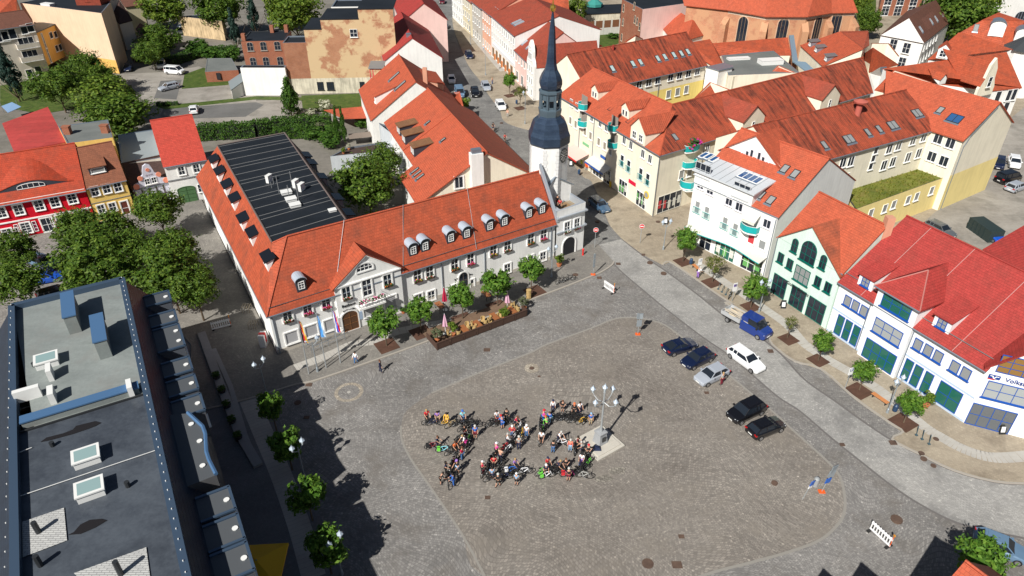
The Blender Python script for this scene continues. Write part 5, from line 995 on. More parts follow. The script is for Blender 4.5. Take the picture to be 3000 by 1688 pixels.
# brick fire wall and neighbours
TANW = bricks('old_fire_wall', (.42,.17,.08), (.36,.13,.06), (.45,.33,.22), .3, (.55,.4,.23)); BRK = bricks('red_brick', (.32,.085,.035), (.27,.07,.03), (.3,.2,.14), .3); OLDW = plaster('old_plaster', (.62,.57,.45), .3)
f0, f1 = V((-45.0,158.7,0)), V((-25.5,159.9,0)); fu = (f1-f0).normalized(); fn = V((-fu.y,fu.x,0)); Fp = lambda s_, d_, z: setz(f0+fu*s_+fn*d_, z)
fw_ = thing('brick_fire_wall_house','tall windowless house side with peeling plaster over red brick','house',tuple(Fp(9,5,0))); m = MB()
st = [(0,14.2),(3.8,14.2),(3.8,16.2),(12,16.2),(12,18.2),(19.5,18.3)]
m.face([Fp(0,0,3.4),Fp(19.5,0,3.4)]+[Fp(s_,0,z) for s_, z in st[::-1]]); m.face([Fp(0,0,3.4),Fp(0,9,3.4),Fp(0,9,14.2),Fp(0,0,14.2)]); m.build('wall', TANW, fw_)
m = MB(); m.face([Fp(-5,-.02,0),Fp(14,-.02,0),Fp(14,-.02,3.5),Fp(-5,-.02,3.5)]); m.build('base_wall', OLDW, fw_); m = MB(); [m.slab([Fp(a,-.1,z),Fp(b,-.1,z),Fp(b,10,z),Fp(a,10,z)],.25) for a, b, z in ((0,3.8,14.3),(3.8,12,16.3),(12,19.6,18.3))]; m.build('roof', BIT, fw_)
for T, x, y, w_2, h_ in (('B',865,250,1.6,1.7),('B',615,648,1.4,1.8),('B',690,648,1.6,1.8),('B',930,645,1.1,1.7)): win(fw_, vp(T,x,y,f0,f1)-fn*.03, facing(f0,f1), w_2, h_, 2, 2, fm=WHITE if y < 300 else DARKM)
flatbox('brick_stair_house','narrow brick block stepping down beside the fire wall',[Fp(-5,0,0),Fp(0,-.0,0),Fp(0,6,0),Fp(-5,6,0)],11.1,bricks('brown_brick',(.36,.13,.06),(.3,.1,.05),(.3,.22,.15),.5),BIT,z0=3.4)
bA_, bB2 = V((-59.4,159.6,0)), V((-50.2,160.4,0)); bh = flatbox('brick_house','red brick house with arched windows and dark flat roof',[bA_,bB2,bB2+V((-.8,9,0)),bA_+V((-.8,9,0))],11.2,BRK,BIT,cat='house',par=.15,pm=DARKM)
W(bh, bA_, bB2, [('B',x,y) for x,y in ((85,352),(185,348),(290,345),(108,465),(205,462),(312,460))], 1.35, 1.9, nx=2, ny=2, arch=.35, fm=plain('old_frame',(.3,.27,.24),.6)); m = MB()
for p in (bA_+V((.4,1,0)), bB2+V((-1.5,8,0)), bA_+V((4.5,8.5,0))): m = MB(); m.box(p.x-.4,p.x+.4,p.y-.4,p.y+.4,11,12.8); m.build('chimney', BRK, bh)
flatbox('white_fire_wall','smooth white wall with small holes under its coping in front of the brick house',[V((-60,157.5,0)),V((-50.1,157.4,0)),V((-50.2,159.3,0)),V((-60,159.5,0))],6.2,WALLW,BIT,cat='wall',par=.05)
rh('lean_to_shed','low white lean-to with grey roof beside the white wall','shed',dict(a=('A',1720,615,2.2),b=('A',1832,540,3.4),c=('A',1850,600,3.4),d=('A',1740,680,2.2)),['abcd'],WALLW,plain('grey_sheet',(.2,.23,.24),.6))
esc = thing('escape_stair','red steel escape stair under a grey roof at the house corner','stair',tuple(at('B',1045,600,0))); p = at('B',1045,640,0); m = MB(); K = V((-28.6,151.5,0))
for z in (0,2.8,5.6,8.0): m.box(K.x-1.3,K.x+1.3,K.y-1.6,K.y+1.6,z,z+.2)
for x in (-1.3,1.3):
    for y in (-1.6,1.6): m.box(K.x+x-.08,K.x+x+.08,K.y+y-.08,K.y+y+.08,0,8.2)
for z in (1,3.8,6.6): m.box(K.x-1.3,K.x+1.3,K.y-1.65,K.y-1.58,z,z+.06); m.box(K.x-1.3,K.x+1.3,K.y-1.65,K.y-1.58,z-.6,z-.55)
m.build('frame', plain('stair_red',(.55,.03,.06),.5), esc); m = MB(); m.slab([K+V((-1.6,-1.9,8.4)),K+V((1.6,-1.9,8.4)),K+V((1.6,1.9,8.9)),K+V((-1.6,1.9,8.9))],.1); m.build('roof', GREY, esc)
flatbox('white_block','white block behind the fire wall at the upper edge',[Fp(4,14,0),Fp(13,14,0),Fp(13,22,0),Fp(4,22,0)],15.5,WALLW,BIT)
# mill, garages and church
fl_ = flatbox('brick_mill','tall brick mill with pale pink side wall and grey roof',[V((29.6,201.5,0)),V((33.2,189.5,0)),V((51,199.5,0)),V((46,214,0))],11.6,PINK,BIT,par=.1)
q0, q1 = V((29.55,201.5,0)), V((33.15,189.4,0)); m = MB(); n_ = V((-.957,-.29,0))*.05; m.face([up(q0+n_,0),up(q1+n_,0),up(q1+n_,11.75),up(q0+n_,11.75)]); m.build('brick_front', BRK, fl_)
for x, y in ((1100,60),(1095,165),(1085,280),(1185,145),(1202,160),(1220,200),(1180,45)): win(fl_, vp('C',x,y,q0+n_,q1+n_), facing(q0,q1), .9, 2.0, 1, 2, arch=.5, fm=plain('stone_frame',(.5,.42,.32),.8))
rh('hipped_house','orange hipped house with white gable in front of the church','house',dict(a=('C',1425,255,6),b=('C',1575,305,6),c=('C',1770,245,6),d=('C',1620,150,9.5),e=('C',1505,80,9.5),f=('C',1375,190,6)),['abde','bcd','afe'],WALLW,TILE2)
rh('garage_row','low row with dark roof and green glass lantern','garage',dict(a=('C',800,110,3.2),b=('C',1080,95,3.2),c=('C',1085,30,3.6),d=('C',770,40,3.6)),['abcd'],plaster('old_plaster',(.62,.57,.45)),BIT)
p = at('C',880,25,4.5); m = MB(); m.lathe([(2.6,-.8),(2.6,0),(.2,1.6)],8,0,p); tag(m.build('glass_lantern', plain('green_lantern',(.05,.25,.22),.15)), 'green glass pyramid lantern on the low dark roof', 'lantern')
fA, fB = at('C',690,285,0), at('C',1065,255,0); fe = thing('panel_fence','pale concrete fence with rust-brown panels along the yard','fence',tuple(fA)); d_ = fB-fA
m = MB(); obox(m, fA, d_.normalized(), V((-d_.y,d_.x,0)).normalized(), 0, d_.length, 0, .15, 0, 2.0); m.build('base_wall', plaster('pale_concrete',(.55,.54,.5)), fe)
for k_ in range(6): m = MB(); obox(m, fA+d_*(k_/6), d_.normalized(), V((-d_.y,d_.x,0)).normalized(), .3, d_.length/6-.3, .02, .1, 2.0, 4.0); m.build('panel', plain('rust_panel',(.17,.07,.03),.8), fe)
for k_ in range(7): m = MB(); obox(m, fA+d_*(k_/6), d_.normalized(), V((-d_.y,d_.x,0)).normalized(), -.2,.2,-.03,.18,0,4.2); m.build('post', plaster('pale_concrete',(.55,.54,.5)), fe)
rh('red_roof_house','white house with bright orange roof at the upper edge right of the spire','house',dict(a=('C',455,0,9),b=('C',600,118,7),c=('C',690,108,7),d=('C',680,-40,11),e=('C',480,-60,11)),['abcde'],WALLW,TILE)
for k_, (q, l) in enumerate(((((590,412,7),(690,355,9),(750,385,8.6),(640,425,7)),'small orange hip roof beyond the courtyard wing, left one'),(((800,375,6),(862,315,8),(940,345,6),(870,372,6)),'little orange pyramid roof by the yard car'),(((1110,312,6),(1190,262,8.5),(1245,292,6),(1180,330,6)),'little orange pyramid roof against the brick mill'))): rh('small_roof_house', l, 'house', {c_: ('C',*p) for c_, p in zip('abcd', q)}, ['abcd'], WALLC, TILE2)
CHB = bricks('church_brick', (.5,.2,.1), (.42,.16,.08), (.5,.33,.22), .35, (.5,.27,.15)); z_ = 13.0
cv = [at('b',*q,z_) for q in ((-330,60),(265,122),(800,215),(1370,215),(1700,162),(2060,155))]; c_ = thing('brick_church','big brick church with faceted choir, orange roof and tall traceried windows','church',tuple(V2(sum(cv,V((0,0,0)))/6)+V((0,12,0))))
wallrun(c_, [(a,b,0,z_) for a, b in zip(cv, cv[1:])], CHB); rg1, rg2, rg0 = V((63,192,27)), V((78,192,27)), V((40,200,27)); ex = [p+(V2(p)-V((70,200,0))).normalized()*.7-V((0,0,.2)) for p in cv]
poly_roof(c_, [[ex[0],ex[1],rg1,rg0],[ex[1],ex[2],rg1],[ex[2],ex[3],rg2,rg1],[ex[3],ex[4],rg2],[ex[4],ex[5],rg2]], TILE2); 
m = MB(); [m.face([up(a,z_-1.1)-(V2(b-a).cross(V((0,0,1))).normalized()*-.04),up(b,z_-1.1)-(V2(b-a).cross(V((0,0,1))).normalized()*-.04),up(b,z_-.4)-(V2(b-a).cross(V((0,0,1))).normalized()*-.04),up(a,z_-.4)-(V2(b-a).cross(V((0,0,1))).normalized()*-.04)]) for a, b in zip(cv[1:], cv[2:])]; m.build('frieze', plaster('frieze_pale',(.6,.5,.4)), c_)
for x, y, i in ((455,430,1),(1015,455,2),(1505,430,3),(1770,370,4)): win(c_, vp('b',x,y,cv[i],cv[i+1]), facing(cv[i],cv[i+1]), 2.6, 6.5, 3, 1, fm=plain('tracery',(.3,.2,.12),.8), arch=.42, sur=plaster('pale_reveal',(.6,.42,.3)), sill=False, name='tracery_window')
for p in cv[1:]: q = (V2(p)-V((70,200,0))).normalized(); m = MB(); M = Matrix.Translation(V2(p)) @ Matrix.Rotation(math.atan2(q.y,q.x),4,'Z'); m.box(-.3,1.6,-.8,.8,0,z_-3.5,0,M); m.add([tuple(M@V(v)) for v in ((1.6,-.8,z_-3.5),(1.6,.8,z_-3.5),(-.3,.8,z_-3.5),(-.3,-.8,z_-3.5),(-.3,-.8,z_-1.6),(-.3,.8,z_-1.6))],[(0,1,5,4),(1,2,5),(0,4,3),(2,3,4,5)]); m.build('buttress', CHB, c_)
rh('chancel_row','long low orange tiled row under the church windows','house',dict(a=('b',0,615,8.5),b=('b',1100,530,8.5),c=('b',1150,780,6),d=('b',140,785,6),e=('b',-60,820,6)),['abcde'],WALLC,TILE)
m = MB(); a, b = at('b',1120,500,9.3), at('b',1175,860,6.6); m.slab([a,a+V((1.2,.3,0)),b+V((1.2,.3,0)),b],.5); m.slab([b,b+V((2.5,-1,0)),b+V((4.5,-6,-1.5)),b+V((2.5,-6,-1.5))],.3); tag(m.build('zinc_fire_wall', plain('blue_zinc',(.25,.36,.45),.4,.4)), 'blue-grey zinc-clad fire wall at the end of the orange row', 'wall')
fr = flatbox('flat_roof_block','white block with grey flat roof and two white roof boxes',[at('b',160,790,7.5),at('b',900,725,7.5),at('b',1270,1035,7.5),at('b',260,1075,7.5)],7.5,WALLC,ground('grey_felt',(.12,.13,.125),(.18,.19,.18),.6),par=.1)
for x, y, w_2, d_2 in ((400,840,5,1.4),(850,900,5,2.4)): roofbox(fr,'b',x,y,7.5,w_2,d_2,.9 if x > 500 else .35,ACW,'roof_box',10)
qa, qb = at('b',290,1080,7.4), at('b',840,1040,7.4); win(fr, vp('b',385,1180,qa,qb)-V((0,.1,0)), facing(V2(qa),V2(qb)), 2.6, 3.2, 1, 1, gm=plain('beige_door',(.55,.5,.38),.6), fm=WALLC, sill=False, name='door'); win(fr, vp('b',595,1135,qa,qb)-V((0,.1,0)), facing(V2(qa),V2(qb)), .9, 2.4, 1, 1, gm=GLASS2)
rh('small_roof_house','orange hip roof wedged between flat roof and streaked pantiles','house',dict(a=('b',745,1145,6),b=('b',965,925,8.5),c=('b',1240,1040,7.5),d=('b',1100,1130,6)),['abcd'],WALLC,TILE2)
rh('small_roof_house','orange hip roof beside the stair tower of the courtyard wing','house',dict(a=('a',1590,830,6),b=('a',1770,645,8.5),c=('a',2010,735,7.5),d=('a',1900,800,6)),['abcd'],WALLC,TILE2)
rh('small_roof_house','orange roof between courtyard wing and flat roof block','house',dict(a=('a',1530,180,9.5),b=('a',1770,140,9.5),c=('a',1880,325,7.5),d=('a',1980,560,6.5),e=('a',1710,400,7.5)),['abcde'],WALLC,TILE)
A_, B2_ = at('b',1275,640,7.5), at('b',1590,935,7.5); h3, Q3 = rh('dormer_house','orange house with three steel shed dormers near the church','house',dict(a=('b',1275,640,7.5),b=('b',1590,935,7.5),c=('b',2170,690,12),d=('b',1840,445,12),e=('b',2240,435,8),f=('b',2255,640,8)),['abcd','dcfe'],WALLC,TILE2)
p3 = plane(Q3['a'],Q3['b'],Q3['c']); o_2 = V2(Q3['b']-Q3['a']).normalized(); o_2 = V((o_2.y,-o_2.x,0)); o_2 = o_2 if o_2.x < 0 else -o_2
for x, y in ((1405,660),(1490,740),(1630,870)): dormer(h3, pp('b',x,y,*p3), o_2, 1.6, 1.3, .8, 'shed', ZINC, plain('steel_roof',(.25,.27,.28),.4,.5), dict(size=(1,.8),z=.7), shed=.1, over=.3)
rh('small_roof_house','orange roof with white gable trim below the white brown-roofed house','house',dict(a=('c',0,745,7),b=('c',170,630,11),c=('c',510,855,10),d=('c',120,955,6)),['abcd'],WALLC,TILE)
rh('small_roof_house','brown hipped roof in front of the white gabled house','house',dict(a=('c',150,572,8.5),b=('c',385,575,8.5),c=('c',520,745,6),d=('c',210,660,6.5)),['abcd'],WALLC,tiles('brown_orange_tiles',(.3,.1,.05),amt=.5))
gb = thing('zinc_gable_wall','white gable wall with zinc coping between the pantile roofs','wall',tuple(V2(at('c',220,1030,9)))); m = MB(); q4 = [at('c',*p) for p in ((130,975,10),(270,890,12.5),(310,1025,10.5),(190,1170,8))]; m.face(q4); m.face([up(q4[0],0),up(q4[3],0),q4[3],q4[0]]); m.face([up(q4[3],0),up(q4[2],0),q4[2],q4[3]]); m.build('wall', WALLW, gb); m = MB(); m.slab([q4[1],q4[2],q4[2]+V((1.3,.3,0)),q4[1]+V((1.3,.3,0))],.2); m.build('coping', ZINC, gb)
rh('rear_house','plain red-roofed house behind the bank','house',dict(a=('H',2005,592,9),b=('H',2345,395,9.5),c=('H',2600,640,7),d=('H',2380,790,6.5)),['abcd'],BW,RROOF)
wh, Qw = rh('white_gable_house','white house with large blank gable and brown tiled roof','house',dict(a=('c',270,465,9),d=('c',845,575,9),b=('v','c',645,235,'a','d'),e=('c',1195,295,9),f=('c',1005,0,14),g=('c',620,150,9)),['adb','bdef','agfb'],WALLW,BTILE,skip='')
m = MB(); m.face([Qw['a']-V((0,.2,0)),Qw['d']-V((0,.2,0)),Qw['b']-V((0,.2,.1))]); m.build('gable', WALLW, wh); W(wh, V2(Qw['a']), V2(Qw['d']), [('c',585,440),('c',440,590),('c',615,640),('c',555,830)], 1.7, 2.4, nx=2, ny=2)
pw = plane(Qw['b'],Qw['d'],Qw['e']); sky(wh, pw, [('c',805,390),('c',940,285),('c',1005,250),('c',1080,190)], .9, 1.6, gm=STEEL, fm=STEEL); grid(wh, V2(Qw['d']), V2(Qw['e']), (2,5,8,11,14), (7.5,4.5), .9, 1.4, nx=1)
rb = flatbox('brick_school','red brick building with white arched windows beyond the church yard',[at('c',225,218,0),at('c',760,205,0),at('c',790,40,0),at('c',250,20,0)],10,BRK,BIT,par=.1); qa, qb = V2(at('c',225,218,0)), V2(at('c',760,205,0)); W(rb, qa, qb, [('c',335,135),('c',497,140),('c',675,150),('c',375,0),('c',540,0),('c',715,5)], 2.4, 3.4, nx=2, ny=3, arch=.35)
r1, Q1 = rh('arch_dormer_house','orange roofed house with round zinc dormers at the right edge','house',dict(a=('c',1330,430,11),b=('c',1625,262,14),c=('c',1840,165,14),d=('c',2180,275,14),e=('c',2190,590,9),f=('c',1990,640,9)),['abcdef'],WALLW,TILE)
p4 = plane(Q1['a'],Q1['b'],Q1['f']); o4 = V((-.45,-.89,0)); wd = dict(size=(1.9,2.0), z=1.1, nx=2, ny=1, gm=plain('white_blind',(.7,.7,.7),.6))
for x, y in ((1790,480),(2125,580)): dormer(r1, pp('c',x,y,*p4), o4, 3.0, 2.2, .9, 'barrel', WALLW, ZINC, wd, rh=1.1)
sky(r1, p4, [('c',1540,370)], 1.0, 1.6)
r2, Q2 = rh('gable_dormer_house','orange house with a white gabled dormer below the dark round tower','house',dict(a=('c',890,795,8),b=('c',1310,430,12.5),c=('c',2030,655,12.5),d=('c',1900,760,9.5),e=('c',1250,800,8)),['abcde'],WALLW,TILE); p5 = plane(Q2['a'],Q2['b'],Q2['c']); dormer(r2, pp('c',1080,775,*p5), V((-.5,-.87,0)), 2.2, 2.0, .9, 'gable', WALLW, TILE, dict(size=(1.3,1.4),z=1.0,nx=2,ny=2), rh=1.0)
r3, Q3 = rh('curved_gable_block','long orange roof with a tall curved white gable and a small dormer','house',dict(a=('c',290,912,13),b=('c',1945,690,13),c=('c',2150,1165,9),d=('c',1740,1205,9),e=('c',960,1095,9.5),f=('c',440,905,12)),['abcdef'],WALLW,TILE); p6 = plane(Q3['a'],Q3['b'],Q3['c'])
qa, qb = V2(at('c',1740,1205,9)), V2(at('c',2150,1165,9)); W(r3, qa, qb, [('c',1825,1285),('c',1975,1265),('c',2035,1255),('c',1930,1430)], 1.3, 2.2, nx=1)
p = pp('c',1650,1235,*p6); gu_ = V((.9,.42,0)).normalized(); m = MB(); pr = [(-2.2,0),(2.2,0),(2.2,1.5),(1.5,3),(1.2,5),(0,7.0),(-.9,5.8),(-1.4,3),(-2.2,1.5)]; f_ = [p+gu_*a+V((0,0,z-.5)) for a, z in pr]; gb_ = V((-gu_.y,gu_.x,0))*.5; m.face(f_); m.face([q+gb_ for q in f_][::-1]); [m.face([f_[i],f_[(i+1)%9],f_[(i+1)%9]+gb_,f_[i]+gb_]) for i in range(9)]; m.build('curved_gable', WALLC, r3); m = MB(); m.slab([p+V((0,0,5.6)),p+V((0,0,5.6))+gb_*22,p-gu_*2+gb_*8+V((0,0,1.5)),p-gu_*2+V((0,0,1.5))],.15); m.build('gable_roof', TILE, r3); win(r3, p-V((0,.3,-2.2)), gu_, 1.1, 1.9, 1, 2)
dormer(r3, pp('c',1085,1110,*p6), V((.42,-.9,0)), 1.8, .9, .5, 'gable', WALLW, TILE, None, rh=.9)
rt = thing('round_tower','white round tower with dark conical roof at the right edge','tower',tuple(V2(at('c',2160,750,8)))); p = V2(at('c',2190,760,8)); m = MB(); m.lathe([(4.2,0),(4.2,10)],16,0,p); m.build('wall', WALLW, rt); m = MB(); m.lathe([(4.8,9.9),(.1,13.4)],16,0,p); m.build('roof', plain('dark_cone',(.04,.045,.05),.6), rt)
wf = thing('arched_window_hall','white hall with a huge arched window at the upper right corner','hall',tuple(V2(at('c',2100,200,6)))); qa, qb = V2(at('c',1690,235,0)), V2(at('c',2300,420,0)); m = MB(); m.face([up(qa,0),up(qb,0),up(qb,17),up(qa,7.5)]); m.face([up(qa,0),up(qa+V((3,18,0)),0),up(qa+V((3,18,0)),7.5),up(qa,7.5)]); m.build('wall', WALLW, wf); win(wf, vp('c',2140,260,qa,qb), facing(qa,qb), 5, 4.5, 5, 2, arch=.9, fm=plain('grey_frame',(.3,.35,.42),.5)); m = MB(); m.slab([up(qa,7.4),up(qb,17),up(qb+V((3,18,0)),17),up(qa+V((3,18,0)),7.4)],.2); m.build('roof', RROOF, wf)
x5, Q5 = rh('hip_wing','orange hip-ended wing of the cream block with two small vents','house',dict(a=('c',190,1192,xh),b=('c',450,925,xr),c=('c',955,1092,xr),d=('c',430,1255,xh)),['abcd'],WALLC,TILE2)
# ================================================================== WEST: garden houses, the old row, the dark building
a0, a1 = V((-128,157.2,0)), V((-111.6,172.0,0)); PALE = plaster('pale_beige', (.62,.56,.48))
ha = house('apartment_block','beige apartment block with loggias and brown roof at the left edge','apartment house',a0,a1,13,12.2,14.2,PALE,BTILE); ar = ha['root']
W(ar, a0, a1, [('f',300,370),('f',378,345),('f',480,880),('f',370,920)], 1.4, 2.0, nx=1); W(ar, a0, a1, [('f',15,460),('f',110,430)], 3.0, 2.2, nx=2)
for x, y in ((340,560),(390,720)):
    P = vp('f',x,y,a0,a1); u = facing(a0,a1); n = V((u.y,-u.x,0)); balcony(ar, P-V((0,0,.5)), u, n, 4.6, 1.3, mat=PALE, curved=False); win(ar, P+V((0,0,.8)), u, 3.2, 1.8, 3, 1)
yb = thing('yellow_block','orange-yellow projecting block with narrow stair windows','apartment house',(-113.5,177.5,0))
m = MB(); m.box(-117,-112.2,172.6,182.4,2.3,9.9); m.build('wall', plaster('ochre_render',(.72,.42,.12)), yb); m = MB(); m.box(-117.2,-112.0,172.4,182.6,9.9,10.1); m.build('roof', DARKM, yb)
qa, qb = V((-112.2,172.6,0)), V((-112.2,182.4,0)); W(yb, qa, qb, [('f',635,440),('f',692,430),('f',708,605),('f',752,590)], 1.3, 1.5, nx=1); W(yb, qa, qb, [('f',545,510),('f',608,690)], .7, 3.6, nx=1, ny=3, gm=GLASS2)
pc = flatbox('blank_wall_house','tall house with huge blank peach fire wall and dark flat roof',[V((-121.5,185.1,0)),V((-104.5,177.7,0)),V((-96.1,174.0,0)),V((-99.5,186,0)),V((-114,205,0))],14.0,plaster('peach_render',(.74,.53,.37)),BIT,par=.12)
m = MB(); [m.face([up(a,0),up(b,0),up(b,3.2),up(a,3.2)]) for a, b in ((V((-104.5,177.66,0)),V((-96.05,173.96,0))),)]; m.build('darker_base', plaster('ochre_render',(.72,.42,.12)), pc)
roofbox(pc,'f',600,70,14.0,3,1.5,.5,ACW,'roof_light',-20); p = at('f',1060,90,14); m = MB(); m.box(p.x-3,p.x+3,p.y+2,p.y+7,14,17); m.build('roof_house', DTILE, pc); win(pc, V((p.x,p.y+2,15.5)), V((-1,0,0)), 1.4, 1.6)
rh('orange_gable_house','orange brick-like house corner at the upper left','house',dict(a=('f',-100,-60,16),b=('f',205,-60,16),c=('f',208,135,13),d=('f',-20,170,13)),['abcd'],SALM,TILE)
d5, _ = rh('dark_tiled_house','house with steep dark brown tiled roof behind the blank wall','house',dict(a=('f',1270,30,12),b=('f',1490,-20,12),c=('f',1655,255,7),d=('f',1490,300,7),e=('f',1340,150,9)),['abcde'],PALE,tiles('umber_tiles',(.06,.035,.03),amt=.4))
rh('cream_house','old cream house with tall windows at the upper edge','house',dict(a=('f',1480,-30,9),b=('f',1760,-60,9),c=('f',1780,60,8),d=('f',1560,90,8)),['abcd'],CREAM2,BTILE)
rh('brown_shed','shed with dull brown-red roof among the bushes','shed',dict(a=('f',1690,365,3.5),b=('f',1745,290,4),c=('f',1905,355,4),d=('f',1790,478,3)),['abcd'],PALE,tiles('maroon_roof',(.16,.06,.055),amt=.3))
flatbox('tan_shed','flat-roofed shed of crumbling tan stone',[V((-94.5,210.7,0)),V((-90.1,208.9,0)),V((-80.5,204.9,0)),V((-83.5,215,0))],5.2,plaster('tan_stone',(.6,.45,.27),.35),BIT,par=.1)
sb = flatbox('brick_shed','small brick shed with sagging grey felt roof on the lawn',[at('A',1545,545,2.4),at('A',1795,530,2.4),at('A',1745,440,2.4),at('A',1562,442,2.4)],2.4,BRK,ground('grey_felt',(.12,.13,.125),(.18,.19,.18),.6),par=.06,pm=GREY); win(sb, (lambda a,b: vp('A',1650,575,V2(a),V2(b)))(at('A',1545,545,2.4),at('A',1795,530,2.4))-V((0,.15,0)), V((-1,0,0)), 1.0, 1.6, 1, 1, fm=BROWNW, gm=plain('painted_darkness',(.012,.012,.016),.9), sill=False, name='door')
tp = thing('blue_tarpaulin','blue and white tarpaulin canopy at the left edge beside the garden','canopy',tuple(V2(at('A',70,810,2)))); m = MB(); m.slab([at('A',10,800,2.6),at('A',90,770,2.9),at('A',160,805,2.6),at('A',60,850,2.3)],.06); m.build('sheet', plain('tarp_blue',(.2,.32,.5),.5), tp); [ (lambda q: (q.cyl(at('A',x,y,0),at('A',x,y,0)+V((0,0,2.4)),.05), q.build('pole',GREY,tp)))(MB()) for x, y in ((30,850),(150,840)) ]
rh('back_annex','red sheet-roofed rear annex with raised seams behind the red house','annex',dict(a=('A',15,930,8.2),b=('A',360,805,8.6),c=('A',500,1070,9.2),d=('A',105,1145,9.0)),['abcd'],WALLW,tiles('red_sheet',(.38,.05,.045),amt=.25,row=1.6,col=6))
# the old row
ra, rb2 = V((-92,83.0,0)), V((-64.15,97.1,0)); REDW = plaster('crimson_render', (.56,.005,.02), .05)
h5 = house('red_house','crimson house with white shutters, dentil eaves and an eyebrow dormer','house',ra,rb2,13.2,6.0,10.6,REDW,tiles('rust_tiles',(.4,.055,.024),amt=.5),over=.55); rr5 = h5['root']; u5 = facing(ra,rb2); n5 = V((u5.y,-u5.x,0))
m = MB(); obox(m, ra, (rb2-ra).normalized(), n5, 0, (rb2-ra).length, 0, .12, 2.55, 2.75); obox(m, ra, (rb2-ra).normalized(), n5, 0, (rb2-ra).length, 0, .3, 5.6, 5.85); m.build('white_band', SUR, rr5)
W(rr5, ra, rb2, [('g',15,760),('g',228,725),('g',475,670),('g',668,630),('g',878,588)], 1.15, 1.6, nx=2, ny=3, sur=SUR)
SHUT = plain('shutter_wine', (.18,.01,.05), .5)
for x, y in ((320,945),(745,850),(965,795),(100,1020)):
    P = vp('g',x,y,ra,rb2); win(rr5, P, u5, 1.2, 1.7, 2, 4, sur=SUR)
    for s_ in (-1,1): win(rr5, P+u5*s_*1.15, u5, .55, 1.7, 1, 3, gm=SHUT, sill=False, name='shutter')
P = vp('g',580,900,ra,rb2); win(rr5, V((P.x,P.y,1.2)), u5, 1.5, 2.2, 2, 2, sur=SUR, sill=False, name='door')
sl5 = h5['sf']; P = pp('g',385,460,*h5['pf']); m = MB(); n_ = 14; wv = lambda t_: 1.15*max(0,math.cos(t_*math.pi/2))**1.6
ur5 = -u5
pts = [(t_*5.5, wv(abs(t_))) for t_ in [(-1+2*i/n_) for i in range(n_+1)]]
for (x0,h0),(x1,h1_) in zip(pts, pts[1:]):
    q = lambda x, h_, b: P+ur5*x+V((0,0,h_+.06))-n5*(h_/sl5*2.6 if b else -.05)+V((0,0,(h_*1.6) if b else 0)); m.slab([q(x0,h0,0),q(x1,h1_,0),q(x1,h1_,1),q(x0,h0,1)],.08)
eb = m.build('eyebrow_roof', MATS['rust_tiles'], rr5); m = MB(); m.face([P+ur5*x+V((0,0,h_-.05)) for x, h_ in pts]+[P+ur5*5.5-V((0,0,.2)),P-ur5*5.5-V((0,0,.2))]); m.build('eyebrow_front', SLATE, eb, origin=rr5['o']); win(rr5, P+V((0,0,.45))+n5*.02, u5, 3.6, .8, 5, 1, arch=1.0, sill=False, name='eyebrow_window')
ya, yb_ = V((-64.1,97.25,0)), V((-59.45,100.3,0)); YW = plaster('warm_yellow', (.8,.55,.16)); h6 = house('yellow_house','narrow yellow house with brown roof and a broad shed dormer','house',ya,yb_,13.0,5.9,10.0,YW,tiles('rust_brown',(.24,.09,.05),amt=.5),rf=.45,over=.25); u6 = facing(ya,yb_)
W(h6['root'], ya, yb_, [('g',1155,500),('g',1298,470),('g',1435,450)], 1.0, 1.45, nx=2, ny=2, sur=SUR); W(h6['root'], ya, yb_, [('g',1235,715),('g',1372,690)], .95, 1.35, nx=2, ny=2, sur=SUR); P = vp('g',1522,690,ya,yb_); win(h6['root'], V((P.x,P.y,1.25)), u6, 1.0, 2.3, 1, 2, fm=SUR, gm=plain('red_brown_door',(.13,.03,.02),.5), sur=SUR, sill=False, name='door')
m = MB(); obox(m, ya, (yb_-ya).normalized(), V((u6.y,-u6.x,0)), 0, (yb_-ya).length, 0, .06, 3.05, 3.15); m.build('string_course', GREY, h6['root']); dormer(h6['root'], pp('g',1205,290,*h6['pf'])+V((0,0,.1)), V((u6.y,-u6.x,0)), 2.4, 1.1, h6['sf'], 'shed', SLATE, MATS['rust_brown'], dict(size=(1.9,.8),z=.55,nx=1,gm=GLASS2), shed=.2)
flatbox('grey_roof_annex','grey flat-roofed back part with two brick chimneys behind the yellow house',[at('A',440,955,9.6),at('A',815,905,9.6),at('A',850,1040,9.6),at('A',505,1085,9.6)],9.6,YW,ground('grey_felt',(.12,.13,.125),(.18,.19,.18),.6),par=.08)
for x, y, l in ((515,1010,'brick chimney at the left of the grey annex roof'),(800,1000,'brick chimney at the right of the grey annex roof')): p = at('A',x,y,9.6); m = MB(); m.box(p.x-.55,p.x+.55,p.y-.4,p.y+.4,9,10.8); m.box(p.x-.62,p.x+.62,p.y-.47,p.y+.47,10.8,10.95); tag(m.build('chimney', BRK), l, 'chimney')
ta, tb = V((-59.4,101.4,0)), V((-54.9,104.6,0)); u7 = facing(ta,tb); n7 = V((u7.y,-u7.x,0)); ut = (tb-ta).normalized(); Lt = (tb-ta).length
ht = house('timber_house','half-timbered house with a pink scrolled baroque gable','house',ta,tb,5.0,3.5,6.4,plaster('lilac_render',(.6,.6,.68)),tiles('umber_tiles',(.06,.035,.03),amt=.4),rf=.85,over=.1); rt_ = ht['root']
pr = [(.1,3.5),(Lt-.1,3.5),(Lt-.3,4.2),(Lt-1.1,4.4),(Lt-1.2,5.1),(Lt-1.9,5.5),(Lt-2.0,6.1),(Lt/2+.5,6.9),(Lt/2,7.15),(Lt/2-.5,6.9),(2.0,6.1),(1.9,5.5),(1.2,5.1),(1.1,4.4),(.3,4.2)]
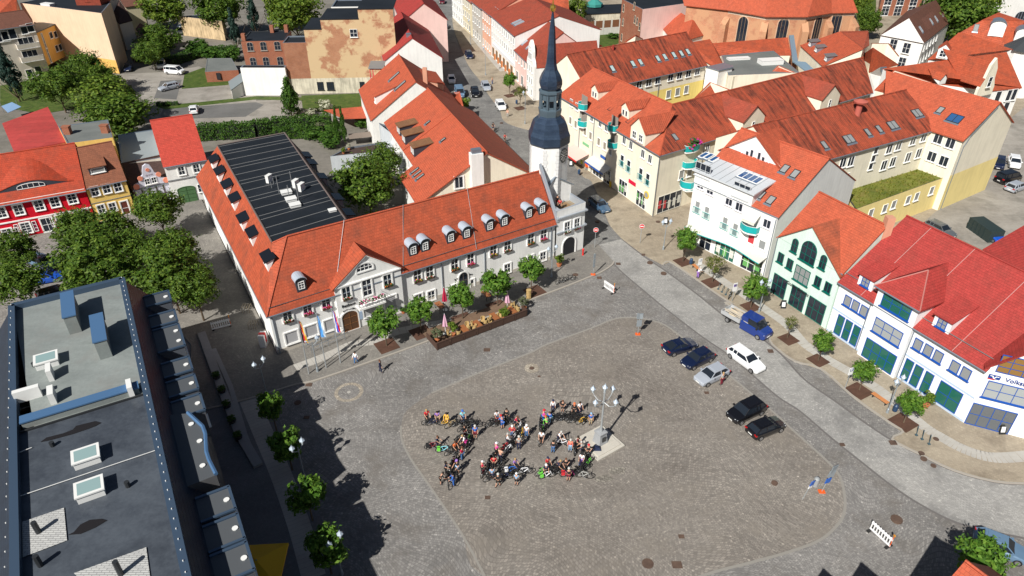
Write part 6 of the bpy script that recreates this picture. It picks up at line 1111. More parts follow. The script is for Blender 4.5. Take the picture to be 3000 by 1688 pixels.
f_ = [setz(ta+ut*a+n7*.12,z) for a, z in pr]; m = MB(); m.face(f_); m.face([q-n7*.35 for q in f_][::-1]); k_ = len(pr); [m.face([f_[i],f_[(i+1)%k_],f_[(i+1)%k_]-n7*.35,f_[i]-n7*.35]) for i in range(k_)]; m.build('scrolled_gable', plaster('lilac_render',(.6,.6,.68)), rt_)
for a, z, r_ in ((.55,3.9,.45),(Lt-.55,3.9,.45),(1.4,5.1,.38),(Lt-1.4,5.1,.38)): m = MB(); p = setz(ta+ut*a+n7*.1,z); m.cyl(p, p+n7*.16, r_, r_, 14); m.build('scroll', plaster('coral_render',(.7,.25,.16)), rt_)
m = MB(); p = setz(ta+ut*(Lt/2)+n7*.12,6.2); m.cyl(p, p+n7*.1, .28, .28, 12); m.build('oval_emblem', plaster('coral_render',(.7,.25,.16)), rt_)
for s_ in (-.5,.5): win(rt_, setz(ta+ut*(Lt/2+s_)+n7*.13,4.35), u7, .75, 1.0, 2, 2)
text(rt_, 'lettering', 'D I M', .42, setz(ta+ut*(Lt/2)+n7*.15,5.35), ut, plain('faint_letters',(.45,.35,.4),.7))
TIMB = plain('dark_timber', (.06,.04,.04), .8); m = MB(); [obox(m, ta, ut, n7, a, a+.2, 0, .06, 0, 3.5) for a in [i*(Lt-.2)/5 for i in range(6)]]; [obox(m, ta, ut, n7, 0, Lt, .062, .09, z, z+.18) for z in (.0,1.7,3.3)]; m.build('timber_frame', TIMB, rt_)
gr2 = flatbox('grey_sheet_roof','grey sheet-covered flat roof behind the scrolled gable',[at('A',890,1020,6.2),at('A',1180,975,6.2),at('A',1240,1190,6.2),at('A',915,1245,6.2)],6.2,PALE,plain('pale_sheet',(.25,.28,.29),.5),par=.08)
ga2, gb2 = V((-54.4,103.0,0)), V((-48.9,105.9,0)); h8 = house('gate_front_house','white house with dark green gateway and bright red roof','house',ga2,gb2,17,6.8,11.4,WALLW,tiles('bright_red_tiles',(.46,.06,.04),amt=.15),over=.25); u8 = facing(ga2,gb2)
W(h8['root'], ga2, gb2, [('g',2210,250),('g',2392,220)], .95, 1.4, nx=2, ny=2, sur=SUR); W(h8['root'], ga2, gb2, [('g',2445,460)], .9, 1.4, nx=2, ny=2); P = vp('g',2280,530,ga2,gb2); win(h8['root'], V((P.x,P.y,1.45)), u8, 2.7, 2.8, 2, 4, fm=plain('gate_green',(.05,.12,.04),.5), gm=plain('gate_green2',(.07,.15,.06),.5), arch=.3, sill=False, name='gate')
m = MB(); obox(m, ga2, (gb2-ga2).normalized(), V((u8.y,-u8.x,0)), 0, (gb2-ga2).length, 0, .1, 4.1, 4.3); m.build('string_course', GREY, h8['root'])
# ---------------------------------------------- the dark building in the foreground
Z = 12.0; TR, TLc, BR, BL = at('h',1130,62,Z), at('h',112,312,Z), at('I',1155,1460,Z), at('I',122,1470,Z); du = (V2(BR)-V2(TR)).normalized(); BR = setz(V2(BR)+du*14,Z); BL = setz(V2(BL)+du*14,Z); dr = V((-du.y,du.x,0)); dr = dr if dr.x > 0 else -dr
db = thing('dark_building','long dark slate building with flat bitumen roof and curved bay','building',tuple((V2(TR)+V2(BL))/2)); SLT = tiles('night_slate',(.016,.026,.045),dirt=(.025,.04,.065),amt=.4,row=.3,col=.4,rough=.4); NAVY = plain('navy_sheet',(.07,.11,.17),.35,.4)
EZ, EO = 7.2, 3.6; Lr = (V2(BR)-V2(TR)).length; D_ = lambda s_, d_, z: setz(V2(TR)+du*s_+dr*d_, z); WL = (V2(TR)-V2(TLc)).length
poly_roof(db, [[D_(0,0,Z),D_(Lr,0,Z),D_(Lr,EO,EZ),D_(-.0,EO,EZ)],[setz(V2(TLc),Z),setz(V2(BL),Z),setz(V2(BL)-dr*4.5,EZ-.5),setz(V2(TLc)-dr*4.5,EZ-.5)]], SLT, .15, 'slate_slope')
tn_ = (V2(TR)-V2(TLc)).normalized(); tb_ = V((-tn_.y,tn_.x,0)); m = MB(); m.face([up(TR,0),up(TLc,0),TLc,TR]); m.face([D_(0,0,Z),D_(0,EO,EZ),D_(0,EO,0),D_(0,0,0)]); m.face([D_(0,EO-.2,0),D_(Lr,EO-.2,0),D_(Lr,EO-.2,EZ),D_(0,EO-.2,EZ)]); m.face([up(TLc,0),up(TLc-dr*4.3,0),up(TLc-dr*4.5,EZ-.5),TLc]); q = up(TLc-dr*4.3,0); m.face([q,q+du*Lr,up(q+du*Lr,EZ-.5),up(q,EZ-.5)]); m.build('wall', plaster('dark_render',(.1,.1,.105)), db)
m = MB()
for a, b in ((TR,BR),(TLc,BL),(TLc,TR)):
    u = V2(b-a).normalized(); nn_ = V((-u.y,u.x,0)); obox(m, a, u, nn_, 0, (V2(b)-V2(a)).length, -.28, .28, Z-.6, Z+.25)
m.build('parapet', NAVY, db)
i1, i2 = at('h',320,1440,Z-.35), at('h',1375,1115,Z-.35); GRF = ground('grey_green_felt',(.16,.18,.175),(.26,.285,.275),.5,0,dirt=(.2,.2,.19)); m = MB(); m.face([up(p,Z-.3) for p in (TR,TLc,i1,i2)]); m.build('felt_roof', GRF, db)
WETM = ground('wet_bitumen',(.04,.047,.06),(.1,.115,.135),.45,0,dirt=(.03,.035,.045),rough=.28); i1b = setz(V2(TLc)+du*((V2(i1)-V2(TLc)).dot(du)),0); m = MB(); m.face([up(p,Z-.32) for p in (i2,i1b,BL,BR)]); m.face([up(p,Z-.32) for p in (i1,i1b,i1b+du*.1)]) ; m.build('bitumen_field', WETM, db)
m = MB(); u = (V2(i2)-V2(i1b)).normalized(); obox(m, i1b, u, V((-u.y,u.x,0)), 0, (V2(i2)-V2(i1b)).length, -.07, .07, Z-.4, Z-.15); m.build('divider', DARKM, db)
def blk(T, x, y, w, d, h, mat, name, rz=None, z=Z-.3, cap=None, slope=0):
    c = at(T,x,y,z); a = math.atan2(u.y,u.x) if rz is None else rz; M = Matrix.Translation(c) @ Matrix.Rotation(a,4,'Z'); m = MB(); m.box(-w/2,w/2,-d/2,d/2,0,h,0,M)
    if cap: m.box(-w/2-.08,w/2+.08,-d/2-.08,d/2+.08,h,h+.12,1,M)
    o = m.build(name, [mat, cap or mat], db)
    return o, M
BLUE = plain('blue_sheet',(.08,.17,.32),.4,.2); ad = math.atan2(du.y,du.x)
for x, y in ((690,560),(965,780)): blk('h',x,y-120,4.6,1.0,1.9,GRF,'vent_hood',ad,cap=BLUE)
blk('h',770,1245,8.5,.8,.6,GRF,'vent_hood',cap=BLUE)
for T, x, y in (('h',445,835),('i',835,350),('i',870,660)):
    o, M = blk(T,x,y,1.75,1.45,.6,ACW,'roof_light',cap=ACW); g_ = MB(); g_.face([tuple(M@V(p)) for p in ((-.75,-.6,.73),(.75,-.6,.73),(.75,.6,.73),(-.75,.6,.73))]); g_.build('pane', plain('roof_light_glass',(.25,.36,.36),.1), o, origin=db['o'])
for T, x, y, w_2, r_ in (('h',480,960,.4,1),('h',500,1170,.45,1),('h',275,1160,1.9,0),('h',1220,1110,.4,1)): blk(T,x,y,w_2,1.3 if r_ else .45,1.1,ACW,'air_conditioner')
for T, x, y, h_ in (('i',370,1040,1.1),('i',385,1350,1.0),('i',1150,1440,1.4),('i',500,215,.4),('h',320,860,.4),('i',1215,600,.5)): p = at(T,x,y,Z-.3); m = MB(); m.cyl(p, p+V((0,0,h_)), .18, .18, 8); m.build('vent_pipe', DARKM, db)
for T, q, in (('i',((210,935),(605,800),(635,1110),(215,1270))),('i',((700,1420),(1385,1175),(1425,1480),(900,1640)))): m = MB(); m.face([at(T,x,y,Z-.24) for x, y in q]); m.build('paving_slabs', bricks('pale_slab_grid',(.5,.5,.48),(.42,.42,.41),(.2,.2,.2),0), db)
for i_, q in enumerate((((380,180),(440,135),(600,95),(690,60),(720,25),(900,-20),(960,-5),(900,30),(700,100),(480,160)),((640,1060),(700,1030),(760,960),(850,915),(960,905),(1015,920),(900,990),(760,1050)))): m = MB(); m.face([at('i',x,y,Z-.28) for x, y in q]); m.build('puddle', plain('dark_puddle',(.02,.018,.018),.08), db)
FELT2 = plain('dormer_felt',(.075,.082,.09),.6); spl = plane(D_(0,0,Z),D_(Lr,0,Z),D_(0,EO,EZ)); sls = (Z-EZ)/EO
def lightdisc(c): m = MB(); m.cyl(c, c+V((0,0,.08)), .2, .22, 10); return m
for T, x, y, w_2 in (('h',1385,245,2.1),('h',1425,435,2.2),('h',1450,620,4.0),('h',1545,885,2.2),('h',1590,1060,2.2),('h',1640,1250,2.3),('i',1945,790,2.4),('i',2010,1070,2.4),('i',2085,1360,2.5)):
    c = at(T,x,y,10.3); c = D_((V2(c)-V2(TR)).dot(du), 3.3, 10.3); m = MB(); obox(m, c, du, dr, -w_2/2, w_2/2, -1.9, .4, 7.0, 10.1); o = m.build('box_dormer', plain('dormer_side',(.09,.1,.12),.5), db)
    m = MB(); m.face([setz(V2(c)+du*a+dr*b,10.13) for a, b in ((-w_2/2,-1.9),(w_2/2,-1.9),(w_2/2,.4),(-w_2/2,.4))]); m.build('felt', FELT2, o, origin=db['o']); m = MB()
    for a, b, e_, f2 in ((-w_2/2-.1,-w_2/2+.1,-1.9,.55),(w_2/2-.1,w_2/2+.1,-1.9,.55),(-w_2/2,w_2/2,.4,.6)): obox(m, c, du, dr, a, b, e_, f2, 10.1, 10.26)
    m.build('rim', NAVY, o, origin=db['o'])
    for s_ in ((0,) if w_2 < 3 else (-.9,.9)): lightdisc(setz(V2(c)+du*s_+dr*.1,10.13)).build('roof_drain', ACW, o, origin=db['o'])
    win_on(o, db, setz(V2(c)+dr*.4,8.8), dr, w_2*.7, 1.6)
# curved bay
bp = [('i',1540,20),('i',1590,-80),('I',1160,445),('i',1925,40),('i',1950,110),('i',1955,200),('i',1960,280),('i',1985,360),('i',2050,490),('i',1725,620)]
BZ = 10.5; bq = [setz(V2(at(T,x,y,BZ)),BZ) for T, x, y in bp]; m = MB(); m.face(bq); bay = m.build('bay_roof', FELT2, db); m = MB(); [m.face([up(a,0),up(b,0),up(b,BZ),up(a,BZ)]) for a, b in zip(bq[2:], bq[3:])]; m.build('bay_wall', plaster('dark_render',(.1,.1,.105)), db); m = MB(); m.tube([p+V((0,0,.1)) for p in bq[2:-1]], .16); m.build('bay_rim', BLUE, db)
for T, x, y in (('i',1812,12),('i',1892,172),('i',1920,405)): lightdisc(at(T,x,y,BZ+.02)).build('roof_drain', ACW, db)
for k_ in range(9): a, b = bq[2].lerp(bq[8],(k_+.2)/9), 0
for e_, off in ((D_(0,.0,Z+.27),0),): 
    m = MB(); [m.box(p.x-.03,p.x+.03,p.y-.03,p.y+.03,Z+.25,Z+.34) for p in [D_(i*.95,0,Z) for i in range(int(Lr/.95))]]; [m.box(p.x-.03,p.x+.03,p.y-.03,p.y+.03,Z+.25,Z+.34) for p in [setz(V2(TLc)+du*i*1.3,Z) for i in range(int(Lr/1.3))]]; o = m.build('conductor_clips', ACW, db); o['kind'] = 'stuff'
m = MB(); 
for s_ in (('i',130,710,1480,255),('i',125,300,300,230)): m.cyl(at('i',s_[1],s_[2],Z-.2), at('i',s_[3],s_[4],Z-.2), .03, .03, 4)
m.build('lightning_wire', ACW, db)
# gabled houses just south of the frame whose shadows fall on the square
for c, lab, L3, w_2 in ((V((30.1,29.2,0)),'orange-roofed house with white gable edge at the lower right corner',14,13),(V((22.6,26.6,0)),'gabled house south of the square beside the corner house',12,6),(V((19.2,26.0,0)),'gabled house south of the square, second from the corner',12,6.5)):
    ri = V((.85,.53,0)).normalized(); bk_ = V((.53,-.85,0)); house('south_house', lab, 'house', c-ri*w_2/2, c-ri*w_2/2+bk_*L3, w_2, 5.5 if w_2 > 10 else 7.6, 11, WALLW, TILE2, n=ri, group='houses south of the square')
# ================================================================== TREES, HEDGES, SHRUBS
LG = leafmat('street_leaves', (.035,.09,.012), (.085,.195,.02), (.18,.3,.04)); LB = leafmat('dark_leaves', (.03,.065,.008), (.075,.145,.015), (.16,.23,.03)); LY = leafmat('bright_leaves', (.04,.08,.008), (.1,.17,.015), (.22,.28,.04))
LC = leafmat('conifer_needles', (.01,.03,.022), (.025,.06,.045), (.06,.11,.085)); LH = leafmat('hedge_leaves', (.018,.055,.008), (.05,.12,.014), (.1,.19,.025)); LO = leafmat('olive_leaves', (.06,.08,.04), (.12,.14,.07), (.2,.21,.12)); LW = leafmat('white_blossom', (.1,.14,.04), (.5,.5,.36), (.75,.73,.6)); LS = leafmat('sparse_leaves', (.05,.08,.012), (.12,.15,.03), (.24,.22,.07))
BARK = plaster('bark', (.13,.095,.065), .3)
def leafquad(m, p, n, a, b, rg):
    t = n.orthogonal().normalized(); t = (Matrix.Rotation(rg.uniform(0,6.28),3,n) @ t); s_ = n.cross(t); m.face([p-t*a, p+s_*b-t*a*.2, p+t*a, p-s_*b-t*a*.2])
def crown(seed, n, clumps, leaf, shape='round', spray=0.0, clr=.34):
    rg = random.Random(seed); m = MB(); cs = []
    while len(cs) < clumps:
        p = V((rg.uniform(-1,1),rg.uniform(-1,1),rg.uniform(-1,1))); r = p.length
        if r > 1 or r < .35: continue
        if shape == 'cone': p = V((p.x*(1-p.z)*.55, p.y*(1-p.z)*.55, p.z))
        if shape == 'round' and p.z < -.75: continue
        cs.append((p*rg.uniform(.7,.92), clr*rg.uniform(.55,1.2)))
    for i in range(n):
        c, r = cs[rg.randrange(len(cs))]; d = V((rg.gauss(0,1),rg.gauss(0,1),rg.gauss(0,1)+.35)).normalized(); p = c + d*r*rg.uniform(.55,1.0)**.6
        nn = (d + p*.5 + V((rg.gauss(0,.5),rg.gauss(0,.5),rg.gauss(0,.5)))).normalized(); s_ = leaf*rg.uniform(.6,1.35); leafquad(m, p, nn, s_, s_*.5, rg)
    for i in range(int(spray)):
        d = V((rg.gauss(0,1),rg.gauss(0,1),abs(rg.gauss(0,1))+.3)).normalized(); k = rg.uniform(.2,.4)
        for j in range(7): leafquad(m, d*(.85+k*j/7)+V((rg.gauss(0,.03),rg.gauss(0,.03),0)), V((rg.gauss(0,1),rg.gauss(0,1),1)).normalized(), leaf*.8, leaf*.3, rg)
    return m
def trunk(h, r, rc, seed, limbs=6):
    rg = random.Random(seed); m = MB(); m.cyl((0,0,0),(0,0,h*.5),r*1.15,r*.9,8); m.cyl((0,0,h*.5),(rg.uniform(-.05,.05),rg.uniform(-.05,.05),h),r*.9,r*.7,8); m.cyl((0,0,h),(0,0,h+rc*.9),r*.7,r*.2,6)
    for i in range(limbs): a = i*2.4+rg.uniform(-.4,.4); k = rg.uniform(.45,.8)*rc; m.cyl((0,0,h*rg.uniform(.8,1.0)),(math.cos(a)*k,math.sin(a)*k,h+rc*rg.uniform(.3,1.1)),r*.45,r*.12,5)
    return m
def mesh_of(mb, name, mat):
    o = mb.build(name, mat); me = o.data; bpy.data.objects.remove(o); return me
CR = {'street': [mesh_of(crown(s_,2300,46,.115,spray=26,clr=.3),'crown',LG) for s_ in (1,2,3)], 'sparse': [mesh_of(crown(4,700,26,.1,spray=20),'crown',LS)], 'big': [mesh_of(crown(s_,6500,80,.058,clr=.27,spray=40),'crown',LB) for s_ in (5,6,7)],
 'lit': [mesh_of(crown(8,5200,64,.065,clr=.28),'crown',LY)], 'cone': [mesh_of(crown(9,3200,90,.07,'cone',clr=.16),'crown',LC)], 'green_cone': [mesh_of(crown(12,3000,70,.075,'cone',clr=.24),'crown',LH)], 'shrub': [mesh_of(crown(10,900,22,.15,clr=.36),'crown',LY)], 'olive': [mesh_of(crown(11,700,20,.14,spray=14,clr=.3),'crown',LO)], 'bush': [mesh_of(crown(13,1500,34,.11,clr=.33),'crown',LH)], 'white': [mesh_of(crown(14,900,30,.1,clr=.3),'crown',LW)], 'shade': [mesh_of(crown(15,1800,36,.12,spray=20,clr=.3),'crown',LG)]}
TK = {}
def tree(kind, label, P, H, rc, th, group=None, cat='tree', rz=0.0, sq=1.0, name=None, tr=None, var=0):
    """H: top of the crown, rc: crown radius, th: clear trunk"""
    o = thing(name or 'street_tree', label, cat, tuple(P), group, rz or random.uniform(.1,6)); ch = (H-th)/2
    c = link('crown', CR[kind][var % len(CR[kind])], o, (0,0,th+ch)); c.scale = (rc,rc*sq,ch*1.02)
    if th > .3:
        key = (round(th,1), round(rc,1), kind)
        if key not in TK: TK[key] = mesh_of(trunk(th, tr or max(.07,H*.016), ch*1.2, int(th*10)), 'trunk', BARK)
        link('trunk', TK[key], o)
    return o
def base(T, x, y, z=0.0): p = at(T,x,y,z); return V((p.x,p.y,0))
G5 = 'trees in front of the town hall'
for i, (T, x, y, H, rc, l) in enumerate((('F',1115,1325,5.0,1.75,'round green tree right of the three flagpoles'),('F',1375,1225,4.7,1.6,'round green tree at the left end of the timber terrace'),('F',1688,1120,4.8,1.65,'round tree behind the middle of the terrace, under the cellar sign'),('G',150,1025,5.0,1.9,'broad tree behind the right half of the terrace'),('G',402,905,4.7,1.7,'tree beyond the right end of the terrace beside the parked bicycles'))): tree('street', l, base(T,x,y)+V((0,0,.1)), H*1.04, rc*1.12, 1.7, G5, var=i)
G6 = 'street trees along the east footway'
for i, (k_, T, x, y, H, rc, th_, l) in enumerate((('street','G',1545,690,5.3,1.7,1.7,'full green tree at the start of the east footway near the street lamp'),('sparse','G',1765,845,4.2,1.3,1.5,'thin browning tree in front of the wavy canopy'),('street','v',960,1055,4.7,1.65,1.5,'green tree between shops behind the pick-up truck'),('sparse','u',25,900,3.0,.75,1.4,'very young tree with stakes in front of the mint house'),('street','u',410,1185,4.0,1.35,1.4,'round tree in front of the left bank windows'),('street','L',668,302,3.9,1.35,1.3,'round tree right of the parking sign in front of the bank bay'),('street','L',940,505,4.0,1.4,1.4,'last round tree of the row, by the bench'))): tree(k_, l, base(T,x,y)+V((0,0,.1)), H, rc, th_, G6, var=i+1)
for x, y, H, l in ((240,722,5.0,'round street tree near the pale pink house'),(318,815,4.7,'thin street tree with a dark bin at its foot')): tree('sparse' if x > 300 else 'street', l, base('C',x,y)+V((0,0,.1)), H, 1.55, 1.9, 'trees in the north street')
for i, (x, y, rc, l) in enumerate(((465,535,1.35,'first small tree of the shaded row, nearest the flagpoles'),(550,745,1.7,'second tree of the shaded row beside the curved shadow'),(660,1015,1.7,'third tree of the shaded row, its whole crown sunlit'),(762,1300,1.75,'fourth tree of the shaded row near the lower edge'))): tree('shade', l, base('j',x,y,3.3), 5.0, rc, 1.7, 'tree row along the dark building', var=i)
tree('street', 'tree at the lower right corner in front of the blue parked car', base('L',1440,1340,3.5), 5.3, 2.0, 1.6, var=2)
GW = 'shade trees on the west square'
for i, (x, y, rc, H, l) in enumerate(((1190,300,3.4,8,'tree with a forked trunk in front of the scrolled gable house'),(600,440,3.3,8,'tree nearest the red house door'),(860,470,3.0,8,'tree in front of the yellow house'),(700,640,4.3,9,'broad tree in the middle of the west square'),(1290,620,3.6,8.5,'tree right of the shady gap on the west square'),(1270,800,4.2,9,'large bright-topped tree behind the dark building'),(760,810,3.9,9,'dark tree touching the dark building roof edge'),(110,610,2.8,7.5,'small tree at the left edge by the red house'),(120,840,3.2,7.5,'tree at the left edge in front of the blue cars'),(1470,900,2.6,7.5,'tree hanging over the shaded lane'),(1000,620,3.0,8,'tree between the parked cars and the shady gap'))): tree('big', l, base('E',x,y,H*.62), H, rc*1.15, 2.4, GW, name='shade_tree', var=i)
GG = 'garden trees north-west'
for i, (k_, T, x, y, rc, H, th_, l) in enumerate((('big','A',430,660,4.6,9,2,'garden tree right of the blue spruce'),('big','A',640,530,3.6,9,2,'garden tree under the yellow stair block'),('big','A',760,600,3.3,7,1.5,'loose bush-like tree at the foot of the blank wall'),('lit','A',800,740,5.0,9,2,'wide bright garden tree by the yard entrance'),('big','A',880,880,5.6,9,1.5,'largest garden tree behind the grey roofs'),('big','A',1200,300,4.5,8,1,'bushy tree beside the maroon shed roof'),('big','A',1140,400,3.6,7,1,'ivy-clad tree behind the white vans'),('lit','A',1235,80,5.5,11,2,'pale feathery tree at the upper edge'),('big','A',1650,70,6.0,12,2,'dark broad tree at the upper edge above the tan shed'),('lit','B',420,100,7.2,13,2,'huge sunlit tree behind the brick house'),('lit','B',320,60,5,11,2,'sunlit tree left of the huge one'),('big','F',970,110,5.0,9,1.5,'dense tree in the courtyard behind the town hall'),('big','B',1080,1250,3.3,7.5,1.5,'feathery tree top next to the orange house'),('big','c',1350,270,9,15,2,'enormous dark tree behind the white gabled house'),('big','c',1150,170,6.5,13,2,'dark tree left of the enormous one'),('lit','c',1560,120,6,13,2,'sunlit part tree at the upper right'),('big','D',1130,160,3.0,9,2,'slim tree beside the church'),('lit','D',1090,40,3.4,8,1.5,'bright bush tree beyond the church corner'),('lit','C',745,85,3.2,9,1,'ivy-like bright tree at the red roof house'),('big','c',130,300,3.2,8,1.5,'tree in front of the brick school'))): tree(k_, l, base(T,x,y,H*.6), H*1.08, rc*(1.28 if T == 'A' else 1.1), th_, GG, name='garden_tree', var=i)
tree('cone','tall blue spruce at the left edge by the apartment block', base('A',70,560,6), 13, 3.6, .8, cat='conifer', name='spruce'); tree('cone','dark conifer between tan shed and brick house', base('A',1760,230,5), 11, 2.6, .6, cat='conifer', name='spruce'); tree('cone','dark conifer behind the brick house', base('B',110,130,5), 12, 3, .6, cat='conifer', name='spruce')
tree('green_cone','leafy pyramid-shaped tree in the parking yard', base('B',380,760,4), 9.0, 2.9, .5, name='pyramid_tree')
for x, l in ((735,'left of two slim dark cypresses by the garden terrace'),(780,'right of two slim dark cypresses by the garden terrace')): tree('green_cone', l, base('B',x,950,3.5), 7.5, 1.0, .1, cat='conifer', name='cypress')
for k_, T, x, y, rc, H, l in (('white','B',650,790,2.2,2.4,'white flowering bush on the lawn edge'),('white','B',500,850,2.4,1.8,'second white flowering bush by the hedge'),('bush','B',930,925,1.8,2.2,'green bush on the garden terrace'),('bush','A',1480,370,4,3.4,'ivy mound behind the vans'),('bush','A',1600,400,3.8,3.2,'dark shrubbery beside the brick shed'),('bush','A',1740,400,3,4,'tall shrub at the brick house corner'),('bush','B',620,1000,3.5,2.6,'ivy-covered mound behind the black roof'),('bush','B',680,1060,2.5,2.4,'ivy bank below the cypresses'),('bush','A',1480,330,3,3,'shrubs below the tan shed'),('olive','B',600,970,1.5,2.6,'pale grasses in the garden'),('bush','C',690,180,2.2,3.4,'ivy on the yard fence end'),('bush','C',1020,270,2,1.6,'shrubs beside the brick mill'),('shrub','r',700,1160,1.6,3.0,'sunlit bush at the street edge by the orange house')): tree(k_, l, base(T,x,y,H*.5), H, rc, .05, cat='shrub', name='shrub')
def hedge(label, pts, w, h, n, mat=LH, cat='hedge'):
    rg = random.Random(len(label)); pts = [V2(p) for p in pts]; o = thing('hedge', label, cat, tuple(pts[0])); m = MB(); c_ = MB()
    L = [(b-a).length for a, b in zip(pts, pts[1:])]; T_ = sum(L)
    for a, b in zip(pts, pts[1:]):
        u = (b-a).normalized(); nn = V((-u.y,u.x,0)); k = int(n*(b-a).length/T_); obox(c_, a, u, nn, 0, (b-a).length, -w*.4, w*.4, 0, h*.85)
        for i in range(k):
            s_ = rg.uniform(0,(b-a).length); q = rg.random(); bul = .18*math.sin(s_*1.3)+.12*math.sin(s_*3.1)
            if q < .5: p = a+u*s_+nn*rg.uniform(-w/2,w/2)+V((0,0,h+bul+rg.uniform(-.15,.1))); d = V((0,0,1))
            else: sg = rg.choice((-1,1)); p = a+u*s_+nn*sg*(w/2+bul*.5)+V((0,0,rg.uniform(.1,h))); d = nn*sg
            leafquad(m, p, (d+V((rg.gauss(0,.5),rg.gauss(0,.5),rg.gauss(0,.5)))).normalized(), rg.uniform(.14,.28), .1, rg)
    m.build('foliage', mat, o); c_.build('branches', plain('hedge_core',(.012,.02,.008),.9), o)
hedge('long clipped hedge between parking yard and black hall roof', [base('A',1500,1010,1),base('A',1930,985,1),base('B',250,960,1),base('B',700,930,1)], 3.2, 2.6, 5200)
hedge('lower garden hedge along the black hall', [base('B',260,1010,1),base('B',480,990,1),base('B',560,1010,1)], 2.6, 1.8, 1600)
hedge('ivy hedge bounding the upper parking yard', [base('A',1270,470,1),base('A',1480,400,1),base('A',1790,370,1)], 2.5, 2.0, 2000)
hedge('low shrubs along the narrow grass strip', [base('A',1180,790,.3),base('A',1340,780,.3)], .9, .7, 260)
def plant(k_, label, T, x, y, H, rc, pot=.35, z=0.0, cat='potted plant', potm=None):
    p = at(T,x,y,z); o = tree(k_, label, p, H, rc, pot+.25 if H > 1.4 else pot, cat=cat, name='potted_plant', tr=.03); m = MB(); m.lathe([(pot*.6,0),(pot*.85,pot*.9),(pot*.9,pot)],10); m.build('pot', potm or plaster('terracotta',(.45,.16,.07)), o); return o
plant('shrub','round lime-green bush in a terracotta pot by the gate arch','G',612,720,1.9,.75,.45,.1)
plant('shrub','small lime-green standard tree in a pot at the left of the terrace','q',625,1030,2.0,.7,.35,.1); plant('shrub','lime-green potted tree near the right pink parasol','q',1690,680,1.8,.75,.35,.1)
plant('olive','grey-green olive bush at the left corner of the timber terrace','q',290,1150,1.7,.85,.4,.1); plant('olive','grey-green olive bush at the right end of the timber terrace','q',2110,480,1.8,.8,.4,.1)
plant('shrub','bright yellow-green bush behind the last street tree at the bank','L',1070,405,1.9,.8,.5,.1)
plant('bush','dark leafy plants beside the town hall entrance bay','F',1240,1075,.9,.45,.3,.1)
for T, x, y in (('B',830,1130),('B',790,1160)): plant('white' if x > 800 else 'shrub','pink flowering plant on the courtyard wing' if x > 800 else 'red flowering plant on the courtyard wing edge',T,x,y,1.2,.5,.3,3.25)
# ================================================================== VEHICLES
PAINT = {}
def paint(n, c):
    if n not in PAINT:
        m, t, b = nodes('paint_'+n); b.inputs['Base Color'].default_value = (*c,1); b.inputs['Roughness'].default_value = .28; b.inputs['Coat Weight'].default_value = .6; b.inputs['Coat Roughness'].default_value = .05; PAINT[n] = m
    return PAINT[n]
CGL = plain('car_glass', (.015,.02,.028), .04); TYRE = plain('tyre', (.012,.012,.012), .85); RIM = plain('alloy', (.45,.45,.46), .3, .8); HLM = plain('headlamp', (.6,.63,.66), .1); TLM = plain('tail_lamp', (.4,.01,.01), .2); PLATE = plain('number_plate', (.75,.75,.72), .5)
# stations along the car (front = +x): x, half width, lower edge, shoulder height ; glasshouse: base front, roof front, roof rear, base rear, roof z, roof half width
KIND = dict(hatch=([(2.1,.62,.38,.62),(1.95,.78,.24,.74),(1.2,.88,.2,.9),(.55,.89,.2,.97),(-1.2,.89,.2,1.0),(-1.85,.84,.24,.98),(-2.05,.72,.38,.85)],(.95,.25,-1.35,-1.98,1.46,.62)),
 estate=([(2.3,.62,.38,.62),(2.15,.79,.24,.74),(1.3,.9,.2,.9),(.6,.91,.2,.98),(-1.5,.91,.2,1.01),(-2.2,.85,.24,.98),(-2.35,.74,.38,.86)],(1.0,.25,-1.85,-2.3,1.48,.64)),
 suv=([(2.15,.66,.42,.75),(2.0,.82,.3,.9),(1.3,.92,.26,1.02),(.6,.93,.26,1.08),(-1.4,.93,.26,1.1),(-2.05,.87,.3,1.08),(-2.2,.78,.42,.95)],(1.05,.35,-1.6,-2.12,1.64,.68)),
 coupe=([(2.15,.6,.34,.56),(2.0,.78,.22,.68),(1.2,.9,.18,.84),(.5,.9,.18,.9),(-1.1,.91,.18,.96),(-1.9,.84,.24,.95),(-2.1,.7,.38,.82)],(.85,.1,-.75,-1.85,1.32,.56)),
 van=([(2.35,.7,.4,.8),(2.2,.86,.28,.98),(1.7,.93,.24,1.12),(.9,.95,.24,1.18),(-1.8,.95,.24,1.2),(-2.3,.93,.26,1.2),(-2.4,.88,.38,1.1)],(1.75,.95,-2.2,-2.36,1.92,.8)))
CM = {}
